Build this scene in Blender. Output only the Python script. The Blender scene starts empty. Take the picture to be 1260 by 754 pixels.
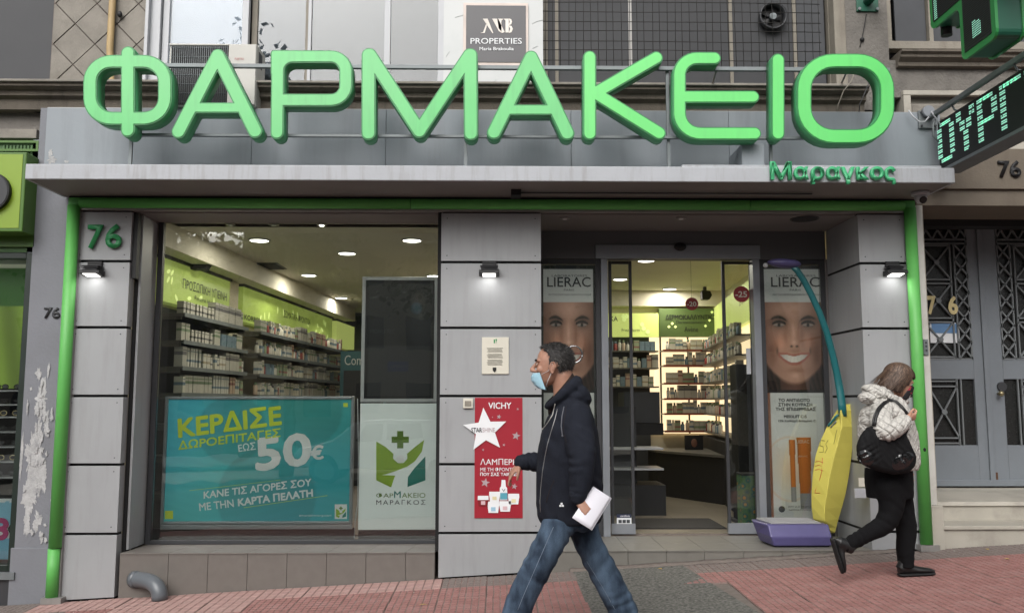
import bpy, bmesh, math, random
import numpy as np
from mathutils import Vector, Matrix, Euler, noise
random.seed(7)
SC = bpy.context.scene
COL = SC.collection
# ------------------------------------------------------------ camera
CAM = Vector((0.0, -7.4, 1.45)); PITCH = 6.25; YAW = -0.95; FPX = 1078.0
cd = bpy.data.cameras.new('camera'); cam = bpy.data.objects.new('camera', cd); COL.objects.link(cam)
cd.sensor_width = 36; cd.lens = FPX/1260*36; cd.clip_end = 500; cd.clip_start = 0.1
cam.location = CAM; cam.rotation_euler = (math.radians(90+PITCH), 0, math.radians(YAW))
SC.camera = cam
RCAM = Euler((math.radians(90+PITCH), 0, math.radians(YAW))).to_matrix()
# ------------------------------------------------------------ world, sun, exposure
W = bpy.data.worlds.new('World'); SC.world = W; W.use_nodes = True
nt = W.node_tree; bg = nt.nodes['Background']
sky = nt.nodes.new('ShaderNodeTexSky'); sky.sky_type = 'NISHITA'; sky.sun_disc = False
SUN_EL, SUN_AZ = math.radians(40), math.radians(196)
sky.sun_elevation = SUN_EL; sky.sun_rotation = SUN_AZ; sky.air_density = 1.0; sky.dust_density = 6.0; sky.ozone_density = 1.5
hs = nt.nodes.new('ShaderNodeHueSaturation'); hs.inputs['Saturation'].default_value = 0.18
nt.links.new(sky.outputs[0], hs.inputs['Color']); nt.links.new(hs.outputs[0], bg.inputs[0]); bg.inputs[1].default_value = 0.115
sl = bpy.data.lights.new('sun', 'SUN'); sl.energy = 1.45; sl.angle = math.radians(60); sl.color = (1, .97, .93)
so = bpy.data.objects.new('sun', sl); COL.objects.link(so)
sd = Vector((math.sin(SUN_AZ)*math.cos(SUN_EL), math.cos(SUN_AZ)*math.cos(SUN_EL), math.sin(SUN_EL)))
so.rotation_euler = (-sd).to_track_quat('-Z', 'Y').to_euler(); so.location = sd*20
SC.view_settings.view_transform = 'Standard'; SC.view_settings.look = 'None'; SC.view_settings.gamma = 1
SC.view_settings.exposure = 0.38
try:
    SC.cycles.max_bounces = 8; SC.cycles.transparent_max_bounces = 24; SC.cycles.use_denoising = True
    SC.cycles.sample_clamp_indirect = 4.0
except Exception: pass

def P(px, py, Y):
    """point on the upright plane y=Y seen at that place of the photograph (surveying helper)"""
    d = RCAM @ Vector(((px-630)/FPX, (377-py)/FPX, -1)); t = (Y-CAM.y)/d.y
    return CAM + d*t
def PZ(px, py, z):
    d = RCAM @ Vector(((px-630)/FPX, (377-py)/FPX, -1)); t = (z-CAM.z)/d.z
    return CAM + d*t
def X(px, Y, py=480): return P(px, py, Y).x
def Z(py, Y, px=613): return P(px, py, Y).z

# ------------------------------------------------------------ materials
def C(r, g, b):
    f = lambda v: (v/255/12.92 if v/255 <= .04045 else ((v/255+.055)/1.055)**2.4)
    return (f(r), f(g), f(b))
def M(name, col, rough=.6, var=.12, scale=4, bump=0, bscale=60, metal=0, emit=0, ecol=None, dirt=0, dcol=(.08,.075,.07), dscale=1.5, streak=False, coat=0, spec=.5, detail=4):
    m = bpy.data.materials.new(name); m.use_nodes = True; n = m.node_tree.nodes; L = m.node_tree.links
    b = n['Principled BSDF']; b.inputs['Roughness'].default_value = rough; b.inputs['Metallic'].default_value = metal
    b.inputs['Specular IOR Level'].default_value = spec
    if coat: b.inputs['Coat Weight'].default_value = coat; b.inputs['Coat Roughness'].default_value = .08
    tc = n.new('ShaderNodeTexCoord'); mp = n.new('ShaderNodeMapping'); L.new(tc.outputs['Object'], mp.inputs[0])
    nz = n.new('ShaderNodeTexNoise'); nz.inputs['Scale'].default_value = scale; nz.inputs['Detail'].default_value = detail; L.new(mp.outputs[0], nz.inputs['Vector'])
    cr = n.new('ShaderNodeValToRGB'); L.new(nz.outputs[0], cr.inputs[0])
    cr.color_ramp.elements[0].position = .3; cr.color_ramp.elements[1].position = .7
    cr.color_ramp.elements[0].color = (*[c*(1-var) for c in col], 1); cr.color_ramp.elements[1].color = (*[min(1, c*(1+var)) for c in col], 1)
    out = cr.outputs[0]
    if dirt:
        mp2 = n.new('ShaderNodeMapping'); L.new(tc.outputs['Object'], mp2.inputs[0])
        if streak: mp2.inputs['Scale'].default_value = (6, 6, .6)
        n2 = n.new('ShaderNodeTexNoise'); n2.inputs['Scale'].default_value = dscale; n2.inputs['Detail'].default_value = 7; n2.inputs['Roughness'].default_value = .65; L.new(mp2.outputs[0], n2.inputs['Vector'])
        r2 = n.new('ShaderNodeMapRange'); r2.inputs[1].default_value = .5; r2.inputs[2].default_value = .75; r2.inputs[3].default_value = 0; r2.inputs[4].default_value = dirt; L.new(n2.outputs[0], r2.inputs[0])
        mx = n.new('ShaderNodeMix'); mx.data_type = 'RGBA'; L.new(r2.outputs[0], mx.inputs[0]); L.new(out, mx.inputs[6]); mx.inputs[7].default_value = (*dcol, 1); out = mx.outputs[2]
    L.new(out, b.inputs['Base Color'])
    rr = n.new('ShaderNodeMapRange'); L.new(nz.outputs[0], rr.inputs[0]); rr.inputs[3].default_value = max(0, rough-.08); rr.inputs[4].default_value = min(1, rough+.08); L.new(rr.outputs[0], b.inputs['Roughness'])
    if bump:
        nb = n.new('ShaderNodeTexNoise'); nb.inputs['Scale'].default_value = bscale; nb.inputs['Detail'].default_value = 5; L.new(mp.outputs[0], nb.inputs['Vector'])
        bp = n.new('ShaderNodeBump'); bp.inputs['Strength'].default_value = bump; bp.inputs['Distance'].default_value = .01; L.new(nb.outputs[0], bp.inputs['Height']); L.new(bp.outputs[0], b.inputs['Normal'])
    if emit:
        b.inputs['Emission Color'].default_value = (*(ecol or col), 1); b.inputs['Emission Strength'].default_value = emit
    m.diffuse_color = (*col, 1)
    return m
def glass_mat(name, tint=(.96,.98,.97), refl=1.0, rough=0.0):
    m = bpy.data.materials.new(name); m.use_nodes = True; n = m.node_tree.nodes; L = m.node_tree.links; n.clear()
    o = n.new('ShaderNodeOutputMaterial'); t = n.new('ShaderNodeBsdfTransparent'); t.inputs[0].default_value = (*tint, 1)
    g = n.new('ShaderNodeBsdfGlossy'); g.inputs['Roughness'].default_value = rough; g.inputs[0].default_value = (1,1,1,1)
    f = n.new('ShaderNodeFresnel'); f.inputs[0].default_value = 1.5
    ma = n.new('ShaderNodeMath'); ma.operation = 'MULTIPLY'; ma.inputs[1].default_value = refl; L.new(f.outputs[0], ma.inputs[0])
    # slight float-glass waviness
    tc = n.new('ShaderNodeTexCoord'); nz = n.new('ShaderNodeTexNoise'); nz.inputs['Scale'].default_value = 1.2; L.new(tc.outputs['Object'], nz.inputs['Vector'])
    bp = n.new('ShaderNodeBump'); bp.inputs['Strength'].default_value = .15; bp.inputs['Distance'].default_value = .02; L.new(nz.outputs[0], bp.inputs['Height']); L.new(bp.outputs[0], g.inputs['Normal'])
    mx = n.new('ShaderNodeMixShader'); L.new(ma.outputs[0], mx.inputs[0]); L.new(t.outputs[0], mx.inputs[1]); L.new(g.outputs[0], mx.inputs[2]); L.new(mx.outputs[0], o.inputs[0])
    return m
def vcol_mat(name, rough=.35, emit=0):
    m = bpy.data.materials.new(name); m.use_nodes = True; n = m.node_tree.nodes; L = m.node_tree.links
    b = n['Principled BSDF']; b.inputs['Roughness'].default_value = rough
    a = n.new('ShaderNodeVertexColor'); a.layer_name = 'Col'; L.new(a.outputs[0], b.inputs['Base Color'])
    if emit: L.new(a.outputs[0], b.inputs['Emission Color']); b.inputs['Emission Strength'].default_value = emit
    return m

# ------------------------------------------------------------ mesh helpers
class MB:
    """collects shapes (world coordinates) for ONE mesh object"""
    def __init__(s): s.v = []; s.f = []; s.mi = []; s.sm = []
    def add(s, vs, fs, mi=0, smooth=False):
        o = len(s.v); s.v += [tuple(v) for v in vs]; s.f += [tuple(i+o for i in f) for f in fs]; s.mi += [mi]*len(fs); s.sm += [smooth]*len(fs); return s
    def box(s, x0, x1, y0, y1, z0, z1, mi=0, mat=None):
        if x0 > x1: x0, x1 = x1, x0
        if y0 > y1: y0, y1 = y1, y0
        if z0 > z1: z0, z1 = z1, z0
        v = [Vector(p) for p in ((x0,y0,z0),(x1,y0,z0),(x1,y1,z0),(x0,y1,z0),(x0,y0,z1),(x1,y0,z1),(x1,y1,z1),(x0,y1,z1))]
        if mat: v = [mat @ p for p in v]
        return s.add(v, [(0,3,2,1),(4,5,6,7),(0,1,5,4),(1,2,6,5),(2,3,7,6),(3,0,4,7)], mi)
    def prism(s, pts, axis, a, b, mi=0):
        """polygon pts (2-D) extruded along axis from a to b; pts are (x,z) for 'y', (y,z) for 'x', (x,y) for 'z'"""
        mk = {'y': lambda p, t: (p[0], t, p[1]), 'x': lambda p, t: (t, p[0], p[1]), 'z': lambda p, t: (p[0], p[1], t)}[axis]
        n = len(pts); v = [mk(p, a) for p in pts]+[mk(p, b) for p in pts]
        fs = [tuple(range(n)), tuple(range(2*n-1, n-1, -1))]+[((i+1) % n, i, i+n, (i+1) % n+n) for i in range(n)]
        return s.add(v, fs, mi)
    def rings(s, rings, caps=True, mi=0, smooth=True, closed=True):
        n = len(rings[0]); v = [p for r in rings for p in r]; fs = []
        for i in range(len(rings)-1):
            for j in range(n if closed else n-1):
                k = (j+1) % n; fs.append((i*n+j, i*n+k, (i+1)*n+k, (i+1)*n+j))
        if caps: fs += [tuple(range(n-1, -1, -1)), tuple(range((len(rings)-1)*n, len(rings)*n))]
        return s.add(v, fs, mi, smooth)
    def tube(s, pts, r, n=10, mi=0, caps=True, sy=1.0, up=None):
        """round tube through pts; r a number or one per point; sy flattens across"""
        pts = [Vector(p) for p in pts]; R = []; pa_ = None
        for i, p in enumerate(pts):
            t = (pts[min(i+1, len(pts)-1)]-pts[max(i-1, 0)]).normalized()
            u = Vector(up) if up else (Vector((0,0,1)) if abs(t.z) < .9 else Vector((0,1,0)))
            a = (t.cross(u) if (pa_ is None or up) else pa_-t*pa_.dot(t)).normalized(); pa_ = a; b = a.cross(t).normalized(); rr = r[i] if isinstance(r, (list, tuple)) else r
            R.append([p+a*math.cos(2*math.pi*k/n)*rr+b*math.sin(2*math.pi*k/n)*rr*sy for k in range(n)])
        return s.rings(R, caps, mi)
    def ell(s, c, r, n=16, m=10, mi=0, rot=None):
        c = Vector(c); r = (r, r, r) if isinstance(r, (int, float)) else r; R = []
        for i in range(m+1):
            t = math.pi*(i/m); t = min(max(t, .02), math.pi-.02); ring = []
            for j in range(n):
                a = 2*math.pi*j/n; p = Vector((math.sin(t)*math.cos(a)*r[0], math.sin(t)*math.sin(a)*r[1], -math.cos(t)*r[2]))
                if rot: p = rot @ p
                ring.append(c+p)
            R.append(ring)
        return s.rings(R, True, mi)
    def cyl(s, c, axis, r, h, n=20, mi=0, r2=None):
        c = Vector(c); ax = Vector(axis).normalized(); u = Vector((0,0,1)) if abs(ax.z) < .9 else Vector((1,0,0)); a = ax.cross(u).normalized(); b = a.cross(ax); r2 = r if r2 is None else r2
        R = [[c+a*math.cos(2*math.pi*k/n)*q+b*math.sin(2*math.pi*k/n)*q+ax*t for k in range(n)] for q, t in ((r, 0), (r2, h))]
        s.rings(R, True, mi, smooth=False); 
        for k in range(len(s.sm)-n-2, len(s.sm)-2): s.sm[k] = True
        return s
    def mesh(s, name='m'):
        m = bpy.data.meshes.new(name); m.from_pydata(s.v, [], s.f)
        m.polygons.foreach_set('material_index', s.mi); m.polygons.foreach_set('use_smooth', s.sm)
        bm = bmesh.new(); bm.from_mesh(m); bmesh.ops.recalc_face_normals(bm, faces=bm.faces); bm.to_mesh(m); bm.free(); m.update(); return m

def tag(o, label=None, cat=None, group=None, kind=None):
    if label: o['label'] = label
    if cat: o['category'] = cat
    if group: o['group'] = group
    if kind: o['kind'] = kind
    return o
def thing(name, label, cat, loc=(0,0,0), group=None):
    o = bpy.data.objects.new(name, None); COL.objects.link(o); o.location = loc; o.empty_display_size = .1
    return tag(o, label, cat, group)
def wloc(o):
    v = Vector((0,0,0))
    while o: v = v+o.location; o = o.parent
    return v
def obj(name, mb, mats, parent=None, bevel=0, local=False, label=None):
    """link ONE mesh object; vertices are world coordinates unless local"""
    me = mb.mesh(name) if isinstance(mb, MB) else mb
    me.name = name
    if not isinstance(mats, (list, tuple)): mats = [mats]
    if len(me.materials) == 0:
        for m in mats: me.materials.append(m)
    o = bpy.data.objects.new(name, me); COL.objects.link(o)
    if parent:
        o.parent = parent
        if not local: o.location = -wloc(parent)
    if bevel:
        b = o.modifiers.new('bevel', 'BEVEL'); b.width = bevel; b.segments = 2; b.limit_method = 'ANGLE'
    if label: o['label'] = label
    return o
def structure(name, mb, mats, **k):
    o = obj(name, mb, mats, **k); o['kind'] = 'structure'; return o
def box(x0, x1, y0, y1, z0, z1): return MB().box(x0, x1, y0, y1, z0, z1)
def copy_tree(o, parent=None):
    c = o.copy(); COL.objects.link(c)
    if parent: c.parent = parent
    for ch in list(o.children):
        copy_tree(ch, c)
    return c

# ------------------------------------------------------------ lettering
def text_mesh(s, bold=0.0, extrude=0.0, space=1.0):
    # capitals drawn alike in both scripts use the Latin outlines, which fill without overlaps
    if not bold: s = s.translate(str.maketrans('ΑΒΕΖΗΙΚΜΝΟΡΤΥΧ', 'ABEZHIKMNOPTYX'))
    c = bpy.data.curves.new('lettering', 'FONT'); c.body = s; c.offset = bold; c.extrude = extrude; c.resolution_u = 3; c.space_character = space
    o = bpy.data.objects.new('t', c); me = bpy.data.meshes.new_from_object(o); bpy.data.objects.remove(o); bpy.data.curves.remove(c); return me
def lettering(s, quad, mat, parent, bold=0.0, extrude=0.0, space=1.0, name='lettering', lift=0.004, local=False):
    """text fitted into the parallelogram quad = (lower left, lower right, upper left); sits `lift` in front of it"""
    me = text_mesh(s, bold if extrude else 0, 0, space); n = len(me.vertices)
    a = np.empty(n*3); me.vertices.foreach_get('co', a); a = a.reshape(-1, 3)
    x0, x1, y0, y1 = a[:,0].min(), a[:,0].max(), a[:,1].min(), a[:,1].max()
    o, r, u = [np.array(q, float) for q in quad]; nr = np.cross(r-o, u-o); nr /= np.linalg.norm(nr)
    co = o+((a[:,0]-x0)/(x1-x0))[:,None]*(r-o)+((a[:,1]-y0)/(y1-y0))[:,None]*(u-o)+nr*(lift+extrude)
    if bold and not extrude:   # heavier print: the same glyphs laid a hair apart
        faces = [tuple(p.vertices) for p in me.polygons]; asp = np.linalg.norm(u-o)/(y1-y0); eu = (r-o)/np.linalg.norm(r-o); ev = (u-o)/np.linalg.norm(u-o); vs = []; fs = []
        for k, (dx, dy) in enumerate(((0,0),(1,0),(-1,0),(0,1),(0,-1),(.7,.7),(-.7,.7),(.7,-.7),(-.7,-.7))):
            c2 = co+(eu*dx+ev*dy)*bold*1.1*asp+nr*.00012*k; fs += [tuple(i+len(vs) for i in f) for f in faces]; vs += c2.tolist()
        bpy.data.meshes.remove(me); me = bpy.data.meshes.new(name); me.from_pydata(vs, [], fs); me.update()
    else: me.vertices.foreach_set('co', co.ravel()); me.update()
    if extrude:
        bm = bmesh.new(); bm.from_mesh(me); bmesh.ops.remove_doubles(bm, verts=bm.verts, dist=1e-5); g = bmesh.ops.extrude_face_region(bm, geom=list(bm.faces))
        bmesh.ops.translate(bm, vec=Vector(-nr*extrude), verts=[v for v in g['geom'] if isinstance(v, bmesh.types.BMVert)])
        bmesh.ops.recalc_face_normals(bm, faces=bm.faces); bm.to_mesh(me); bm.free()
    return obj(name, me, mat, parent, local=local)
def ptext(s, px0, py0, px1, py1, Y, mat, parent, rise=0.0, **k):
    """text on an upright plane facing the street; rise = pixels the right end stands higher"""
    a = P(px0, py1, Y); b = P(px1, py1-rise, Y); c = P(px0, py0, Y); c.x = a.x; c.y = Y
    return lettering(s, (a, b, c), mat, parent, **k)
def flat(pts, Y, mat, parent, name, lift=0.003):
    """thin flat print piece from photo outline on plane Y"""
    v = [P(x, y, Y) for x, y in pts]; mb = MB(); mb.prism([(p.x, p.z) for p in v], 'y', Y-lift, Y-lift+.0015)
    return obj(name, mb, mat, parent)

# ------------------------------------------------------------ outline of rounded strokes (for the big sign letters)
def stroke_outline(strokes, step):
    pts = np.array([p for s in strokes for p in s[0]]); R = max(s[1] for s in strokes)
    x0, y0 = pts.min(0)-R-3*step; x1, y1 = pts.max(0)+R+3*step
    xs = np.arange(x0, x1, step); ys = np.arange(y0, y1, step); Xg, Yg = np.meshgrid(xs, ys, indexing='ij'); D = np.full(Xg.shape, 1e9)
    for ps, r in strokes:
        for a, b in zip(ps[:-1], ps[1:]):
            a = np.array(a); b = np.array(b); d = b-a; L = d@d+1e-12
            t = np.clip(((Xg-a[0])*d[0]+(Yg-a[1])*d[1])/L, 0, 1)
            D = np.minimum(D, np.hypot(Xg-a[0]-t*d[0], Yg-a[1]-t*d[1])-r)
    S = D < 0; seg = {}
    def ip(i0, j0, i1, j1):
        d0, d1 = D[i0,j0], D[i1,j1]; t = d0/(d0-d1); return (xs[i0]+(xs[i1]-xs[i0])*t, ys[j0]+(ys[j1]-ys[j0])*t)
    ii, jj = np.where((S[:-1,:-1].astype(int)+S[1:,:-1]+S[:-1,1:]+S[1:,1:]) % 4 != 0)
    nxt = {}; pos = {}
    for i, j in zip(ii, jj):
        c = [(i,j),(i+1,j),(i+1,j+1),(i,j+1)]; ed = []
        for k in range(4):
            a, b = c[k], c[(k+1) % 4]
            if S[a] != S[b]:
                key = (min(a,b), max(a,b)); pos[key] = ip(*key[0], *key[1]); ed.append((key, S[a]))
        outs = [e[0] for e in ed if e[1]]; ins = [e[0] for e in ed if not e[1]]
        for a, b in zip(outs, ins): nxt[a] = b
    loops = []; 
    while nxt:
        k, b = nxt.popitem(); lp = [k]
        while b in nxt: lp.append(b); b = nxt.pop(b)
        loops.append([pos[q] for q in lp])
    def simp(L, tol):
        out = [L[0]]; i = 0
        while i < len(L)-1:
            j = i+1
            while j+1 < len(L) and j-i < 40:
                a, b = np.array(L[i]), np.array(L[j+1]); d = b-a; q = np.array(L[i+1:j+1])-a; l = math.hypot(*d)+1e-12
                if np.abs(q[:,0]*d[1]-q[:,1]*d[0]).max()/l > tol: break
                j += 1
            out.append(L[j]); i = j
        return out
    return [simp(l, step*.12) for l in loops if len(l) > 8]
def outline_mesh(loops, depth):
    """fills closed loops (holes kept), thickness `depth`; local x,y plane, z out"""
    c = bpy.data.curves.new('o', 'CURVE'); c.dimensions = '2D'; c.fill_mode = 'BOTH'; c.extrude = depth/2
    for lp in loops:
        s = c.splines.new('POLY'); s.points.add(len(lp)-1); s.use_cyclic_u = True
        for p, q in zip(s.points, lp): p.co = (q[0], q[1], 0, 1)
    o = bpy.data.objects.new('t', c); me = bpy.data.meshes.new_from_object(o); bpy.data.objects.remove(o); bpy.data.curves.remove(c); return me
def arc_path(pts, r, closed=False, n=8):
    """rounds the corners of a polyline"""
    out = []; N = len(pts)
    for i, p in enumerate(pts):
        if not closed and i in (0, N-1): out.append(tuple(p)); continue
        a = Vector(pts[i-1]); b = Vector(p); c = Vector(pts[(i+1) % N]); u = (a-b).normalized(); v = (c-b).normalized(); rr = min(r, (a-b).length*.499, (c-b).length*.499)
        p0 = b+u*rr; p1 = b+v*rr
        for k in range(n+1):
            t = k/n; q = p0*(1-t)**2+b*2*t*(1-t)*(1-.0)+p1*t*t
            ctr = b+(u+v)*rr
            ang0 = p0-ctr; ang1 = p1-ctr
            if abs(u.dot(v)) < .15:
                th = math.pi/2*t; q = ctr+ang0*math.cos(th)+ang1*math.sin(th)
            out.append(tuple(q))
    if closed: out.append(out[0])
    return out
# ============================================================ MATERIALS
m_panel = M('grey_composite_panel', C(153,155,157), .45, .05, 2, bump=.05, bscale=30, dirt=.28, dcol=C(120,118,115), dscale=2.2, streak=True)
m_joint = M('black_joint', C(14,14,15), .8)
m_chan = M('brushed_aluminium', C(150,148,145), .4, .06, 6, metal=.4, dirt=.3, dcol=C(90,88,84), streak=True)
m_green = M('green_enamel', C(92,172,84), .5, .05, 3, dirt=.3, dcol=C(66,126,64), dscale=3)
m_fascia = M('grey_painted_fascia', C(134,141,147), .5, .05, 1.6, bump=.08, bscale=25, dirt=.45, dcol=C(108,110,112), dscale=1.1, streak=True)
m_canopy = M('painted_canopy', C(168,171,176), .5, .05, 3, bump=.1, bscale=40, dirt=.5, dcol=C(120,112,106), dscale=3, streak=True)
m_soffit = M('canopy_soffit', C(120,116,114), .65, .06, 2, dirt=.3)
m_pier = M('grey_pier_paint', C(118,120,126), .7, .05, 4, bump=.2, bscale=40, dirt=.3, dcol=C(95,94,94))
m_white_peel = M('bare_white_plaster', C(172,172,172), .9, .12, 22, bump=.5, dirt=.7, dcol=C(122,123,127), dscale=9)
m_stucco = M('rough_stucco', C(112,108,103), .95, .14, 8, bump=1.0, bscale=38, dirt=.5, dcol=C(70,66,62), dscale=2)
m_stone = M('weathered_stone', C(134,129,121), .85, .16, 5, bump=.4, bscale=45, dirt=.6, dcol=C(92,86,78), dscale=3)
m_ledge = M('aged_ledge_stone', C(96,89,80), .85, .15, 5, bump=.4, dirt=.5, dcol=C(48,44,40), dscale=3, streak=True)
m_marble = M('white_marble', C(192,190,184), .45, .05, 2, dirt=.55, dcol=C(140,134,124), dscale=2.4)
m_marble_old = M('old_marble_steps', C(168,163,152), .6, .08, 3, bump=.15, dirt=.6, dcol=C(112,106,98), dscale=2.5)
m_lintel = M('brown_stone_lintel', C(106,97,85), .7, .12, 4, bump=.2, dirt=.4, dcol=C(86,74,62), streak=True)
m_marble_clean = M('veined_marble', C(188,190,190), .3, .03, 1.2, dirt=.5, dcol=C(168,176,174), dscale=1.6)
m_white_frame = M('white_upvc', C(178,180,184), .4, .04, 3, dirt=.2)
m_old_frame = M('old_painted_wood', C(134,128,117), .7, .1, 8, bump=.3, dirt=.5, dcol=C(98,88,78), streak=True)
m_dark_blind = M('dark_grey_blind', C(56,57,60), .6, .06, 3, bump=.05, bscale=8, dirt=.25, dcol=C(48,48,50), dscale=2)
m_white_blind = M('pale_roller_blind', C(186,196,210), .6, .03, 2)
m_curtain = M('grey_net_curtain', C(94,99,106), .8, .08, 6, dirt=.3)
m_shade = M('smoky_pane_backing', C(62,64,68), .5, .12, 5, dirt=.4, dcol=C(58,58,60))
m_glass = glass_mat('shop_glass', (.93,.95,.93), 1.8)
m_glass_up = glass_mat('window_glass', (.9,.92,.93), 1.0)
m_tile = M('grey_porcelain_tile', C(108,103,98), .5, .05, 14, bump=.05, dirt=.25, dcol=C(98,92,88), dscale=2)
m_step = M('step_tile', C(116,113,107), .45, .05, 12, dirt=.35, dcol=C(88,85,80), dscale=2)
m_dark = M('near_black_paint', C(22,22,24), .6)
m_char = M('charcoal_metal', C(52,53,56), .5, .06)
m_alu = M('satin_aluminium_frame', C(142,146,152), .38, .04, 5, metal=.35, dirt=.15)
m_steel = M('galvanised_steel', C(120,126,128), .5, .08, 8, metal=.4, dirt=.3)
m_white = M('white_print', C(226,228,230), .5, .02)
m_black = M('black_print', C(20,20,20), .5)
m_door_grey = M('grey_door_paint', C(116,122,128), .5, .05, 4, bump=.1, dirt=.35, dcol=C(84,86,88), dscale=2)

GS = .0553
def gz(x, y): return .037+GS*x+.012*y
# ============================================================ PAVEMENT
m_ptile = M('pink_paver', C(146,104,99), .85, .2, 5, bump=.5, bscale=90, dirt=.6, dcol=C(126,112,108), dscale=4)
m_ptile2 = M('faded_pink_paver', C(166,134,128), .85, .1, 9, bump=.5, bscale=90, dirt=.4, dcol=C(150,132,124), dscale=5)
m_ptile3 = M('worn_grey_paver', C(118,108,103), .9, .12, 9, bump=.6, bscale=80, dirt=.5, dcol=C(106,96,92), dscale=5)
m_grout = M('dirty_mortar', C(112,103,97), .95, .15, 18, bump=.5, bscale=60)
m_aggr = M('exposed_aggregate', C(100,99,94), .9, .65, 48, bump=1.0, bscale=110, detail=8)
m_asph = M('asphalt', C(62,62,63), .9, .2, 60, bump=.8, bscale=150)
m_grout2 = M('paver_grooves', C(124,104,98), .95, .3, 14, dirt=.7, dcol=C(150,142,136), dscale=3)
def sheet(x0, x1, y0, y1, dz, nx=2, ny=2, slope=True):
    vs = []; fs = []
    for i in range(nx+1):
        for j in range(ny+1):
            x = x0+(x1-x0)*i/nx; y = y0+(y1-y0)*j/ny; vs.append((x, y, gz(x, y)+dz))
    for i in range(nx):
        for j in range(ny):
            a = i*(ny+1)+j; fs.append((a, a+ny+1, a+ny+2, a+1))
    return MB().add(vs, fs)
structure('ground', sheet(-120, 120, -120, 120, -.75), m_asph)
road = structure('road', sheet(-60, 60, -14.2, -3.9, -.135), m_asph)
pave = structure('pavement', sheet(-14, 14, -3.75, .3, -.012, 4, 4), m_grout)
kerb = MB()
for k in range(28):
    x = -14+k; kerb.add([(x+.01,-3.9,gz(x,-3.9)-.2),(x+.99,-3.9,gz(x+1,-3.9)-.2),(x+.99,-3.75,gz(x+1,-3.75)-.2),(x+.01,-3.75,gz(x,-3.75)-.2),(x+.01,-3.9,gz(x,-3.9)-.005),(x+.99,-3.9,gz(x+1,-3.9)-.005),(x+.99,-3.75,gz(x+1,-3.75)+.004),(x+.01,-3.75,gz(x,-3.75)+.004)],[(0,3,2,1),(4,5,6,7),(0,1,5,4),(1,2,6,5),(2,3,7,6),(3,0,4,7)])
structure('kerb', kerb, m_stone)
structure('pavement_opposite', sheet(-60, 60, -19, -14.2, .0), m_stone)
# embossed pavers: each tile a shallow slab with raised cells
TS = .36
def tile_mesh(n, mats, sz=TS):
    mb = MB(); h = sz/2-.0018; mb.box(-h, h, -h, h, -.02, -.0025, 1); c = 2*h/n; ny_ = max(3, round(n*.67)); cy2 = 2*h/ny_
    for i in range(n):
        for j in range(ny_):
            x = -h+c*(i+.5); y = -h+cy2*(j+.5); w = c/2-.0035; ww = w-.0025; q = cy2/2-.0045; qq = q-.0025
            mb.add([(x-w,y-q,-.004),(x+w,y-q,-.004),(x+w,y+q,-.004),(x-w,y+q,-.004),(x-ww,y-qq,.0015),(x+ww,y-qq,.0015),(x+ww,y+qq,.0015),(x-ww,y+qq,.0015)],
                   [(4,5,6,7),(0,1,5,4),(1,2,6,5),(2,3,7,6),(3,0,4,7)])
    me = mb.mesh('paving_tile'); me.materials.append(mats); me.materials.append(m_grout2); return me
tm = {k: tile_mesh(n_, m) for k, m, n_ in (('p', m_ptile, 7), ('f', m_ptile2, 5), ('g', m_ptile3, 7))}
slope_rot = Euler((math.atan(.012), -math.atan(GS), 0))
def in_aggr(x, y):
    q = y; return .62-.02*q < x < 1.50+.06*(-q)
rest = MB(); tiles = []
ny = 10
for j in range(ny):
    for i in range(-18, 20):
        x = i*TS+.10; y = -.18-j*TS
        if in_aggr(x, y): continue
        if y < -3.6: continue
        tiles.append((x, y, j, i))
tiles.sort(key=lambda t: abs(t[1])*1.6+max(0, abs(t[0])-3.9)*4)
for n_, (x, y, j, i) in enumerate(tiles):
    h = random.random()
    kind = ('f' if (j == 0 and x < -.6) else ('g' if (j == 0 and ((x > 1.5 and h < .2) or x > -.6)) else 'p'))
    if j == 1 and x < .3: kind = 'f' if -2.9 < x < -1.9 else ('g' if h < .12 else 'p')
    pass
    if x < -3.5: kind = 'g' if h < .5 else 'p'
    if x > 3.5 and j < 1: kind = 'g' if h < .5 else 'p'
    if n_ < 290:
        o = bpy.data.objects.new('paving_tile', tm[kind]); COL.objects.link(o); o.parent = pave
        o.location = (x+random.uniform(-.0015,.0015), y+random.uniform(-.0015,.0015), gz(x, y)+random.uniform(-.0015, .002)); o.rotation_euler = (slope_rot.x+random.uniform(-.004,.004), slope_rot.y+random.uniform(-.004,.004), random.uniform(-.006,.006))
    else:
        me = tm['p']; Rm = slope_rot.to_matrix(); o_ = Vector((x, y, gz(x, y)))
        rest.add([o_+Rm @ v.co for v in me.vertices], [tuple(p.vertices) for p in me.polygons])
o = obj('outer_paving_tiles', rest, m_ptile, pave); o['kind'] = 'stuff'
# exposed aggregate strip crossing the pavement, thin debris along the wall
ag = MB(); pts = []
for k in range(11):
    y = -.0-k*.36; pts.append(((.62+.0*k, y), (1.52+.035*k, y)))
vs = []; fs = []
for (a, b) in pts: vs += [(a[0], a[1], gz(*a)+.003), (b[0], b[1], gz(*b)+.003)]
for k in range(10): fs.append((2*k, 2*k+1, 2*k+3, 2*k+2))
structure('aggregate_strip', MB().add(vs, fs), m_aggr)
cem = MB(); R2 = random.Random(3); prev = None
ring = []
for k in range(60):
    x = .6+k*(3.35-.6)/59; w = .035+.02*R2.random(); ring.append([(x, -.001, gz(x,0)-.01), (x, -.001, gz(x,0)+.022+.008*R2.random()), (x, -w*.5, gz(x,0)+.012), (x, -w, gz(x,-w)+.0035)])
cem.rings(ring, caps=False, closed=False)
structure('mortar_fillet', cem, m_grout)
leaf_m = M('dry_leaf', C(176,150,84), .8)
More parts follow.
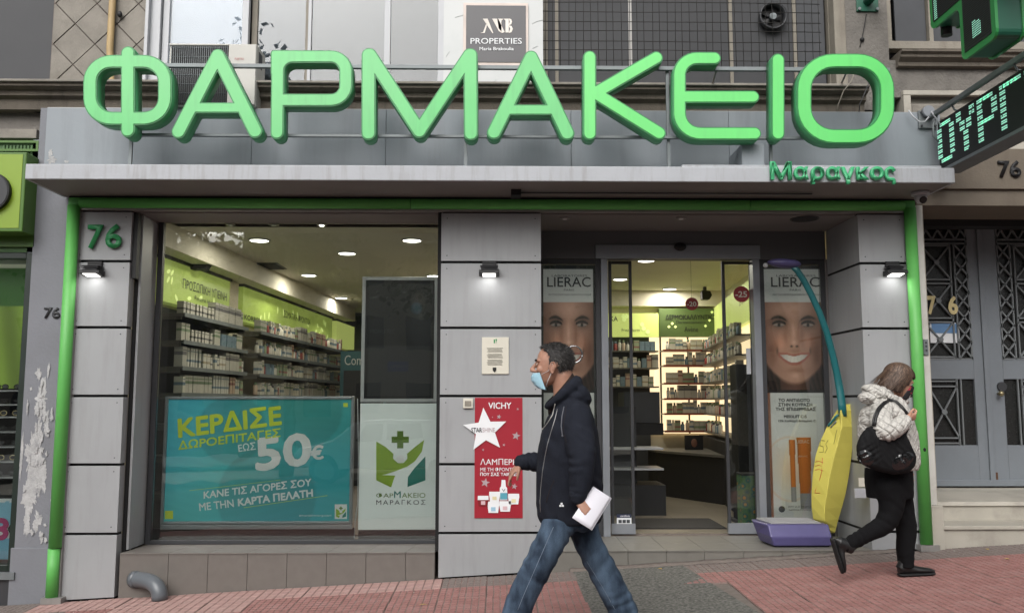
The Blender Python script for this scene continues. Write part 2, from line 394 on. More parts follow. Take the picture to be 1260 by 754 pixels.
for k, (px, py) in enumerate([(846,687),(1215,675),(812,699),(803,750),(828,683),(1238,684),(520,742)]):
    p = PZ(px, py, gz(X(px, -.3), -.3)+.01); p = Vector((p.x, p.y, gz(p.x, p.y)+.006)); mb = MB(); a = R2.random()*3; s = .022
    v = [(p.x+math.cos(a+t)*s*q, p.y+math.sin(a+t)*s*q*.7, p.z+.004*abs(math.sin(2*t))) for t, q in ((0,1.5),(.9,.8),(2,.9),(3.1,1.3),(4.1,.8),(5.3,.9))]
    mb.add(v, [(0,1,2,3,4,5)]); o = obj('fallen_leaf', mb, leaf_m if k != 4 else m_white)
    tag(o, ['yellow dry leaf on the grey aggregate near the step','dry leaf lying at the foot of the marble entrance steps','small pale leaf on the aggregate strip beside the red pavers','yellow leaf on the aggregate at the front edge of the pavement','white scrap lying by the tiled step','pale leaf on the red pavers right of the marble steps','tiny dry leaf on the pink pavers below the shop window'][k], 'leaf' if k != 4 else 'litter')

# ============================================================ PHARMACY SHOPFRONT
shop = thing('pharmacy_shopfront', 'grey panelled pharmacy front with green edged portal, wide display window and glass doors', 'shopfront', (0, 0, gz(0, 0)))
lev = [None, .380, .940, 1.505, 2.078, 2.640, 3.075]
RJ = random.Random(77)
def pillar(xl, xr, ret, name='panel', retside=1):
    """core + one panel per course; ret = depth of the return face"""
    core = MB(); core.box(xl+.012 if retside > 0 else xl+.006, xr-.012 if retside < 0 else xr-.006, .03, ret-.002, gz(xl,0)-.05, 3.08); obj('pillar_core', core, m_joint, shop)
    for k in range(6):
        z0 = (lev[k]+.011) if k else None; z1 = lev[k+1]-.011
        mb = MB()
        if k == 0:
            mb.prism([(xl, gz(xl,0)+.012), (xr, gz(xr,0)+.012), (xr, z1), (xl, z1)], 'y', 0, .035)
        else: mb.box(xl, xr, 0, .035, z0, z1)
        o = obj('panel', mb, m_panel, shop, bevel=.002); o.location.y += RJ.uniform(-.0015,.0015)
        # return leaf of the folded panel, with pairs of fixing screws
        if retside:
            xs = (xr if retside > 0 else xl)
            a, b = (xs-.004, xs+.0) if retside > 0 else (xs, xs+.004)
            obj('panel_return', box(a, b, .036, ret, z0 if z0 else gz(xs,0)+.012, z1), m_panel, o)
        if k:
            mb = MB()
            for x in (xl+.05, xr-.05):
                for z in (z0+.045, z1-.045):
                    mb.cyl((x, -.003, z), (0,1,0), .005, .004, 8)
            obj('screws', mb, m_char, o)['kind'] = 'stuff'
LP0, LP1 = X(94,0,258), X(163,0,258)
pillar(LP0, LP1, .10, retside=1)
MP0, MP1 = X(542,0,400), X(666,0,400)
pillar(MP0, MP1, .42, retside=1)
RP0, RP1 = X(1055,0,258), X(1113,0,258)
pillar(RP0, RP1, .74, retside=-1)
# ledge strips and side channels
obj('side_channel', box(LP0-.035, LP0-.002, -.03, .2, gz(-3.4,0)+.02, 3.07), m_chan, shop, bevel=.002)
obj('side_channel', box(RP1+.002, RP1+.035, -.03, .2, gz(3.5,0)+.03, 3.07), m_chan, shop, bevel=.002)
obj('head_channel', box(LP0-.035, RP1+.035, -.03, .06, 3.076, 3.092), m_chan, shop)
obj('recess_strip', box(LP1+.001, LP1+.028, .1, .2, .06, 3.06), m_joint, shop)
obj('shutter_guide', box(LP1+.001, LP1+.04, .03, .1, 2.50, 3.06), m_dark, shop)
obj('reveal_panel', MB().prism([(LP1+.03,.12),(LP1+.05,.12),(X(194,.45,300),.45),(X(194,.45,300)-.05,.45)], 'z', .235, 3.06), m_panel, shop)
obj('recess_strip', box(MP0-.03, MP0-.001, .02, .5, .23, 3.075), m_joint, shop)
# lower reveal tile
# green half-round portal
def halfround(p0, p1, r, wdir, mi=0, n=14):
    p0 = Vector(p0); p1 = Vector(p1); w = Vector(wdir); R = []
    for p in (p0, p1):
        R.append([p+w*r*math.cos(math.pi*k/n)+Vector((0,-1,0))*r*1.0*math.sin(math.pi*k/n) for k in range(n+1)])
    return MB().rings(R, True, mi)
gx0, gx1 = X(76.5,-.06,489), X(1131,-.06,460)
gzj = Z(673,-.06); gw = .052
portal = obj('portal_trim', halfround((gx0, -.035, gzj+.004), (gx0, -.035, 3.115), gw, (1,0,0)), m_green, shop)
obj('portal_trim', halfround((gx0-.006, -.035, gz(gx0,0)+.045), (gx0-.006, -.035, gzj-.004), gw-.003, (1,0,0)), m_green, shop)
obj('portal_trim', halfround((gx1, -.035, gz(gx1,0)+.055), (gx1, -.035, 3.115), gw, (1,0,0)), m_green, shop)
for a, b in ((gx0+.053, X(505,-.06,250)-.003), (X(505,-.06,250)+.003, X(923,-.06,250)-.003), (X(923,-.06,250)+.003, gx1-.053)):
    obj('portal_trim', halfround((a, -.035, 3.135), (b, -.035, 3.135), .044, (0,0,1)), m_green, shop)
for g in (gx0, gx1): obj('portal_corner', box(g-.0515, g+.0515, -.034, .0, 3.08, 3.18), m_green, shop)
for g in (gx0, gx1):
    obj('portal_foot', MB().prism([(g-.07,-.09),(g+.09,-.085),(g+.09,.1),(g-.07,.1)], 'z', gz(g,0)+.002, gz(g,0)+.05), m_chan, shop)
obj('portal_edge', box(gx0+.052, LP0-.036, -.03, .1, gz(-3.4,0)+.04, 3.07), m_chan, shop)
# canopy and fascia
cx0, cx1 = X(31,-.62,210), X(1175,-.62,215)
cb, ct = 3.190, 3.312
cn = MB(); cn.box(cx0, cx1, -.62, -.595, cb, ct); obj('canopy_front', cn, m_canopy, shop, bevel=.006)
obj('canopy_top', box(cx0, cx1, -.594, .0, ct-.03, ct-.004), m_canopy, shop)
obj('canopy_end', box(cx0, cx0+.02, -.594, -.0, cb+.002, ct-.031), m_canopy, shop); obj('canopy_end', box(cx1-.02, cx1, -.594, -.0, cb+.002, ct-.031), m_canopy, shop)
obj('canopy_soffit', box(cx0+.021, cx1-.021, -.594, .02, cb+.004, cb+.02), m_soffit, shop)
obj('canopy_flashing', box(X(840,-.62,208), X(1160,-.62,208), -.60, -.2, ct-.001, ct+.022), m_canopy, shop, bevel=.003)
obj('junction_box', box(X(629,-.3,235), X(641,-.3,235), -.34, -.2, cb-.045, cb+.004), m_dark, shop)
obj('soffit_conduit', MB().tube([(X(641,-.3,235),-.28,cb-.012),(X(1000,-.3,235),-.28,cb-.012)], .007), m_char, shop)
obj('shadow_gap', box(gx0-.05, gx1+.05, -.03, .1, 3.178, 3.194), m_joint, shop)
fx0, fx1 = X(57,-.02,160), X(1157,-.02,160)
fs_ = [fx0, X(300,-.02), X(470,-.02), X(705,-.02), X(905,-.02), fx1]
for a, b in zip(fs_[:-1], fs_[1:]):
    zt = 4.0
    obj('fascia_panel', box(a+.0015, b-.0015, -.03, .09, ct+.001, Z(136,-.02)), m_fascia, shop, bevel=.003)
obj('fascia_cap', box(fx0, fx1, -.02, .085, Z(136,-.02)+.0005, Z(136,-.02)+.006), m_chan, shop)
obj('fascia_box', box(X(908,-.3,195), X(935,-.3,195), -.42, -.031, ct+.002, ct+.25), m_fascia, shop, bevel=.004)
# head above the shop window and entrance soffit
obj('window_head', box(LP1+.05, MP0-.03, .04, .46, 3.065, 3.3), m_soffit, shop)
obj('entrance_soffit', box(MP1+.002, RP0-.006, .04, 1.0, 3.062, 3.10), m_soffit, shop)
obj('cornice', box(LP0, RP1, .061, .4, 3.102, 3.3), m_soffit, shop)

# ---- display window: sill tiles, plinth tiles, frame, pane
WX0, WX1 = X(195,.45,450), X(540,.45,450)
SILL = .226
for k in range(9):
    xa = LP1+.03 if k == 0 else X(206.5+48.7*(k-1),0,700); xb = X(206.5+48.7*k,0,700) if k < 7 else MP0-.03
    if k == 8 or xa >= MP0-.05: continue
    xb = min(xb, MP0-.03)
    o = obj('plinth_tile', MB().prism([(xa+.0015, gz(xa,0)-.03), (xb-.0015, gz(xb,0)-.03), (xb-.0015, SILL-.012), (xa+.0015, SILL-.012)], 'y', .006, .03), m_tile, shop, bevel=.0015)
    obj('sill_tile', MB().prism([(xa+.0015,.0),(xb-.0015,.0),(xb-.0015+.06,.44),(xa+.0015+.06,.44)], 'z', SILL-.011, SILL), m_tile, shop, bevel=.0015)
obj('plinth_core', box(LP1+.03, MP0-.03, .031, 1.0, -.3, SILL-.012), m_grout, shop)
winf = MB(); fzt = Z(269,.45)
winf.box(WX0-.045, WX0, .43, .49, SILL+.001, fzt+.02); winf.box(WX0+.0005, WX1-.001, .43, .49, SILL+.001, SILL+.035); winf.box(WX0+.0005, WX1-.001, .43, .49, fzt-.012, fzt+.02); winf.box(WX1, WX1+.03, .43, .49, SILL+.001, fzt+.02)
wf = obj('window_frame', winf, m_char, shop, bevel=.003)
obj('pane', box(WX0+.001, WX1-.002, .458, .466, SILL+.036, fzt-.013), m_glass, wf)

# ---- entrance: step tiles, header, posters frames, doors
STEP = .236
ex0, ex1 = MP1+.002, RP0-.002
stepx = [ex0, X(773,0,690), X(820,0,690), X(867,0,690), X(915,0,690), X(963,0,690), X(1010,0,690), ex1+.12]
for a, b in zip(stepx[:-1], stepx[1:]):
    obj('riser_tile', MB().prism([(a+.0015,gz(a,0)-.02),(b-.0015,gz(b,0)-.02),(b-.0015,STEP-.012),(a+.0015,STEP-.012)], 'y', .002 if b < ex1 else .002, .03), m_step, shop, bevel=.002)
tx = [ex0]+[X(773+47.3*k,0,690) for k in range(6)]+[ex1]
for a, b in zip(tx[:-1], tx[1:]):
    for y0, y1, s0, s1 in ((-.004, .36, 0, .0), (.363, .78, .0, .0)):
        obj('step_tile', box(a+.0015, b-.0015, y0, y1, STEP-.011, STEP), m_step, shop, bevel=.0015)
obj('step_core', box(ex0, ex1, .031, 1.0, -.2, STEP-.012), m_grout, shop)
DY = .75
ent_l, ent_r = X(668,DY,450), X(1020,DY,450)
hz0 = Z(318,DY); hz1 = 3.062
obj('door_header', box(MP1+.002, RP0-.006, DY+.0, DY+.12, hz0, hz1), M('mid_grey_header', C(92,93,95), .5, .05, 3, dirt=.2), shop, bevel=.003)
obj('header_rail', box(ent_l+.5, X(940,DY), DY-.02, DY-.001, hz0-.0, hz0+.13), m_alu, shop, bevel=.003)
obj('return_wall', box(X(1020,DY,450)+.0, RP0+.02, DY+.001, DY+.1, STEP, hz0-.001), m_soffit, shop)
def frame_rect(x0, x1, z0, z1, w, y0, y1):
    mb = MB(); mb.box(x0, x0+w, y0, y1, z0, z1); mb.box(x1-w, x1, y0, y1, z0, z1); mb.box(x0+w+.0005, x1-w-.0005, y0, y1, z1-w, z1); mb.box(x0+w+.0005, x1-w-.0005, y0, y1, z0, z0+w); return mb
for k, (a, b) in enumerate(((X(640,DY,450), X(740,DY,450)), (X(938,DY,450), ent_r))):
    w = obj('side_light', frame_rect(a, b, STEP+.001, hz0-.002, .045, DY+.01, DY+.07), m_char, shop, bevel=.002)
    obj('pane', box(a+.046, b-.046, DY+.03, DY+.038, STEP+.047, hz0-.048), m_glass, w)
for px in (745, 934):
    x = X(px,DY,450); obj('door_jamb', box(x-.035, x+.03, DY-.01, DY+.10, STEP+.001, hz0-.001), m_alu, shop, bevel=.003)
# sliding leaves
for k, (pa, pb) in enumerate(((751, 780), (893, 931))):
    a, b = X(pa,DY+.1,480), X(pb,DY+.1,480)
    w = obj('sliding_door', frame_rect(a, b, STEP+.005, hz0+.0, .028, DY+.13, DY+.165), m_char, shop, bevel=.002)
    obj('pane', box(a+.029, b-.029, DY+.144, DY+.15, STEP+.034, hz0-.03), m_glass, w)
    obj('bottom_rail', box(a-.001, b+.001, DY+.127, DY+.168, STEP+.004, STEP+.10), m_alu, w)
    hx = X(746,DY+.12,440) if k == 0 else X(921,DY+.12,450)
    obj('door_pull', box(hx-.02, hx+.02, DY+.102, DY+.126, Z(460,DY+.1), Z(428,DY+.1)), m_white_frame, w, bevel=.004)
obj('door_sensor', MB().ell((X(837,DY-.03,304), DY-.03, Z(303,DY-.03)), (.058,.035,.04)), m_dark, shop)
for px in (695, 838):
    p = PZ(px, 268, 3.062); q = thing('recessed_spotlight', 'small recessed spotlight in the entrance soffit %s' % ('near the middle pillar' if px < 700 else 'above the sliding doors'), 'spotlight', (p.x, p.y, 3.055), 'spotlights in the entrance soffit')
    obj('trim_ring', MB().cyl((p.x,p.y,3.052),(0,0,1),.045,.009), m_chan, q); obj('lamp_eye', MB().cyl((p.x,p.y,3.046),(0,0,1),.02,.006), m_white, q)
p = PZ(990, 269, 3.062); q = thing('ceiling_speaker', 'round dark grille speaker in the entrance soffit near the right pillar', 'speaker', (p.x, p.y, 3.05))
obj('grille', MB().cyl((p.x,p.y,3.052),(0,0,1),.11,.009,28), m_dark, q); obj('rim', MB().cyl((p.x,p.y,3.055),(0,0,1),.125,.006,28), m_char, q)
# tiny double label on the socket plates beside the right pillar
sx = X(1045, .12); 

# ---- pier left of the portal (grey paint, peeled to white)
pier = thing('painted_pier', 'grey painted wall pier with peeling white patches and a small 76', 'pier', (-3.85, .1, gz(-3.85, 0)))
px0 = X(40,.03,300); px1 = LP0-.04
obj('shaft', box(px0, px1, .03, .5, -.25, Z(136,.03)), m_pier, pier, bevel=.004)
obj('edge_strip', box(px0-.06, px0-.002, .06, .5, -.25, Z(175,.06)), m_fascia, pier)
obj('foot', box(px0-.02, px1, .015, .029, -.25, Z(672,.02)), m_pier, pier, bevel=.004)
ptext(54, 378, 74, 392, .03, m_char, pier, extrude=.006, bold=.01, **{}) if False else lettering('76', (P(54,392,.03), P(74,392,.03), Vector((P(54,392,.03).x,.03,P(54,378,.03).z))), m_char, pier, extrude=.006, bold=.02, name='house_number')
R3 = random.Random(11)
def blotch(cx, cz, rx, rz, Y, parent, mat, seed, name='peeled_patch'):
    q = random.Random(seed); n = 150; vs = []; hh = [.85+.55*noise.noise(Vector((math.cos(2*math.pi*k/n)*1.6, math.sin(2*math.pi*k/n)*1.6, seed*3.1)))+.35*noise.noise(Vector((math.cos(2*math.pi*k/n)*6, math.sin(2*math.pi*k/n)*6, seed)))+.3*noise.noise(Vector((math.cos(2*math.pi*k/n)*17, math.sin(2*math.pi*k/n)*17, seed))) for k in range(n)]
    for k in range(n):
        a = 2*math.pi*k/n; r = (hh[k]+hh[k-1]*.5)/1.4; vs.append((cx+math.cos(a)*rx*r, cz+math.sin(a)*rz*r))
    mb = MB(); v = [(x, Y, z) for x, z in vs]+[(cx, Y, cz)]; mb.add(v, [(k, (k+1) % n, n) for k in range(n)])
    return obj(name, mb, mat, parent)
for k, (px, py, a, b) in enumerate([(52,492,.05,.15),(47,530,.03,.1),(42,560,.075,.22),(50,585,.04,.2),(38,610,.06,.16),(46,640,.035,.09),(33,640,.03,.12),(57,520,.02,.09),(48,460,.02,.05),(27,560,.012,.2)]+[(R3.gauss(47,7), R3.uniform(455,700), R3.uniform(.006,.022), R3.uniform(.012,.06)) for _ in range(34)]):
    p = P(px, py, .03); blotch(p.x, p.z, a, b, .0285-.00025*k, pier, m_white_peel, k)
for k, (px, py, a, b) in enumerate([(64,197,.04,.03),(82,199,.02,.012),(62,188,.02,.035)]):
    p = P(px, py, -.03); blotch(p.x, p.z, a, b, -.0315-.0004*k, shop, m_white_peel, 30+k)

# ============================================================ UPPER STOREY
apt = thing('apartment_building', 'weathered grey apartment block above and beside the pharmacy with stone entrance', 'building', (0, .3, 4.1))
UY = .22; ZU = Z(107, UY); ZTOP = 6.2
def ux(px, py=55, Y=UY): return X(px, Y, py)
wall = MB()
wall.box(-9, ux(0)-1.0, UY+.05, UY+.5, ZU, ZTOP)
obj('upper_wall', wall, m_stucco, apt)
obj('upper_wall', box(ux(62), ux(180), UY+.02, UY+.4, ZU, ZTOP), m_grout, apt)
obj('upper_wall', box(ux(1038), ux(1092), UY-.02, UY+.4, Z(134,UY), ZTOP), m_stucco, apt)
obj('wall_panel', box(ux(1055), 8.5, UY-.015, UY+.4, Z(118,UY), Z(72,UY)), m_stucco, apt)
obj('wall_below_sill', box(-9, fx0+.1, UY-.02, UY+.4, Z(166,UY), Z(128,UY)), m_stucco, apt)
obj('string_course', box(-9, ux(52,170), UY-.1, UY+.1, Z(177,UY), Z(166,UY)), m_stone, apt, bevel=.004)
# ledge moulding
lx1 = ux(1056,120)
led = MB(); zt = Z(107,.02)
led.prism([(.0,zt-.028),(-.02,zt-.028),(-.02,zt),(.3,zt),(.3,zt-.2),(.1,zt-.2),(.1,zt-.11),(.05,zt-.09),(.05,zt-.045),(.02,zt-.04)][::-1], 'x', -9, lx1)
obj('ledge', led, m_ledge, apt)
obj('ledge_nosing', box(-9, lx1, -.05, .2, zt+.001, zt+.022), m_stone, apt, bevel=.004)
obj('backing_wall', box(-9, 9, .65, .8, 3.1, ZTOP), m_dark, apt)
# dark shutter, far left
b0 = ux(0)-1.2; b1 = ux(60)
wn = obj('window_surround', box(b0, b1+.02, UY+.1, UY+.3, ZU, ZTOP), m_char, apt)
obj('shutter', box(b0+.02, b1, UY+.08, UY+.099, ZU+.01, ZTOP-.02), m_dark_blind, wn)
# diamond stone panel
def clip(poly, x0, x1, z0, z1):
    for ax, v, s in ((0,x0,1),(0,x1,-1),(1,z0,1),(1,z1,-1)):
        out = []
        for i in range(len(poly)):
            a, b = poly[i-1], poly[i]; ia, ib = s*(a[ax]-v) >= 0, s*(b[ax]-v) >= 0
            if ia != ib: t = (v-a[ax])/(b[ax]-a[ax]); out.append((a[0]+(b[0]-a[0])*t, a[1]+(b[1]-a[1])*t))
            if ib: out.append(b)
        poly = out
        if len(poly) < 3: return []
    return poly
cxx, czz = P(91,54.4,UY).x, P(91,54.4,UY).z; hw = 26.3/FPX*7.6*1.0; hh_ = 27/FPX*7.6
sx0, sx1, sz0, sz1 = ux(64), ux(178), ZU+.004, ZTOP
for i in range(-5, 8):
    for j in range(-12, 14):
        if (i+j) % 2: continue
        cx_, cz_ = cxx+i*hw, czz+j*hh_; g = .007
        pl = clip([(cx_-hw+g,cz_),(cx_,cz_-hh_+g),(cx_+hw-g,cz_),(cx_,cz_+hh_-g)], sx0, sx1, sz0, sz1)
        if len(pl) > 2: obj('stone_lozenge', MB().prism(pl, 'y', UY+R3.uniform(0,.003), UY+.019), m_stone, apt)
cp = thing('conduit_pipe', 'yellowed vertical pipe on the stone wall above the first sign letter', 'pipe', (ux(138), UY-.05, ZU+.3))
obj('pipe', MB().tube([(ux(139),UY-.04,ZTOP),(ux(138),UY-.04,ZU+.32),(ux(139.5),UY-.045,ZU+.2),(ux(145),UY-.09,Z(112,UY)+.04),(ux(160),UY-.1,Z(118,UY)),(ux(185),UY-.12,Z(126,UY))], [.03,.03,.03,.027,.014,.012]), M('yellowed_pvc', C(170,146,104), .6, .15, 12, dirt=.5, dcol=C(110,92,70)), cp)
obj('bracket_ball', MB().ell((ux(149,23),UY-.03,Z(23,UY)),(.022,.02,.03)), m_dark, cp)
# windows with frames, blinds and panes
def window(pa, pb, frame, back, ya=-60, yb=107, w=.045, dy=0, label=None, glass=True):
    a, b = ux(pa), ux(pb); z0, z1 = ZU+.003, ZTOP
    f = obj('window_frame', frame_rect(a, b, z0, z1, w, UY+dy, UY+dy+.06), frame, apt, bevel=.003)
    obj('blind', box(a+w+.001, b-w-.001, UY+dy+.05, UY+dy+.058, z0+w, z1-w), back, f)
    if glass: obj('pane', box(a+w+.001, b-w-.001, UY+dy+.02, UY+dy+.026, z0+w, z1-w), m_glass_up, f)
    return f
window(178, 197, m_white_frame, m_white_frame, w=.03, dy=-.02, glass=False)
window(198, 304, m_white_frame, m_white_blind, w=.058, dy=.02)
window(305, 379, m_old_frame, m_curtain, w=.05, dy=.10)
window(376, 478, m_white_frame, m_shade, w=.03, dy=.08)
window(472, 546, m_white_frame, m_dark_blind, w=.055, dy=.03)
mp = obj('marble_panel', box(ux(546), ux(668), UY-.03, UY+.3, ZU+.003, ZTOP), m_marble_clean, apt)
# veins on the marble
vm = M('grey_vein', C(150,158,156), .4)
for k, pts in enumerate([[(560,22),(566,20),(571,19)],[(655,30),(660,27),(668,25)],[(603,106),(608,101),(611,98)],[(655,60),(662,57)],[(549,70),(553,64)]]):
    v = [P(x,y,UY-.03) for x, y in pts]; mb = MB(); mb.tube([(q.x,UY-.0302,q.z) for q in v], .004, 6, sy=.3); obj('vein', mb, vm, mp)
# screened window, right of the marble
ga, gb = ux(668), ux(1024)
wf = obj('window_frame', frame_rect(ga, gb+.06, ZU+.003, ZTOP, .05, UY+.10, UY+.16), m_old_frame, apt)
obj('wood_jamb', box(ux(1026), ux(1040), UY-.03, UY+.2, ZU-.06, ZTOP), m_old_frame, apt, bevel=.006)
panes = [668, 687, 779, 905, 985, 1024]
for a, b in zip(panes[:-1], panes[1:]):
    p = obj('shutter_leaf', box(ux(a)+.004, ux(b)-.012, UY+.14, UY+.155, ZU+.05, ZTOP-.05), m_dark_blind if b < 1000 else m_shade, wf)
for a in (687, 779, 905, 985):
    obj('leaf_stile', box(ux(a)-.02, ux(a)+.01, UY+.12, UY+.1395, ZU+.05, ZTOP-.05), m_old_frame if a != 779 else m_chan, wf)
gr = thing('wire_screen', 'rusty wire mesh screen over the dark window above the sign', 'screen', (ux(840), UY+.03, ZU))
m_wire = M('rusty_wire', C(44,42,40), .7, .2, 20, metal=.3)
nwx = 37
for k in range(nwx):
    x = ux(671)+(ux(1010)-ux(671))*k/(nwx-1)+R3.uniform(-.006,.006); x2 = x+R3.uniform(-.008,.008)
    obj('wire', MB().tube([(x,UY+.03,ZU+.17),(x2,UY+.03+R3.uniform(-.006,.006),(ZU+ZTOP)/2),(x,UY+.03,ZTOP-.1)], .0028, 5), m_wire, gr)
zz = ZU+.175; k = 0
while zz < ZTOP-.1:
    obj('wire', MB().tube([(ux(668),UY+.024,zz),(ux(780),UY+.024,zz+R3.uniform(-.008,.008)),(ux(900),UY+.024,zz+R3.uniform(-.008,.008)),(ux(1012),UY+.024,zz)], .0036, 5), m_wire, gr); zz += .098 if k % 2 else .085; k += 1
fan = thing('vent_fan', 'round extractor fan set in the screened window', 'fan', (ux(952,18), UY+.1, Z(18,UY)))
fc = P(952,19,UY+.05)
rg = MB(); R = []
for r, y in ((.125,.02),(.128,-.03),(.112,-.03),(.108,.05)): R.append([(fc.x+math.cos(2*math.pi*k/32)*r, UY+.08+y, fc.z+math.sin(2*math.pi*k/32)*r) for k in range(32)])
rg.rings(R, caps=False); obj('housing', rg, m_char, fan)
obj('back_plate', MB().cyl((fc.x,UY+.13,fc.z),(0,1,0),.112,.006,28), m_dark, fan)
obj('hub', MB().cyl((fc.x,UY+.06,fc.z),(0,1,0),.032,.03,18,r2=.036), m_steel, fan)
for k in range(5):
    a = 2*math.pi*k/5; u = Vector((math.cos(a),0,math.sin(a))); v = Vector((-math.sin(a),0,math.cos(a))); c = Vector((fc.x,UY+.1,fc.z))
    obj('blade', MB().add([c+u*.03-v*.012,c+u*.1-v*.03+Vector((0,.015,0)),c+u*.1+v*.03,c+u*.03+v*.012],[(0,1,2,3)]), m_dark, fan)
# right-hand window and its sill
rw = obj('window_frame', frame_rect(ux(1088), ux(1380), Z(57,UY), ZTOP, .07, UY-.01, UY+.1), m_old_frame, apt)
for a, b in ((1105,1143),(1150,1250),(1256,1360)): 
    obj('shutter_leaf', box(ux(a), ux(b), UY+.04, UY+.06, Z(57,UY)+.02, ZTOP-.05), m_shade, rw)
obj('mullion', box(ux(1144), ux(1149), UY-.005, UY+.07, Z(57,UY)+.02, ZTOP-.05), m_old_frame, rw)
sl_ = MB(); zt = Z(57,UY-.15)
sl_.prism([(UY-.15,zt),(UY-.15,zt-.02),(UY-.12,zt-.035),(UY-.12,zt-.06),(UY-.07,zt-.09),(UY-.07,zt-.125),(UY-.05,zt-.13),(UY+.1,zt-.13),(UY+.1,zt)], 'x', ux(1100,60), 8.5); obj('window_sill', sl_, m_ledge, apt)
# white moulding, stone band with number, soffit
obj('moulding', box(ux(1108,120), 8.5, UY-.06, UY+.2, Z(117,UY), Z(111,UY)), m_marble_old, apt, bevel=.006)
obj('moulding', box(ux(1108,120), ux(1117,120), UY-.06, UY+.2, Z(190,UY), Z(117,UY)-.001), m_marble_old, apt, bevel=.006)
obj('moulding', box(ux(1118,120), 8.5, UY-.02, UY+.2, Z(145,UY), Z(125,UY)), m_stone, apt, bevel=.02)
obj('recess_band', box(ux(1117,120), 8.5, UY+.03, UY+.2, Z(192,UY), Z(117,UY)-.001), m_marble_old, apt)
LB = .04
lin = obj('stone_lintel', box(X(1150,LB,210), 8.5, LB, LB+.3, Z(230,LB), Z(180,LB)), m_lintel, apt, bevel=.004)
lettering('76', (P(1228,219,LB), P(1256,219,LB), Vector((P(1228,219,LB).x,LB,P(1228,198,LB).z))), m_dark, lin, extrude=.012, bold=.02, name='house_number')
obj('lintel_band', box(X(1128,LB,240), 8.5, LB+.03, LB+1.4, Z(251,LB+.03), Z(230,LB)-.002), m_lintel, apt, bevel=.004)
EY = 1.1
# pilaster and base block
pl0 = gx1+gw+.004; 
obj('pilaster', box(pl0, pl0+.065, -.01, .6, Z(622,0), Z(251,0)), m_marble, apt, bevel=.003)
obj('pilaster_reveal', box(pl0+.066, pl0+.09, .03, EY, .2, Z(251,.03)), m_marble_old, apt)
obj('base_block', box(pl0, X(1162,-.04,650), -.04, .5, gz(3.6,0)-.03, Z(623,-.04)), m_marble_old, apt, bevel=.006)
kx = X(1130,-.02,425)
# steps
sx0_ = X(1162,-.04,650)+.003
obj('step_riser', MB().prism([(sx0_,gz(sx0_,0)-.05),(8.5,gz(8.5,0)-.05),(8.5,Z(653,0)),(sx0_,Z(653,0))], 'y', .02, .3), m_marble_old, apt)
obj('step_tread', box(sx0_-.01, 8.5, -.0, .42, Z(653,0)+.001, Z(648.3,0)), m_marble_old, apt, bevel=.005)
l0 = Z(618.4,.35); l1 = Z(599,EY)
obj('step_riser', box(sx0_, 8.5, .37, .7, Z(648.3,0)+.0005, l0-.034), m_marble_old, apt)
obj('landing', MB().prism([(.35,l0-.033),(EY+.2,l0-.033),(EY+.2,l1),(.37,l0)], 'x', pl0+.09, 8.5), m_marble_old, apt, bevel=.004)
# ---- entrance double door
ed = thing('entrance_door', 'grey metal double door with diagonal grilles and glass at the top of marble steps', 'door', (X(1215,EY), EY, l1))
m_grille = M('grille_paint', C(112,116,118), .45, .06, 6, dirt=.2)
dz0, dz1 = l1+.003, Z(262,EY)
dX = lambda px, py=430: X(px, EY, py)
obj('door_frame', frame_rect(dX(1131), dX(1131)+2.55, dz0, Z(250,EY)+.1, .06, EY-.02, EY+.1), m_door_grey, ed, bevel=.003)
m_dglass = M('dark_wire_glass', C(34,35,34), .25, .12, 60, bump=.3, bscale=120)
def bar(p, q, w=.007, d=.02, y=EY-.005):
    p = Vector((p[0], y, p[1])); q = Vector((q[0], y, q[1])); t = (q-p).normalized(); s = Vector((t.z, 0, -t.x))*w; f = Vector((0, d, 0))
    return MB().add([p-s, p+s, q+s, q-s, p-s+f, p+s+f, q+s+f, q-s+f], [(0,1,2,3),(4,7,6,5),(0,4,5,1),(1,5,6,2),(2,6,7,3),(3,7,4,0)])
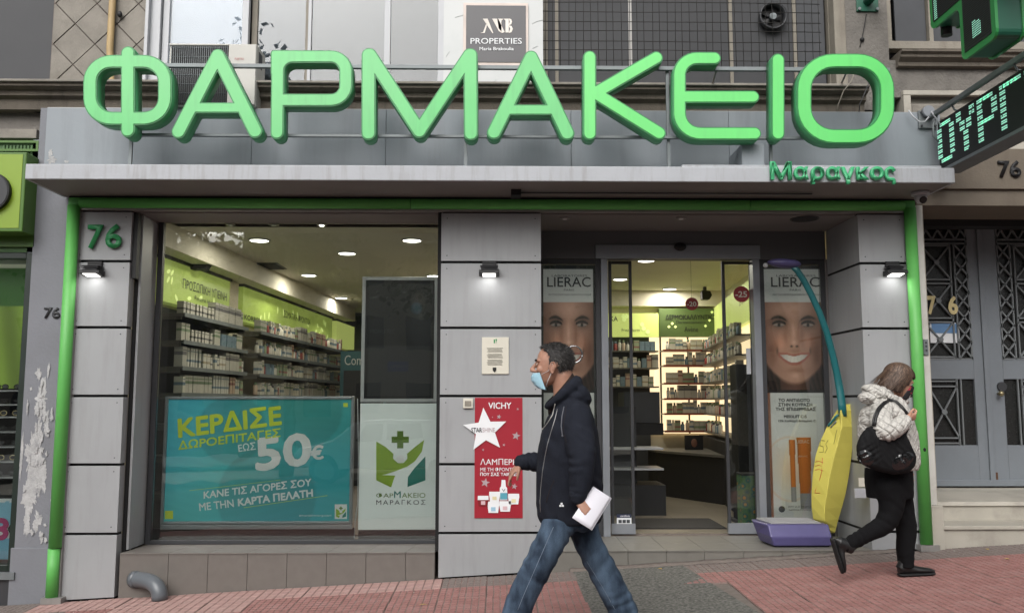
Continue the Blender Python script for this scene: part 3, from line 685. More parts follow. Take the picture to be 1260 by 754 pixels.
def leaf(xl, xr, hinge_left):
    W_ = xr-xl; st = .10 if True else .1
    f = MB(); ztr = Z(268,EY); zr1 = Z(296,EY); zm0, zm1 = Z(466,EY), Z(441,EY); zb = Z(548,EY)
    ml, mr = (.05, .17) if hinge_left else (.05, .05)
    a, b = xl+.012+(.0 if hinge_left else .06), xr-.012-(.13 if hinge_left else 0)
    a = xl+(.03 if hinge_left else .14); b = xr-(.14 if hinge_left else .03)
    f.box(xl+.003, a, EY, EY+.05, dz0, dz1); f.box(b, xr-.003, EY, EY+.05, dz0, dz1)
    f.box(a+.0005, b-.0005, EY, EY+.05, dz0, zb); f.box(a+.0005, b-.0005, EY, EY+.05, zm0, zm1); f.box(a+.0005, b-.0005, EY, EY+.05, dz1-.05, dz1)
    L = obj('door_leaf', f, m_door_grey, ed, bevel=.003)
    obj('glass', box(a, b, EY+.03, EY+.036, zb, dz1-.05), m_dglass, L)
    n = (b-a); xs = a+n*.66 if hinge_left else a+n*.34
    bars = []
    for z in (Z(293,EY), Z(298,EY), Z(441,EY)): bars.append(((a,z),(b,z)))
    bars += [((a+.01,dz1-.06),(a+.01,zm1)), ((b-.01,dz1-.06),(b-.01,zm1)), ((xs-.02,Z(298,EY)),(xs-.02,zm1)), ((xs+.02,Z(298,EY)),(xs+.02,zm1))]
    # transom lattice
    zt0, zt1 = Z(293,EY), dz1-.055; k = 4; c = n/k
    for i in range(k):
        bars += [((a+i*c,zt0),(a+(i+1)*c,zt1)), ((a+i*c,zt1),(a+(i+1)*c,zt0))]
    # big crosses
    wa, wb = (a, xs-.02) if hinge_left else (xs+.02, b); na, nb = (xs+.02, b) if hinge_left else (a, xs-.02)
    ZT, ZB = Z(298,EY), zm1; m = 3; hgt = (ZT-ZB)/m
    for i in range(m):
        z0, z1 = ZB+i*hgt, ZB+(i+1)*hgt
        bars += [((wa,z0+.02),(wb,z1-.02)), ((wa,z1-.02),(wb,z0+.02)), ((wa,z0+.02),(wb,z0+.02)), ((wa,z1-.02),(wb,z1-.02))]
    m2 = 7; h2 = (ZT-ZB)/m2
    for i in range(m2):
        z0, z1 = ZB+i*h2, ZB+(i+1)*h2; bars += [((na,z0),(nb,z1)), ((na,z1),(nb,z0))]
    # lower light: doubled horizontals and one cross
    zl0, zl1 = zb, zm0
    bars += [((wa,zl1-.02),(wb,zl1-.02)), ((wa,zl0+.02),(wb,zl0+.02)), ((wa,zl1-.07),(wb,zl1-.07)), ((wa,zl0+.07),(wb,zl0+.07)), ((wa,zl0+.07),(wb,zl1-.07)), ((wa,zl1-.07),(wb,zl0+.07)), ((xs-.02,zl0),(xs-.02,zl1)), ((xs+.02,zl0),(xs+.02,zl1))]
    for p, q in bars: obj('grille_bar', bar(p, q), m_grille, L)
    for z in [ZB+(i+.5)*hgt for i in range(m)]+[(zl0+zl1)/2]:
        obj('boss', MB().cyl(((wa+wb)/2, EY-.02, z), (0,1,0), .026, .02, 14), m_grille, L)
    return L
xm = dX(1216, 450)
L1 = leaf(dX(1136), xm-.004, True); L2 = leaf(xm+.004, xm+.004+(xm-dX(1136)), False)
obj('meeting_bar', box(xm-.05, xm-.0, EY-.022, EY-.001, dz0+.03, dz1), m_door_grey, ed, bevel=.004)
kp = P(1232,484,EY-.06); obj('door_knob', MB().ell(kp, .028).cyl((kp.x, EY-.05, kp.z), (0,1,0), .011, .05), M('worn_brass', C(150,140,110), .3, metal=.8), L2)
kq = P(1233,478,EY-.01); obj('lock_plate', MB().cyl((kq.x, EY-.02, kq.z+.02), (0,1,0), .045, .02, 20), m_char, L2)
m_gold = M('gold_numerals', C(206,190,140), .5)
for s, p0, p1 in (('7',1142,1151),('6',1168,1178)):
    a = P(p0,386,EY-.02); b = P(p1,386,EY-.02); c = Vector((a.x, EY-.02, P(p0,365,EY-.02).z)); lettering(s, (a,b,c), m_gold, L1, bold=.03, name='numeral')
obj('notice', box(dX(1145,405), dX(1181,405), EY+.012, EY+.016, Z(421,EY), Z(396,EY)), m_white, L1)
obj('notice_print', box(dX(1147,405), dX(1179,405), EY+.008, EY+.0115, Z(409,EY), Z(397,EY)), M('blue_print', C(92,128,168), .5), L1)
obj('rust_stain', box(xm+.005, xm+.03, EY-.004, EY-.0005, dz0+.0, dz0+.13), M('rust', C(84,58,40), .9, .3, 40), L2)
# intercom plate on the pilaster
ip = P(1139,426,-.012); it = thing('intercom_plate', 'small grey socket plate on the marble pilaster', 'switch', (ip.x, -.012, ip.z))
obj('plate', box(ip.x-.022, ip.x+.018, -.024, -.011, ip.z-.075, ip.z+.06), m_steel, it, bevel=.002)
for dz in (-.035, .0, .03): obj('button', MB().cyl((ip.x-.002,-.028,ip.z+dz),(0,1,0),.009,.005,12), m_char, it)

# hidden mass behind the facade so light does not leak
structure('building_core', MB().box(-9, -3.62, .5, 14, -.5, 6.2).box(3.72, 9, 1.35, 14, -.5, 6.2).box(-9, 9, .85, 14, 3.45, 6.2).box(-3.62, 3.72, 13.8, 14, -.5, 3.4), m_dark)

gr_ = MB(); R7 = random.Random(21)
for k in range(1500):
    x = R7.uniform(-4.4, 4.6); y = -abs(R7.gauss(0,.55))-.01 if k < 900 else -R7.uniform(0, 3.2); s = R7.uniform(.0015, .0045)*(1 if k % 40 else 2); z = gz(x, y)+.004; a = R7.random()*3
    v = [(x+math.cos(a+q)*s, y+math.sin(a+q)*s, z) for q in (0, 2.1, 4.2)]+[(x, y, z+s*.8)]; gr_.add(v, [(0,1,3),(1,2,3),(2,0,3)])
tag(obj('grit', gr_, M('pale_grit', C(150,146,138), .9, .4, 30)), 'loose pale grit scattered over the pavement', 'grit', kind='stuff')

hp_ = P(1138,553,-.09); obj('dent', MB().ell((hp_.x, -.086, hp_.z), (.012,.006,.016)), m_joint, shop)
rm_ = P(706,436,DY-.02); q = thing('round_door_pull', 'round chrome ringed fitting on the left side light behind the walking man', 'handle', rm_)
obj('ring', MB().tube([(rm_.x+math.cos(a)*.078, DY-.03, rm_.z+math.sin(a)*.078) for a in [2*math.pi*k/28 for k in range(29)]], .008, 8), M('chrome', C(190,192,194), .12, .02, metal=1), q)
obj('stem', MB().cyl((rm_.x+.06, DY-.03, rm_.z-.05), (0,1,0), .012, .05, 10), m_steel, q)
# ============================================================ BIG SIGN
LY = -.55
m_face = M('acrylic_letter_face', C(96,192,114), .4, .04, 2.5, emit=.03, dirt=.35, streak=True, dcol=C(78,150,92), dscale=2.5, coat=.2)
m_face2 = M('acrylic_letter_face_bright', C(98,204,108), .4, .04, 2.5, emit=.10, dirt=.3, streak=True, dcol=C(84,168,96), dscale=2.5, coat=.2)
m_side = M('green_letter_return', C(66,140,92), .4, .08, 4, dirt=.3, dcol=C(44,84,58), dscale=4)
m_rim = M('letter_trim', C(52,132,76), .4, .06, 4)
sign = thing('shop_sign', 'large green channel letters spelling ΦΑΡΜΑΚΕΙΟ over the pharmacy canopy', 'sign', (0, LY, 3.6))
def L2(px, py): p = P(px, py, LY); return (p.x, p.z)
S1 = 6.86/FPX  # metres per pixel on that plane
sgn = [
 ('Φ', [(arc_path([L2(111,76),L2(203,76),L2(203,146),L2(111,146)], .17, True), 9.0), ([L2(157.5,65.5),L2(157.5,160.5)], 9.0)], m_face),
 ('Α', [([L2(268,69),L2(220,162)], 9.3), ([L2(268,69),L2(314,161.5)], 9.3), ([L2(236,133),L2(298,133)], 7.2)], m_face),
 ('Ρ', [(arc_path([L2(341,163.5),L2(342,70),L2(425.5,70),L2(425.5,123.5),L2(342,123.5)], .12), 8.6), ([L2(337.2,90),L2(337.2,66)], 4.6), ([L2(337.2,66),L2(365,66)], 4.6), ([L2(340,68.5),L2(352,70),L2(342,82),L2(340,68.5)], 7)], m_face),
 ('Μ', [([L2(453.5,68),L2(453.5,164)], 9.2), ([L2(455,68),L2(516,161.5)], 9.2), ([L2(516,161.5),L2(578,68)], 9.2), ([L2(579,68),L2(579.5,164.5)], 9.2)], m_face),
 ('Α', [([L2(653.5,71),L2(608,163)], 9.3), ([L2(653.5,71),L2(698,164)], 9.3), ([L2(622,135.5),L2(684,135.5)], 7.2)], m_face),
 ('Κ', [([L2(725.6,70.5),L2(725.6,164.5)], 8.6), ([L2(729,117),L2(807.5,71.5)], 8.8), ([L2(729,113),L2(811,164)], 8.8)], m_face2),
 ('Ε', [(arc_path([L2(879,72),L2(836,72),L2(836,164.5),L2(928.5,164.5)], .17), 8.6), ([L2(836,119.5),L2(926.5,119.5)], 8.4)], m_face2),
 ('Ι', [([L2(957.3,74),L2(957.3,164.5)], 8.6)], m_face2),
 ('Ο', [(arc_path([L2(989.5,75),L2(1091.5,75),L2(1091.5,168),L2(989.5,168)], .24, True), 9.6)], m_face2)]
def place2d(me, y0):
    n = len(me.vertices); a = np.empty(n*3); me.vertices.foreach_get('co', a); a = a.reshape(-1,3)
    b = np.stack([a[:,0], y0-a[:,2], a[:,1]], 1); me.vertices.foreach_set('co', b.ravel()); me.update()
    bm = bmesh.new(); bm.from_mesh(me); bmesh.ops.remove_doubles(bm, verts=bm.verts, dist=1e-5); bmesh.ops.recalc_face_normals(bm, faces=bm.faces); bm.to_mesh(me); bm.free(); return me
for ch, st, fm in sgn:
    full = stroke_outline([(p, r*S1) for p, r in st], .005); inn = stroke_outline([(p, (r-1.9)*S1) for p, r in st], .005)
    mid = stroke_outline([(p, (r-.0)*S1-.002) for p, r in st], .005)
    o = obj('letter', place2d(outline_mesh(full, .13), LY+.072), m_side, sign)
    obj('trim_cap', place2d(outline_mesh(mid, .008), LY+.003), m_rim, o)
    obj('face', place2d(outline_mesh(inn, .008), LY-.003), fm, o)
rails = [(160,1092,85.5,.016),(170,1000,170,.011)]
for a, b, py, r in rails:
    obj('rail', box(X(a,LY+.2,py), X(b,LY+.2,py), LY+.15, LY+.185, Z(py,LY+.2)-r, Z(py,LY+.2)+r), m_steel, sign, bevel=.002)
for px in (160, 573, 823, 949):
    obj('stand_post', box(X(px,LY+.18,180)-.013, X(px,LY+.18,180)+.013, LY+.186, LY+.21, ct+.0, Z(85,LY+.2)), m_steel, sign)
for px in (250, 455, 660, 770, 880, 1040):
    obj('stay', MB().tube([(X(px,LY+.2,88),LY+.17,Z(88,LY+.2)),(X(px,0,120),.1,Z(104,.1))], .009, 6), m_chan, sign)
cb_ = thing('sign_cable', 'thin pale cable hanging behind the last sign letter', 'cable', (X(1050,-.1,110), -.1, 4.1))
obj('wire', MB().tube([P(x,y,-.08) for x, y in ((1052,85),(1048,100),(1038,112),(1031,130),(1030,136))], .005, 6), m_old_frame, cb_)
obj('wire', MB().tube([P(x,y,-.08) for x, y in ((1074,90),(1066,110),(1058,128),(1057,138))], .004, 6), m_char, cb_)
# small name on the canopy edge: Μαραγκος
m_name = M('green_name_letters', C(66,164,112), .4, .05, 5, emit=.04)
nm = thing('name_sign', 'small green letters spelling Μαραγκος on the canopy edge', 'sign', (X(1025,-.63,212), -.63, cb))
nmc = 'Μαραγκος'
wid = [0,26.5,43.5,62,79.5,95.5,112,130.5,147]; tot = 155.5
xs_ = [947,974,991.5,1010,1028,1044.5,1059,1074.5,1088.5,1100.5]
yy = {'Μ':(201,223),'α':(207,223),'ρ':(207,228.5),'γ':(207.5,228.5),'κ':(207.5,223),'ο':(207,223),'ς':(207,228.5)}
for k, ch in enumerate(nmc):
    a, b = [(947,972.5),(975,990),(993,1008),(1010,1025),(1027,1042),(1044,1058),(1059.5,1075),(1087-11.5,1089),][k] if k < 8 else (0,0)
    a, b = [(947,971),(973.5,989.5),(992.5,1007.5),(1009.5,1025),(1026,1041.5),(1043,1057),(1058.5,1073.5),(1075,1087)][k]
    sc = (1101-947)/(1087-947); a = 947+(a-947)*sc; b = 947+(b-947)*sc
    y0, y1 = yy[ch]; ptext(ch, a, y0-1, b, y1-1, -.63, m_name, nm, bold=.022, extrude=.028, name='letter')

# ============================================================ HOUSE NUMBER 76 on the left pillar
hn = thing('house_number', 'green raised numerals 76 at the top of the left pillar', 'sign', (X(128,0,292), -.01, Z(306,0)))
m_num = M('green_numerals', C(48,140,84), .4, .05)
ptext('7', 108, 277, 127, 307, -.012, m_num, hn, bold=.02, extrude=.016, name='numeral'); ptext('6', 130, 276, 150, 306, -.012, m_num, hn, bold=.02, extrude=.016, name='numeral')

# ============================================================ WALL LAMPS
m_lampw = M('lamp_lens', (1,1,1), .3, 0, emit=1.5, ecol=(1,.98,.94))
for px, where in ((118,'left pillar under the green 76'),(602,'middle pillar'),(1097,'right pillar')):
    p = P(px, 330, 0); q = thing('wall_lamp', 'black finned downlight lamp lit on the '+where, 'wall lamp', (p.x, -.005, p.z))
    obj('bracket', box(p.x-.06, p.x+.06, -.03, -.001, p.z+.012, p.z+.055), m_dark, q, bevel=.003)
    for k in range(3): obj('fin', box(p.x-.075+.006*k, p.x+.075-.006*k, -.12, -.012, p.z+.002-.016*k, p.z+.008-.016*k), m_char, q, bevel=.001)
    obj('head', MB().prism([(-.13,p.z-.06),(-.02,p.z-.075),(-.012,p.z-.03),(-.12,p.z-.032)], 'x', p.x-.085, p.x+.085), m_dark, q, bevel=.004)
    obj('lens', MB().prism([(-.122,p.z-.0655),(-.026,p.z-.079),(-.026,p.z-.075),(-.122,p.z-.0605)], 'x', p.x-.055, p.x+.055), m_lampw, q)
    l = bpy.data.lights.new('lamp_light', 'AREA'); l.shape = 'RECTANGLE'; l.size = .12; l.size_y = .06; l.energy = .28; l.color = (1,.98,.95)
    lo = bpy.data.objects.new('lamp_light', l); COL.objects.link(lo); lo.parent = q; lo.location = (0, -.075, -.082); lo.rotation_euler = (math.radians(12),0,0)

# ============================================================ PRINTS ON THE MIDDLE PILLAR
nt_ = thing('wall_notice', 'cream text notice in a thin frame on the middle pillar', 'notice', (X(609,0,437), -.012, Z(460,0)))
m_cream = M('cream_paper', C(208,204,190), .5, .02); m_txt = M('grey_text', C(120,118,110), .6)
obj('sheet', box(X(593,0,437), X(626,0,437), -.012, -.001, Z(460,0), Z(415,0)), m_cream, nt_, bevel=.001)
for k in range(15):
    y = 428+k*1.45; a = 599+(k % 3)*.6; b = 619-(k*7 % 4)*.6
    if k in (4, 9): continue
    flat([(a,y),(b,y),(b,y+.42),(a,y+.42)], -.0125, m_txt, nt_, 'text_line')
flat([(607.5,417.5),(609,417.5),(609,422),(607.5,422)], -.0125, m_num, nt_, 'emblem'); flat([(609.6,417),(611.5,417),(610.6,422)], -.0125, m_num, nt_, 'emblem')
flat([(606.2,452),(610.8,452),(610.8,455.5),(608.5,458.2),(606.2,455.5)], -.0125, m_black, nt_, 'emblem')
# red poster
m_red = M('red_poster', C(152,28,44), .45, .03, 3); m_grey_star = M('grey_star_print', C(170,150,154), .5)
rp = thing('red_poster', 'red cosmetics poster with a white star on the middle pillar', 'poster', (X(613,0,560), -.006, Z(637,0)))
obj('sheet', box(X(584,0,563), X(643,0,563), -.005, -.001, Z(637,0), Z(489,0)), m_red, rp)
RYp = -.0055
def star(cx, cy, r, rot, mat, name='star', Y=RYp, k=.42):
    pts = [(cx+math.sin(rot+math.pi*i/5)*(r if i % 2 == 0 else r*k), cy-math.cos(rot+math.pi*i/5)*(r if i % 2 == 0 else r*k)) for i in range(10)]
    return flat(pts, Y, mat, rp, name)
star(597,529,28,-.08,m_white,'white_star',Y=-.012,k=.44)
ptext('STAR', 580,526,593,531.5, -.0145, m_char, rp, bold=.01); ptext('SHINE', 593.6,526,609,531.5, -.0145, m_grey_star, rp)
for cx, cy, r in ((635,536,5.5),(614,512.5,3),(637,503,1.8),(620,547,1.9),(594.5,553,1.8),(597,593.5,6),(633,598,4),(606,513,1)): star(cx, cy, r, .2, m_grey_star)
ptext('VICHY', 601,495,629,502.5, RYp, m_white, rp, bold=.012); 
ptext('ΛΑΜΠΕΡΗ', 591,564,637,571.5, RYp, m_white, rp); ptext('ΜΕ ΤΗ ΦΡΟΝΤΙΔΑ', 591,574.5,639,579.5, RYp, m_white, rp); ptext('ΠΟΥ ΣΑΣ ΤΑΙΡΙΑΖΕΙ', 591,581,639,585, RYp, m_white, rp, bold=.02)
m_cj = {'w':m_white,'b':M('pale_blue_print', C(150,186,206),.5),'p':M('pale_rose_print', C(206,176,180),.5),'y':M('pale_yellow_print', C(214,204,164),.5),'r':M('dark_red_print', C(120,16,26),.5)}
def jar(cx, cy, w, h, body, lid, lab):
    flat([(cx-w*.5,cy-h*.1),(cx+w*.5,cy-h*.1),(cx+w*.42,cy+h*.5),(cx-w*.42,cy+h*.5)], RYp-.0016, body, rp, 'jar_print')
    flat([(cx-w*.5,cy-h*.5),(cx+w*.5,cy-h*.5),(cx+w*.52,cy-h*.1),(cx-w*.52,cy-h*.1)], RYp-.0016, lid, rp, 'jar_print')
    flat([(cx-w*.2,cy+.0),(cx+w*.2,cy+.0),(cx+w*.2,cy+h*.35),(cx-w*.2,cy+h*.35)], RYp-.0034, lab, rp, 'jar_print')
flat([(616.5,598),(617.2,590),(621.8,590),(622.5,598),(624,600),(624.5,615),(615,615),(615,600)], RYp, m_white, rp, 'bottle_print'); flat([(615.5,606),(624.3,606),(624.5,614),(615.3,614)], RYp-.0016, M('teal_print',C(84,156,174),.5), rp, 'bottle_print'); ptext('V',617.5,601,621.8,604.5,RYp-.002,m_char,rp)
jar(594.5,616,13,13,m_cj['r'],m_white,m_cj['p']); jar(608.5,610.5,13,12,m_white,m_white,m_cj['y']); jar(632,613.5,13.5,13,m_white,m_white,m_cj['y']); jar(607,623.5,14,14,m_white,m_white,m_cj['b']); jar(621.5,622.5,14,13,m_white,m_white,m_cj['p'])
ic = thing('door_intercom', 'cream switch box at the upper left corner of the red poster', 'switch', (X(575,0,496), -.02, Z(502,0)))
obj('case', box(X(570,0,496), X(582,0,496), -.022, -.001, Z(502,0), Z(490,0)), m_cream, ic, bevel=.003); obj('rocker', box(X(572,0,496), X(580,0,496), -.026, -.0225, Z(499.5,0), Z(493,0)), m_old_frame, ic, bevel=.001)

# ============================================================ BRANDED SIGN ON MARBLE
pb = thing('office_sign', 'square dark grey office sign with white monogram on the marble panel', 'sign', (ux(610,40), UY-.06, Z(78,UY)))
m_sg = M('dark_grey_sign', C(78,77,80), .4, .03); m_pk = M('pale_pink_border', C(206,192,184), .5)
SY = UY-.05
obj('border', box(X(570,SY,40), X(650,SY,40), SY, UY-.031, Z(81,SY), Z(4,SY)), m_pk, pb, bevel=.002); obj('board', box(X(573.5,SY,40), X(647,SY,40), SY-.006, SY-.0005, Z(77,SY), Z(7.5,SY)), m_sg, pb)
SY2 = SY-.0065
ptext('PROPERTIES', 579,47.5,642,54.5, SY2, m_white, pb, bold=.004); ptext('Maria Brakoulia', 590,58.5,632,62.5, SY2, m_white, pb, bold=.012)
m_logo = M('cream_print', C(222,214,206), .5)
for pts in ([(594,23.5),(600,23.5),(607,41),(606,41.5),(603,37)],[(591,41),(594.5,40),(598.5,29),(599.5,31),(596.5,41)],[(605.5,23.5),(613,23.5),(621,40),(618,41.2),(614,39)],[(612,23.5),(619,23.5),(619,24.5),(617,26),(617,40),(613.5,35)],
            [(619.5,23.5),(626,23.5),(626,40.5),(622,40.5),(622,26)],[(626,23.3),(629,24),(630,27),(629,30.5),(626,31.5),(626.5,29.5),(627.3,27.3),(626.5,25)],[(626,31.6),(629.5,32.5),(631,36),(629.5,40),(626,41.3),(626.6,39),(628,36),(626.6,33.6)]): flat(pts, SY2, m_logo, pb, 'monogram')

# ============================================================ AIR CONDITIONER
ac = thing('air_conditioner', 'off white outdoor air conditioning unit with wire grille behind the second sign letter', 'air conditioner', (ux(262,95), 0, Z(134,0)))
AY = -.08; az0, az1 = Z(132,AY), Z(55.5,AY); ax0, ax1 = X(206,AY,90), X(315,AY,90)
m_ac = M('aged_cream_plastic', C(186,184,178), .5, .04, 4, dirt=.35, dcol=C(140,134,124))
acb = MB(); gx_0, gx_1 = X(209,AY,90), X(280,AY,90)
acb.box(ax0, ax1, AY+.02, AY+.29, az0, az1); obj('body', acb, m_ac, ac, bevel=.012)
obj('front_plate', box(gx_1+.002, ax1-.004, AY, AY+.019, az0+.01, az1-.008), m_ac, ac, bevel=.006)
obj('front_plate', box(ax0+.003, gx_1, AY+.005, AY+.019, az1-.02, az1-.004), m_ac, ac, bevel=.004)
obj('fan_recess', box(gx_0, gx_1-.004, AY+.012, AY+.0198, az0+.01, az1-.024), m_dark, ac)
for k in range(28): 
    x = gx_0+.006+(gx_1-gx_0-.016)*k/27; obj('grille_wire', MB().tube([(x,AY+.003,az0+.012),(x,AY+.003,az1-.026)], .0028, 5), m_steel, ac)
for k in range(7):
    z = az0+.03+(az1-az0-.07)*k/6; obj('grille_wire', MB().tube([(gx_0,AY+.006,z),(gx_1-.006,AY+.006,z)], .0024, 5), m_steel, ac)
obj('side_vent', box(ax1+.0005, ax1+.004, AY+.07, AY+.17, az1-.18, az1-.05), m_char, ac)
ptext('FUJITSU', 289,71.5,300,75, AY-.001, M('red_brand_print', C(170,80,80),.5), ac)
obj('bracket', box(ax0+.05, ax0+.09, AY+.1, .2, az0-.03, az0-.001), m_steel, ac); obj('bracket', box(ax1-.12, ax1-.08, AY+.1, .2, az0-.03, az0-.001), m_steel, ac)

# ============================================================ LED MESSAGE SIGN (at right angles to the wall)
led = thing('led_sign', 'black LED message strip with mint letters hanging from a bar right of the canopy', 'sign', (3.68, -.9, 3.4))
lxp = 3.655; ly0, ly1 = -.12, -2.35
# heights from the near-wall end
pz1 = P(1155,151,ly0-.0).z; pz0 = P(1155,209,ly0).z
lxw = P(1155,180,ly0).x
obj('case', box(lxw, lxw+.16, ly1, ly0, pz0, pz1), m_dark, led, bevel=.004)
obj('bottom_tray', box(lxw-.004, lxw+.17, ly1, ly0+.005, pz0-.03, pz0-.001), m_steel, led, bevel=.003)
m_led = M('mint_led', C(150,226,196), .5, 0, emit=.5, ecol=C(158,224,200))
m_off = M('unlit_led', C(34,38,36), .4)
glyph = {'Ο':['01110','10001','10001','10001','10001','10001','10001','01110'],'Υ':['10001','10001','01010','01010','00100','00100','00100','00100'],'Ρ':['11110','10001','10001','10001','11110','10000','10000','10000'],'Γ':['11111','10000','10000','10000','10000','10000','10000','10000'],'Ε':['11111','10000','10000','11110','10000','10000','10000','11111'],'Ι':['00100']*8,'Α':['00100','01010','01010','10001','11111','10001','10001','10001']}
H_ = (pz1-pz0); row = H_*.86/8; colw = .050; 
def gl(ch, y, off=0, c0=0):
    mb = MB()
    for r, line in enumerate(glyph[ch]):
        for c in range(5):
            if line[c] == '1':
                for dr in range(2):
                    for dc in range(6):
                        if random.random() < .04: continue
                        yy_ = y-c*colw-dc*colw/4+.01; zz_ = pz1-H_*.07-r*row-dr*row*.36
                        mb.box(lxw-.003, lxw-.0005, yy_-colw/4*.72, yy_-.001, zz_-row*.24, zz_)
    o = obj('led_letter', mb, m_led, led); o['kind'] = 'stuff'
y = ly0-.0
for ch in 'ΟΥΡΓΕΙΑ':
    gl(ch, y-.0); y -= .315
bo = MB()
for r in range(24):
    for c in range(2):
        pass
# bar and hooks
bz = P(1140,143,-.05); bx = bz.x
sb = thing('sign_bar', 'grey square bar reaching out from the wall above the LED strip', 'bracket', (bx, 0, bz.z))
obj('wall_plate', box(bx-.07, bx+.09, -.055, -.032, bz.z-.11, bz.z+.05), m_steel, sb, bevel=.004)
for dx in (-.05,.07):
    for dz in (-.09,.03): obj('bolt', MB().cyl((bx+dx,-.065,bz.z+dz),(0,1,0),.01,.01,8), m_char, sb)
obj('bar', box(bx+.01, bx+.05, -2.5, -.055, bz.z-.03, bz.z+.01), m_steel, sb, bevel=.004)
obj('junction_cap', MB().cyl((bx,-.10,bz.z+.03),(0,1,0),.05,.045,18), m_alu, sb)
for yy_ in (-.42, -1.3, -2.1):
    obj('hook', MB().tube([(bx+.03,yy_,bz.z-.03),(bx+.05,yy_,bz.z-.07),(bx+.09,yy_,bz.z-.08),(lxw+.06,yy_,(bz.z-.06+pz1)/2),(lxw+.06,yy_,pz1)], .008, 6), m_steel, sb)
lc = thing('sign_wiring', 'white cable looping between the bar bracket and the LED strip', 'cable', (bx, -.1, bz.z))
obj('wire', MB().tube([P(1118,136,-.08),P(1123,143,-.1),P(1131,150,-.12),P(1138,150,-.12),P(1143,144,-.12)], .007, 6), m_white_frame, lc)
obj('wire', MB().tube([P(1146,137,-.14),P(1152,146,-.16),P(1157,154,-.17)], .008, 6), m_white_frame, lc)
obj('wire', MB().tube([P(1153,143,-.14),P(1148,155,-.14),P(1149,168,-.14),P(1155,175,-.14)], .009, 6), m_steel, lc)

# ============================================================ PHARMACY CROSS (LED, at right angles, outboard on its own arm)
cr = thing('pharmacy_cross', 'green LED pharmacy cross sign projecting high over the pavement', 'sign', (3.1, -1.8, 4.3))
crx = X(1150,-1.2,40); a_ = .40
yA = -1.16; z_b = P(1182,71,yA-.44).z; zc = z_b+1.5*a_; yc = yA-1.5*a_
def cross(h, r):
    pts = []
    q = h/2
    base = [(-q,-3*q),(q,-3*q),(q,-q),(3*q,-q),(3*q,q),(q,q),(q,3*q),(-q,3*q),(-q,q),(-3*q,q),(-3*q,-q),(-q,-q)]
    base = arc_path(base, r, True, 4)[:-1]; return [(yc+p[0], zc+p[1]) for p in base]
m_xg = M('cross_green_case', C(44,128,66), .35, .05, 4, coat=.3); m_xt = M('cross_teal_side', C(30,84,66), .4, .06, 4)
def cpoly(h, g, r):
    q = h/2
    base = [(-q-g,-3*q-g),(q+g,-3*q-g),(q+g,-q-g),(3*q+g,-q-g),(3*q+g,q+g),(q+g,q+g),(q+g,3*q+g),(-q-g,3*q+g),(-q-g,q+g),(-3*q-g,q+g),(-3*q-g,-q-g),(-q-g,-q-g)]
    b = arc_path(base, r, True, 4)[:-1]; return [(yc+p[0], zc+p[1]) for p in b]
obj('case', MB().prism(cpoly(a_,0,.05), 'x', crx+.02, crx+.18), m_xt, cr)
obj('rim', MB().prism(cpoly(a_,.012,.06), 'x', crx, crx+.02), m_xg, cr); obj('rim', MB().prism(cpoly(a_,.012,.06), 'x', crx+.18, crx+.20), m_xg, cr)
obj('display', MB().prism(cpoly(a_,-.035,.01), 'x', crx-.004, crx-.0005), m_dark, cr)
mb = MB(); s = .017
def inside(y_, z_):
    dy, dz = abs(y_-yc), abs(z_-zc); h = a_/2-.045; return (dy < h and dz < 3*a_/2-.05) or (dz < h and dy < 3*a_/2-.05)
n_off = MB()
for i in range(-40, 41):
    for j in range(-40, 41):
        y_, z_ = yc+i*s*.9, zc+j*s*.9
        if not inside(y_, z_): continue
        on = (y_ > yc+1.5*a_-.10 and z_ < zc+.1) or (abs(y_-yc+.0) < .06 and -1.5*a_+.09 < z_-zc < -1.5*a_+.20+(y_-yc)*.3) or (abs(y_-yc-.02) < .02 and abs(z_-zc+.2) < .02) or (abs(y_-yc) < .07 and z_-zc > 1.5*a_-.25)
        (mb if on else n_off).add([(crx-.006,y_-.0042,z_-.0042),(crx-.006,y_+.0042,z_-.0042),(crx-.006,y_+.0042,z_+.0042),(crx-.006,y_-.0042,z_+.0042)],[(0,1,2,3)])
o = obj('lit_leds', mb, m_led, cr); o['kind'] = 'stuff'
o = obj('dark_leds', n_off, m_off, cr); o['kind'] = 'stuff'
bkt = P(1067,7,UY-.03)
obj('wall_plate', box(bkt.x-.10, bkt.x+.10, UY-.04, UY-.021, bkt.z-.06, bkt.z+.3), m_xt, cr, bevel=.004)
for dx in (-.08,.085): obj('bolt', MB().cyl((bkt.x+dx,UY-.055,bkt.z-.04),(0,1,0),.014,.015,10), m_steel, cr)
obj('arm', MB().tube([(bkt.x+.0,UY-.04,bkt.z+.03),(bkt.x+.06,-.6,bkt.z+.1),(crx+.1,yA+.02,bkt.z+.15)], .04, 10), m_xt, cr)
obj('lower_box', MB().cyl((crx+.1, yA-.02, zc-.26),(0,0,1),.04,.1,14), m_dark, cr)
obj('wall_wire', MB().tube([P(1066,18,UY-.03),P(1064,30,UY-.03),P(1061,46,UY-.03),P(1058,58,UY-.03)], .004, 6), m_dark, cr); obj('wire_knot', MB().ell(P(1061,49,UY-.03), .02), m_dark, cr)

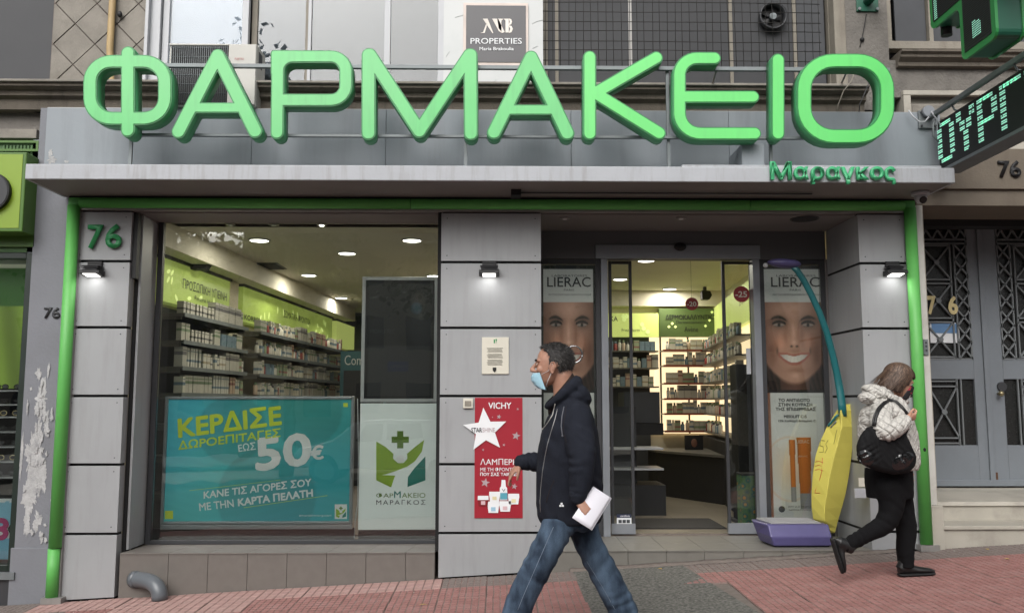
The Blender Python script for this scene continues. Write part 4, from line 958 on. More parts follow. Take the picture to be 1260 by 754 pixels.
# ============================================================ DOME CAMERA
dcp = P(1133,246,-.3); dz = cb
dcam = thing('dome_camera', 'small white dome camera under the right end of the canopy', 'camera', (dcp.x, -.3, cb-.02))
mb = MB(); R = []
for r, z in ((.072,cb+.003),(.072,cb-.025),(.06,cb-.03)): R.append([(dcp.x+math.cos(2*math.pi*k/24)*r,-.3+math.sin(2*math.pi*k/24)*r,z) for k in range(24)])
mb.rings(R); obj('base_ring', mb, m_white_frame, dcam); obj('eyeball', MB().ell((dcp.x,-.3,cb-.045),.05), m_white_frame, dcam)
v = Vector((.05,-.8,-.6)).normalized(); c = Vector((dcp.x,-.3,cb-.045)); obj('lens', MB().cyl(c+v*.035, v, .03, .018, 18), m_dark, dcam)

# ============================================================ DRAIN ELBOW
dr = thing('drain_pipe', 'grey plastic drain elbow at the foot of the left pillar', 'pipe', (X(180,-.1,725), -.12, gz(-2.9,-.1)))
m_pvc = M('grey_pvc', C(92,97,102), .28, .05, 4, dirt=.2)
c0 = P(161,714,-.04); pts = []
ex = P(196,735,-.2)
p0 = Vector((c0.x-.0, .02, c0.z)); p1 = Vector((c0.x+.13, -.06, c0.z+.008)); p2 = Vector((ex.x-.01, -.16, gz(ex.x,-.16)+.0))
for k in range(13):
    t = k/12; b1 = Vector((p2.x, p2.y, p1.z+.02)); q = p0*(1-t)**3+p1*3*t*(1-t)**2*1.0+b1*3*t*t*(1-t)+p2*t**3; pts.append(q)
obj('elbow', MB().tube(pts, [.062]*13, 20), m_pvc, dr); obj('collar', MB().tube([p0+Vector((-.0,0,0)), p0+(p1-p0).normalized()*.05], .068, 20), m_pvc, dr)
p = P(1046,470+0,.0)
sk = thing('power_socket', 'white double socket box on the right pillar return behind the yellow fin', 'socket', (X(1058,.0,604), .1, Z(614,.1)))
obj('box', box(X(1052,-.03,605), X(1066,-.03,605), -.03, -.001, Z(613,0), Z(601,0)), m_white_frame, sk, bevel=.004); obj('plate', box(X(1057,-.02,594), X(1064,-.02,594), -.02, -.001, Z(599,0), Z(588,0)), m_cream, sk, bevel=.002)
# ============================================================ SHOP INTERIOR
m_floor = M('beige_floor_tile', C(132,124,110), .3, .05, 3, dirt=.2)
m_ceil = M('interior_ceiling', C(212,206,190), .8, .03, 2)
m_wall_in = M('cream_interior_wall', C(200,192,170), .8, .04, 2)
m_dl = M('downlight_disc', (1,1,1), .4, 0, emit=6, ecol=(1,.95,.84))
m_shelf = M('shelf_metal', C(96,94,88), .45, .05, 5, metal=.3)
m_shelf_red = M('red_edged_shelf', C(128,60,44), .5, .05)
m_lime = M('lime_backlit_panel', C(158,180,92), .4, .22, 1.6, emit=.26, ecol=C(170,186,92))
m_lime2 = M('lime_backlit_bright', C(190,206,120), .4, .1, 1.6, emit=.42, ecol=C(192,202,112))
m_olive = M('green_panel', C(72,88,50), .4, .12, 2, emit=.05, ecol=C(90,116,58))
m_glow = M('backlit_cream_wall', C(250,232,196), .6, .04, 1, emit=1.0, ecol=C(250,222,178))
m_leafp = M('pale_leaf_print', C(214,228,150), .5, .02, emit=.35)
CZ = 3.10
structure('shop_floor', box(-3.6, 3.7, DY+.18, 13.7, .1, STEP-.004), m_grout)
fl = [o for o in bpy.data.objects if o.name == 'shop_floor'][0]
ftm = box(-.298, .298, -.298, .298, -.008, 0).mesh('floor_tile'); ftm.materials.append(m_floor)
for i in range(7):
    for j in range(9):
        o = bpy.data.objects.new('floor_tile', ftm); COL.objects.link(o); o.parent = fl; o.location = (-.25+i*.6, 1.25+j*.6, STEP+.005)
structure('shop_ceiling', box(-3.6, 3.7, .5, 13.7, CZ, CZ+.1), m_ceil)
structure('shop_back_wall', box(-3.6, .8, 11.2, 11.4, STEP, CZ), m_shade)
structure('shop_right_wall', box(3.55, 3.7, 1.0, 13.7, 0, CZ), m_wall_in)
def lwx(y): return -3.30+.071*(y-1.3)
structure('shop_left_wall', MB().prism([(lwx(.5)-.25,.5),(lwx(.5)-.05,.5),(lwx(12)-.05,12),(lwx(12)-.25,12)], 'z', 0, CZ), m_wall_in)
# bulkhead above the wall units
obj_b = structure('left_bulkhead', MB().prism([(lwx(.5)-.05,.5),(lwx(.5)+.32,.5),(lwx(8)+.32,8),(lwx(8)-.05,8)], 'z', 2.87, CZ-.001), m_ceil)
# downlights
dls = [(319,295,'left'),(427,311,'left'),(507,295,'left'),(380,338,'left'),(420,366,'left'),(425,394,'left'),(534,339,'left'),(795,320,'right'),(763,343,'right'),(824,355,'right'),(751,366,'right')]
dll = {0:'first ceiling light behind the display window, nearest the left pillar',1:'largest looking ceiling light in the middle of the display window',2:'ceiling light beside the dark poster top, nearest the middle pillar',3:'second ceiling light along the left shelves',4:'third ceiling light along the left shelves',5:'farthest ceiling light above the left shelf wall',6:'ceiling light half hidden behind the top of the dark poster',7:'ceiling light nearest the sliding doors',8:'ceiling light second from the sliding doors on the left',9:'ceiling light over the cosmetics wall',10:'farthest ceiling light seen through the left sliding leaf'}
for k, (px, py, s_) in enumerate(dls):
    p = PZ(px, py, CZ); 
    if p.y < .6: continue
    q = thing('ceiling_downlight', 'round lit '+dll[k], 'ceiling light', (p.x, p.y, CZ-.01), 'round downlights in the shop ceiling')
    obj('lens', MB().cyl((p.x,p.y,CZ-.012),(0,0,1),.092,.006,24), m_dl, q)
    rm = MB(); R = []
    for r, z in ((.093,CZ-.001),(.093,CZ-.014),(.112,CZ-.008),(.114,CZ-.001)): R.append([(p.x+math.cos(2*math.pi*i/24)*r,p.y+math.sin(2*math.pi*i/24)*r,z) for i in range(24)])
    rm.rings(R, caps=False); obj('rim', rm, m_white_frame, q)
    l = bpy.data.lights.new('downlight', 'AREA'); l.shape = 'DISK'; l.size = .18; l.energy = 10 if s_ == 'left' else 9.5; l.color = (1,.93,.80)
    lo = bpy.data.objects.new('downlight', l); COL.objects.link(lo); lo.parent = q; lo.location = (0,0,-.012)
for k, (px, py, w) in enumerate(((325,327,.22),(402,373,.2))):
    p = PZ(px, py, CZ); q = thing('ceiling_vent', ['dark square ceiling vent nearer the display window','dark ceiling vent farther back over the left shelves'][k], 'vent', (p.x,p.y,CZ-.01)); obj('frame', box(p.x-w,p.x+w,p.y-w*1.1,p.y+w*1.1,CZ-.008,CZ-.001), m_char, q)
    for i in range(6): obj('slat', box(p.x-w+.03,p.x+w-.03,p.y-w+i*w*.36,p.y-w+i*w*.36+.04,CZ-.016,CZ-.0085), m_dark, q)
# speaker and loose fittings
for px, py, Y, nm_, lb in ((246,321,1.6,'wall_speaker','dark wedge speaker hung over the left shelves'),(870,363,4.9,'wall_speaker','dark wedge speaker on the wall above the dermocosmetics panel')):
    p = P(px, py, Y); q = thing(nm_, lb, 'speaker', p); s = .11 if Y < 3 else .075
    obj('case', MB().prism([(p.x-s,p.z+s*.7),(p.x-s*.7,p.z+s),(p.x+s*.7,p.z+s*.8),(p.x+s,p.z+.0),(p.x+s*.5,p.z-s*.8),(p.x-s*.9,p.z-s*.8)], 'y', Y, Y+.12), m_dark, q, bevel=.01); obj('bracket', box(p.x-.02,p.x+.02,Y+.1,Y+.16,p.z,min(CZ-.002,p.z+.2)), m_char, q)
for k, px in enumerate((293, 345, 402)):
    p = PZ(px, 281, CZ); q = thing('display_spotlight', 'small spotlight at the top of the display window, '+['leftmost of three','middle of three','rightmost of three, lit'][k], 'spotlight', (p.x, .62, CZ-.03), 'small spotlights over the display window')
    obj('ring', MB().cyl((p.x,.62,CZ-.02),(0,0,1),.045,.018,18), m_chan, q); obj('bulb', MB().cyl((p.x,.62,CZ-.026),(0,0,1),.022,.006,14), m_dl if k == 2 else m_white, q)

# ---- left shelf wall
u_ = Vector((.071, 1, 0)).normalized(); nrm = Vector((1, -.071, 0)).normalized()
def LW(y, off, z): return Vector((lwx(y), y, z))+nrm*off
lsh = thing('wall_shelving', 'long run of metal shelves full of products along the left shop wall', 'shelving', LW(4,.1,STEP))
def lwbox(y0, y1, o0, o1, z0, z1, mb=None):
    mb = mb or MB(); v = [LW(y0,o0,z0),LW(y0,o1,z0),LW(y1,o1,z0),LW(y1,o0,z0),LW(y0,o0,z1),LW(y0,o1,z1),LW(y1,o1,z1),LW(y1,o0,z1)]
    return mb.add(v, [(0,3,2,1),(4,5,6,7),(0,1,5,4),(1,2,6,5),(2,3,7,6),(3,0,4,7)])
SH = [2.30, 2.04, 1.79, 1.54, 1.25, .95, .6]
runs = [(1.0, 2.72), (3.15, 5.15), (5.2, 7.3)]
for r_, (y0, y1) in enumerate(runs):
    obj('back_panel', lwbox(y0-.1, y1+.05, -.04, -.01, STEP, 2.39), m_wall_in if r_ else m_dark, lsh)
    for z in SH:
        obj('shelf', lwbox(y0, y1, 0, .33, z-.022, z), m_shelf, lsh)
        obj('price_rail', lwbox(y0, y1, .331, .338, z-.035, z+.004), m_steel, lsh)
        for yb in (y0+.02, y1-.02): obj('bracket', lwbox(yb-.008, yb+.008, .0, .3, z-.06, z-.0225), m_shelf, lsh)
obj('upright_column', lwbox(2.78, 3.05, -.03, .08, STEP, 2.86), m_wall_in, lsh)
# light panels
def lpanel(y0, y1, z0, z1, mat, label, off=.10):
    q = thing('light_panel', label, 'sign', LW((y0+y1)/2, off, z0)); obj('box', lwbox(y0,y1,-.02,off,z0,z1), mat, q); obj('frame', lwbox(y0-.02,y1+.02,-.02,off+.02,z1+.001,z1+.03), m_char, q); return q
p1 = lpanel(1.0, 2.72, 2.42, 2.84, m_lime, 'lime lit panel reading ΠΡΟΣΩΠΙΚΗ ΥΓΙΕΙΝΗ over the nearest left shelves')
p2 = lpanel(3.15, 7.3, 2.42, 2.84, m_lime, 'long green lit panel over the far left shelves')
p3 = lpanel(7.6, 8.9, 2.42, 2.84, m_lime2, 'short lime lit panel at the far end of the left wall')
def ltext(s, y0, y1, z0, z1, mat, q, off=.103, **k): lettering(s, (LW(y0,off,z0), LW(y1,off,z0), LW(y0,off,z1)), mat, q, **k)
ltext('ΠΡΟΣΩΠΙΚΗ ΥΓΙΕΙΝΗ', 1.45, 2.62, 2.60, 2.70, m_black, p1); ltext('Personal Hygiene', 1.75, 2.35, 2.50, 2.56, m_black, p1)
ltext('ΣΩΜΑΤΙΚΗ ΦΡΟΝΤΙΔΑ', 4.7, 6.0, 2.62, 2.72, m_black, p2); ltext('KORRES', 3.2, 3.75, 2.45, 2.51, m_black, p2, bold=.02); ltext('APIVITA', 4.0, 4.5, 2.45, 2.51, m_black, p2); ltext('NUXE', 4.8, 5.2, 2.45, 2.51, m_black, p2)
R5 = random.Random(5)
def lleaf(y, z, s, a, q, mat=None):
    v = [(math.cos(t)*s*.45, math.sin(t)*s) for t in [i*math.pi/5 for i in range(10)]]; c, s2 = math.cos(a), math.sin(a)
    mb = MB(); mb.add([LW(y+p[0]*c-p[1]*s2, .104, z+p[0]*s2+p[1]*c) for p in v], [tuple(range(10))]); obj('leaf_print', mb, mat or m_leafp, q)
for y, z in ((1.12,2.72),(1.2,2.72),(1.12,2.64),(1.2,2.64)): lleaf(y, z, .045, R5.random()*3, p1)
for k in range(5): lleaf(1.3+R5.random()*1.3, 2.46+R5.random()*.1, .05, R5.random()*3, p1)
for k in range(16): lleaf(3.3+R5.random()*3.8, 2.52+R5.random()*.28, .05, R5.random()*3, p2)

# ---- products: shared meshes, each box or bottle a thing of its own
pcols = [C(186,183,174), C(170,167,158), C(130,52,48), C(192,187,172), C(104,124,136), C(134,148,120), C(178,174,164), C(62,66,72), C(174,154,136), C(190,186,176)]
pm = [M('carton_print', c, .5, .03, 4) for c in pcols]; pm_band = [M('carton_band', c, .5, .03) for c in (C(132,88,84), C(100,118,132), C(112,130,104), C(96,94,96), C(150,138,116))]
cname = ['white','pale grey','red','white','blue grey','pale green','white','dark grey','peach','white']
def carton(w, d, h, ci, bi):
    mb = MB(); mb.box(-w/2,w/2,-d/2,d/2,0,h,0); a = h*R5.uniform(.25,.6); mb.box(-w/2-.0006,w/2+.0006,-d/2-.0006,d/2+.0006,a,a+h*R5.uniform(.08,.22),1)
    mb.box(-w/2+.004, w/2-.004, -d/2-.0012, d/2+.0012, h*.8, h*.86, 1)
    me = mb.mesh('carton'); me.materials.append(pm[ci]); me.materials.append(pm_band[bi]); return me, w, d, h, cname[ci], 'carton'
def bottle(r, h, ci, bi):
    mb = MB(); R = []
    for q, z in ((r*.95,0),(r,.01),(r,h*.68),(r*.55,h*.76),(r*.45,h*.78)): R.append([(math.cos(2*math.pi*k/10)*q, math.sin(2*math.pi*k/10)*q, z) for k in range(10)])
    mb.rings(R, True, 0); R = []
    for q, z in ((r*.55,h*.78),(r*.55,h)): R.append([(math.cos(2*math.pi*k/10)*q, math.sin(2*math.pi*k/10)*q, z) for k in range(10)])
    mb.rings(R, True, 1); me = mb.mesh('bottle'); me.materials.append(pm[ci]); me.materials.append(pm_band[bi]); return me, 2*r, 2*r, h, cname[ci], 'bottle'
cart = [carton(R5.uniform(.045,.09), R5.uniform(.05,.09), R5.uniform(.11,.195), ci, R5.randrange(5)) for ci in (0,0,1,3,4,5,6,8,3,9,1,0)]
bott = [bottle(R5.uniform(.02,.03), R5.uniform(.12,.17), ci, R5.randrange(5)) for ci in (0,4,5,9,8,3,1,2)]
count = {'carton': 0, 'bottle': 0}; PRODS = []
def product(v, p, rz, where, group):
    me, w, d, h, cn, kind = v
    if count[kind] >= 298: return False
    count[kind] += 1
    o = bpy.data.objects.new('product_'+kind, me); COL.objects.link(o); o.location = p; o.rotation_euler = (0,0,rz); tag(o, '%s %s %s' % (cn, kind, where), kind, group); PRODS.append((o, cn, kind, where)); return True
shelf_names = ['top','second','third','fourth','fifth','sixth','lowest']
for r_, (y0, y1) in enumerate(runs):
    for si, z in enumerate(SH[:4]):
        y = y0+.05; fam = R5.randrange(12)
        while y < y1-.06:
            if R5.random() < (.22 if r_ == 0 else .16): fam = R5.randrange(12)
            v = cart[fam] if (r_ == 0 or R5.random() < .5) else bott[R5.randrange(8)]
            w = max(v[1], v[2]) if v[5] == 'carton' else v[1]
            for row_ in range(1 if r_ else 1):
                p = LW(y+w/2, .27-row_*.1-R5.random()*.015, z+.001)
                product(v, p, math.pi/2-.071, 'on %s shelf of %s left wall unit' % (shelf_names[si], ['nearest','middle','farthest'][r_]), 'products on the left wall shelves')
                if r_ == 0 and si < 2 and v[5] == 'carton' and v[3] < .135: pass
            y += w+R5.uniform(.004,.012)+(.05 if R5.random() < .06 else 0)*(1 if r_ else .5)

# ---- far left: dark back zone and teal brand stand
bz_ = P(455,470,5.5)
ts = thing('brand_stand', 'teal display stand lettered Com beside the dark poster', 'display stand', (P(432,480,6).x, 6, STEP)); m_teal = M('teal_panel', C(52,104,112), .5)
obj('back_board', box(X(419,6,440), X(475,6,440), 6, 6.05, STEP, Z(432,6)), m_teal, ts); obj('shelf_body', box(X(424,5.8,470), X(470,5.8,470), 5.7, 5.99, STEP, Z(456,5.8)), m_dark, ts)
lettering('Com', (P(424,449,5.99), P(447,449,5.99), Vector((P(424,449,5.99).x,5.99,P(424,437,5.99).z))), m_white, ts, lift=.01)
dc_ = thing('dark_cabinet', 'tall dark cabinet with a lettered header at the back left of the shop', 'cabinet', (X(425,9,430), 9, STEP)); obj('body', box(X(402,9,430), X(470,9,430), 9, 9.4, STEP, Z(398,9)), m_char, dc_)
obj('header', box(X(400,8.9,396), X(470,8.9,396), 8.8, 9.4, Z(398,8.9), Z(385,8.9)), m_dark, dc_); lettering('ommorem', (P(404,396,8.79), P(442,396,8.79), Vector((P(404,396,8.79).x,8.79,P(404,389,8.79).z))), m_char, dc_)
structure('shop_partition', box(-.35, .0, 2.2, 11.0, STEP, CZ-.001), m_wall_in)

# ---- right part: lit cosmetics wall
BY = 5.6
def bx_(px, Y=BY, py=450): return X(px, Y, py)
cw = thing('cosmetics_wall', 'backlit cream wall unit with red edged shelves facing the sliding doors', 'shelving', (bx_(845), BY, STEP))
wx0, wx1 = bx_(640), bx_(882)
obj('lit_back', box(bx_(800), wx1, BY+.02, BY+.06, 1.0, Z(414,BY)), m_glow, cw)
obj('dark_base', box(bx_(640), wx1+.3, BY-.35, BY+.1, STEP, Z(606,BY-.35)), m_dark, cw)
obj('side_back', box(bx_(640), bx_(799.5), BY+.02, BY+.06, STEP, Z(414,BY)), m_shade, cw)
shy = [430, 449, 471, 490, 508.5, 530]
RS = []
for py in shy:
    z = Z(py, BY-.28); RS.append(z); obj('shelf', box(bx_(812), wx1, BY-.28, BY+.019, z-.018, z), m_shelf, cw); obj('red_edge', box(bx_(812), wx1, BY-.288, BY-.281, z-.022, z+.006), m_shelf_red, cw)
for px in (813, 847, 880): obj('upright', box(bx_(px)-.012, bx_(px)+.012, BY, BY+.0195, 1.0, Z(414,BY)), m_shelf, cw)
for si, z in enumerate(RS):
    x = bx_(814)+.03; fam = R5.randrange(12)
    while x < wx1-.05:
        if R5.random() < .3: fam = R5.randrange(12)
        v = cart[fam] if R5.random() < .75 else bott[R5.randrange(8)]
        product(v, (x+v[1]/2, BY-.2+R5.random()*.02, z+.001), 0, 'on the %s shelf of the backlit wall' % shelf_names[si], 'products on the backlit cosmetics wall'); x += v[1]+R5.uniform(.002,.008)+(.05 if R5.random() < .06 else 0)
# darker shelves left of it (seen through the left leaf)
for py in (431, 452, 475):
    z = Z(py, BY-.3); obj('shelf', box(bx_(742), bx_(806), BY-.3, BY+.019, z-.02, z), m_shelf, cw); x = bx_(744)+.03
    while x < bx_(806)-.08:
        v = cart[R5.randrange(12)] if R5.random() < .8 else bott[R5.randrange(8)]; product(v, (x+v[1]/2, BY-.2, z+.001), 0, 'on the dark shelves left of the backlit wall', 'products on the dark middle shelves'); x += v[1]+.008
gp = thing('header_panel', 'dark green header panel reading ΔΕΡΜΟΚΑΛΛΥΝΤΙΚΑ above the backlit shelves', 'sign', (bx_(845), BY-.1, 2.4))
obj('board', box(bx_(810.5), bx_(893), BY-.12, BY+.0, Z(414,BY-.12), Z(379,BY-.12)), m_olive, gp)
ptext('ΔΕΡΜΟΚΑΛΛΥΝΤΙΚΑ', 819,387,881,393, BY-.121, m_black, gp, bold=.01, lift=.006); ptext('Dermocosmetics', 832,394.5,868,398, BY-.121, m_black, gp, lift=.006); ptext('Avène', 842,402,859,408, BY-.121, m_black, gp, lift=.006)
for (a, b) in ((827,398),(823,402),(831,402),(873,394),(879,390),(868,401),(876,384)):
    flat([(a-2,b),(a,b-2),(a+2,b),(a,b+2)], BY-.121, m_leafp, gp, 'print_mark', lift=.006)
lp = thing('header_panel', 'bright lime header panel left of the dark green one, behind the left leaf', 'sign', (bx_(730), BY-.1, 2.4))
obj('board', box(bx_(636), bx_(809.5), BY-.12, BY+.0, Z(414,BY-.12), Z(385,BY-.12)), m_lime2, lp)
ptext('ΔΕΡΜΟΚΑΛΛΥΝΤΙΚΑ', 690,389,760,395, BY-.121, m_black, lp, bold=.01, lift=.006); ptext('VICHY', 712,404,732,408.5, BY-.121, m_black, lp, lift=.006); ptext('Frezyderm', 765,404,787,409, BY-.121, m_black, lp, lift=.006); ptext('Dermocosmetics', 706,396.5,742,400, BY-.121, m_black, lp, lift=.006)
for (a, b) in ((768,393),(771,389),(767,389),(792,404),(797,408),(650,395),(655,400),(790,399)): flat([(a-2.5,b-1),(a,b-3),(a+2.5,b-1),(a+2.5,b+1.5),(a,b+3),(a-2.5,b+1.5)], BY-.121, m_leafp, lp, 'print_mark', lift=.006)
structure('right_bulkhead', MB().prism([(bx_(636),BY-.14),(bx_(893),BY-.14),(3.1,2.2),(3.6,2.2),(3.6,BY+.3),(bx_(636),BY+.3)], 'z', Z(376,BY-.14), CZ-.001), m_ceil)
structure('shop_mid_wall', box(.0, 3.6, BY+.07, BY+.2, STEP, CZ), m_wall_in)
# right side run (angled)
A0, A1 = Vector((bx_(883), BY-.02, 0)), Vector((X(934,2.3,430), 2.3, 0)); ud = (A1-A0).normalized(); nd = Vector((-ud.y, ud.x, 0)); nd = nd if nd.x < 0 else -nd
rs = thing('side_shelving', 'lit shelf run along the right shop wall beside the backlit unit', 'shelving', (A0+A1)/2+Vector((0,0,STEP)))
def rbox(t0, t1, o0, o1, z0, z1): 
    v = [A0+ud*t+nd*o+Vector((0,0,z)) for z in (z0,z1) for t, o in ((t0,o0),(t1,o0),(t1,o1),(t0,o1))]; return MB().add(v, [(0,3,2,1),(4,5,6,7),(0,1,5,4),(1,2,6,5),(2,3,7,6),(3,0,4,7)])
LR = (A1-A0).length
obj('lit_back', rbox(0.02, LR, -.05, -.01, .9, 2.38), m_glow, rs); obj('dark_base', rbox(.02, LR, -.05, .3, STEP, .98), m_dark, rs)
hp = obj('header', rbox(.02, LR, -.05, .05, 2.39, 2.85), m_lime2, rs)
a = A0+ud*(LR-.9)+nd*.052; b = A0+ud*(LR-.2)+nd*.052; lettering('ΔΕΡΜΟΚΑΛΛΥΝΤΙΚΑ', (a+Vector((0,0,2.62)), b+Vector((0,0,2.62)), a+Vector((0,0,2.70))), m_black, rs); 
for si, z in enumerate(RS):
    obj('shelf', rbox(.03, LR, -.009, .26, z-.018, z), m_shelf, rs); t = .1
    while t < LR-.1:
        v = bott[R5.randrange(8)] if R5.random() < .7 else cart[R5.randrange(12)]; product(v, A0+ud*(t+v[1]/2)+nd*(.2)+Vector((0,0,z+.001)), math.atan2(ud.y,ud.x), 'on the %s shelf of the right side run' % shelf_names[si], 'products on the right side shelves'); t += v[1]+.02
# counter and gondola
ct_ = thing('counter', 'long black service counter in front of the backlit wall', 'counter', (bx_(850,4.2), 4.4, STEP))
obj('front', MB().prism([(X(800,4.6,580),4.75),(X(806,4.4,580),4.3),(X(893,3.2,580),3.1),(X(905,2.6,580),2.4),(3.5,2.4),(3.5,4.75)], 'z', STEP, Z(557,4.2)), m_dark, ct_)
obj('counter_top', MB().prism([(X(798,4.6,580),4.8),(X(804,4.4,580),4.25),(X(892,3.2,580),3.04),(X(904,2.6,580),2.34),(3.52,2.34),(3.52,4.8)], 'z', Z(557,4.2)+.001, Z(557,4.2)+.03), m_shelf, ct_)
ds = thing('counter_display', 'small dark portrait display standing on the counter', 'display', P(855,556,4.35)); p = P(855,556,4.35); obj('stand', box(p.x-.12, p.x+.12, 4.38, 4.42, p.z-.0, p.z+.22), m_dark, ds)
obj('portrait', MB().ell((p.x,4.375,p.z+.12),(.04,.006,.055)), M('dim_portrait', C(120,84,70), .6), ds)
gon = thing('gondola_shelf', 'dark shelf unit with white cartons just inside the left sliding leaf', 'shelving', (X(785,2.4,560), 2.4, STEP))
gx0_, gx1_ = X(735,2.4,560), X(812,2.4,560)
obj('plinth', box(gx0_, gx1_+.02, 2.2, 2.75, STEP, Z(597,2.2)), m_dark, gon); obj('back', box(gx0_, gx1_-.25, 2.45, 2.5, STEP, Z(500,2.4)), m_char, gon)
for py in (551, 576): obj('shelf', box(gx0_, gx1_, 2.18, 2.6, Z(py,2.2)-.02, Z(py,2.2)), m_white_frame, gon)
for si, py in enumerate((551, 576)):
    x = gx0_+.03
    while x < gx1_-.09:
        me = cart[0 if x < X(777,2.3,560) or si else 7]; v = (me[0], me[1], me[2], me[3], me[4], me[5]); product(v, (x+.04, 2.27, Z(py,2.2)+.001), 0, 'on the %s shelf inside the left sliding leaf' % ['upper','lower'][si], 'cartons on the low shelf unit'); x += v[1]+.008
obj('cash_desk', box(X(768,2.9,500), X(812,2.9,500), 2.9, 3.4, Z(520,2.9), Z(482,2.9)), m_shade, gon) 
obj('desk_base', box(X(765,2.88,530), X(816,2.88,530), 2.86, 3.45, Z(535,2.88), Z(520.5,2.88)), m_dark, gon)
dk = thing('dark_display_stand', 'slim black stand inside the right sliding leaf', 'display stand', (X(915,1.6,520), 1.6, STEP)); obj('column', box(X(907,1.6,500), X(929,1.6,500), 1.6, 1.85, STEP, Z(448,1.6)), m_dark, dk, bevel=.005)
obj('foot', box(X(905,1.6,640), X(931,1.6,640), 1.56, 1.9, STEP+.001, STEP+.03), m_char, dk)
# patterned bin
m_pat = bpy.data.materials.new('teal_gold_pattern'); m_pat.use_nodes = True; n = m_pat.node_tree.nodes; L = m_pat.node_tree.links
tc = n.new('ShaderNodeTexCoord'); vo = n.new('ShaderNodeTexVoronoi'); vo.inputs['Scale'].default_value = 14; L.new(tc.outputs['Object'], vo.inputs['Vector']); rp_ = n.new('ShaderNodeValToRGB'); L.new(vo.outputs['Distance'], rp_.inputs[0])
e = rp_.color_ramp.elements; e[0].color = (*C(170,130,60),1); e[0].position = .15; e[1].color = (*C(28,92,96),1); e[1].position = .3; e2 = e.new(.55); e2.color = (*C(90,120,80),1); L.new(rp_.outputs[0], n['Principled BSDF'].inputs['Base Color'])
pbn = thing('patterned_box', 'teal and gold patterned tall box behind the right sliding leaf', 'box', (X(926,1.25,610), 1.25, STEP)); obj('carton', box(X(912,1.3,610), X(936,1.3,610), 1.25, 1.45, STEP+.001, Z(585,1.3)), m_pat, pbn, bevel=.003); obj('lid', box(X(911.5,1.3,610), X(936.5,1.3,610), 1.245, 1.455, Z(585,1.3)+.001, Z(583,1.3)+.005), m_char, pbn)
mt = thing('door_mat', 'dark grey entrance mat just inside the sliding doors', 'mat', (X(830,1.2,645), 1.3, STEP)); mm = M('charcoal_mat', C(52,50,48), .95, .15, 80, bump=.6, bscale=150)
a = PZ(776,651,STEP); b = PZ(893,651,STEP); c = PZ(872,639,STEP); d = PZ(772,639,STEP)
mb = MB(); mb.prism([(a.x,a.y),(b.x,b.y),(c.x,c.y),(d.x,d.y)], 'z', STEP+.0055, STEP+.016); obj('pile', mb, mm, mt); mb = MB(); mb.prism([(a.x-.02,a.y-.02),(b.x+.02,b.y-.02),(c.x+.02,c.y+.02),(d.x-.02,d.y+.02)], 'z', STEP+.0052, STEP+.009); obj('rubber_edge', mb, m_dark, mt)
# round discount stickers
m_rs = M('red_sticker', C(146,40,44), .4)
for px, py, r, s, Y, lb in ((851,374,8,'-20',DY+.5,'round red sign reading -20 hanging in the door opening'),(912,362,10,'-25',DY+.14,'round red sticker reading -25 on the right sliding leaf')):
    p = P(px,py,Y); q = thing('discount_sign', lb, 'sign', p); k_ = (7.4+Y)/FPX; obj('disc', MB().cyl((p.x,Y-.012,p.z),(0,1,0),r*k_,.006,28), m_rs, q); ptext(s, px-r*.7, py-r*.35, px+r*.7, py+r*.35, Y-.0125, m_cream, q, bold=.02)
    if s == '-20': obj('thread', MB().tube([(p.x,Y,p.z+r*k_),(p.x,Y,3.06)], .0015, 5), m_char, q)

# ============================================================ DISPLAY WINDOW BOARDS
def smooth(d, w): return np.clip(.5-d/w, 0, 1)
def painting(name, W_, H_, fn, quad, parent, mat):
    """flat print made of a fine vertex-coloured grid: fn(u, v) -> rgb (display values 0..1), v up"""
    u, v = np.meshgrid(np.linspace(0,1,W_), np.linspace(0,1,H_)); col = np.clip(fn(u, v), 0, 1); lin = np.where(col <= .04045, col/12.92, ((col+.055)/1.055)**2.4)
    o, r, t = [np.array(q) for q in quad]; co = o+u[...,None]*(r-o)+v[...,None]*(t-o); vs = co.reshape(-1,3)
    idx = np.arange(W_*H_).reshape(H_, W_); f = np.stack([idx[:-1,:-1], idx[:-1,1:], idx[1:,1:], idx[1:,:-1]], -1).reshape(-1,4)
    me = bpy.data.meshes.new(name); me.from_pydata(vs.tolist(), [], f.tolist()); ca = me.color_attributes.new('Col', 'FLOAT_COLOR', 'POINT')
    ca.data.foreach_set('color', np.concatenate([lin.reshape(-1,3), np.ones((W_*H_,1))], 1).ravel().astype(np.float32)); return obj(name, me, mat, parent)
def pq(a, b, c, d, Y):  # photo rectangle -> quad
    o = P(a, d, Y); r = P(b, d, Y); t = P(a, c, Y); r.z = o.z; t.x = o.x; return o, r, t
m_print = vcol_mat('printed_poster', .35); m_print_glow = vcol_mat('glowing_poster_print', .35, .20)  # second print glows in its own colours, added for brightness; no lamp behind
TY = .60
tb = thing('teal_poster', 'wide teal gift voucher poster in a silver frame behind the display window', 'poster', (X(318,TY,560), TY, Z(650,TY)))
x0, x1, z0, z1 = X(201,TY,560), X(435,TY,560), Z(644,TY), Z(487.5,TY)
obj('frame', frame_rect(x0, x1, z0, z1, .028, TY-.02, TY+.03), m_alu, tb, bevel=.006)
obj('lower_rail', box(x0+.0, x1-.0, TY-.01, TY+.03, Z(650,TY), z0-.004), m_alu, tb, bevel=.004)
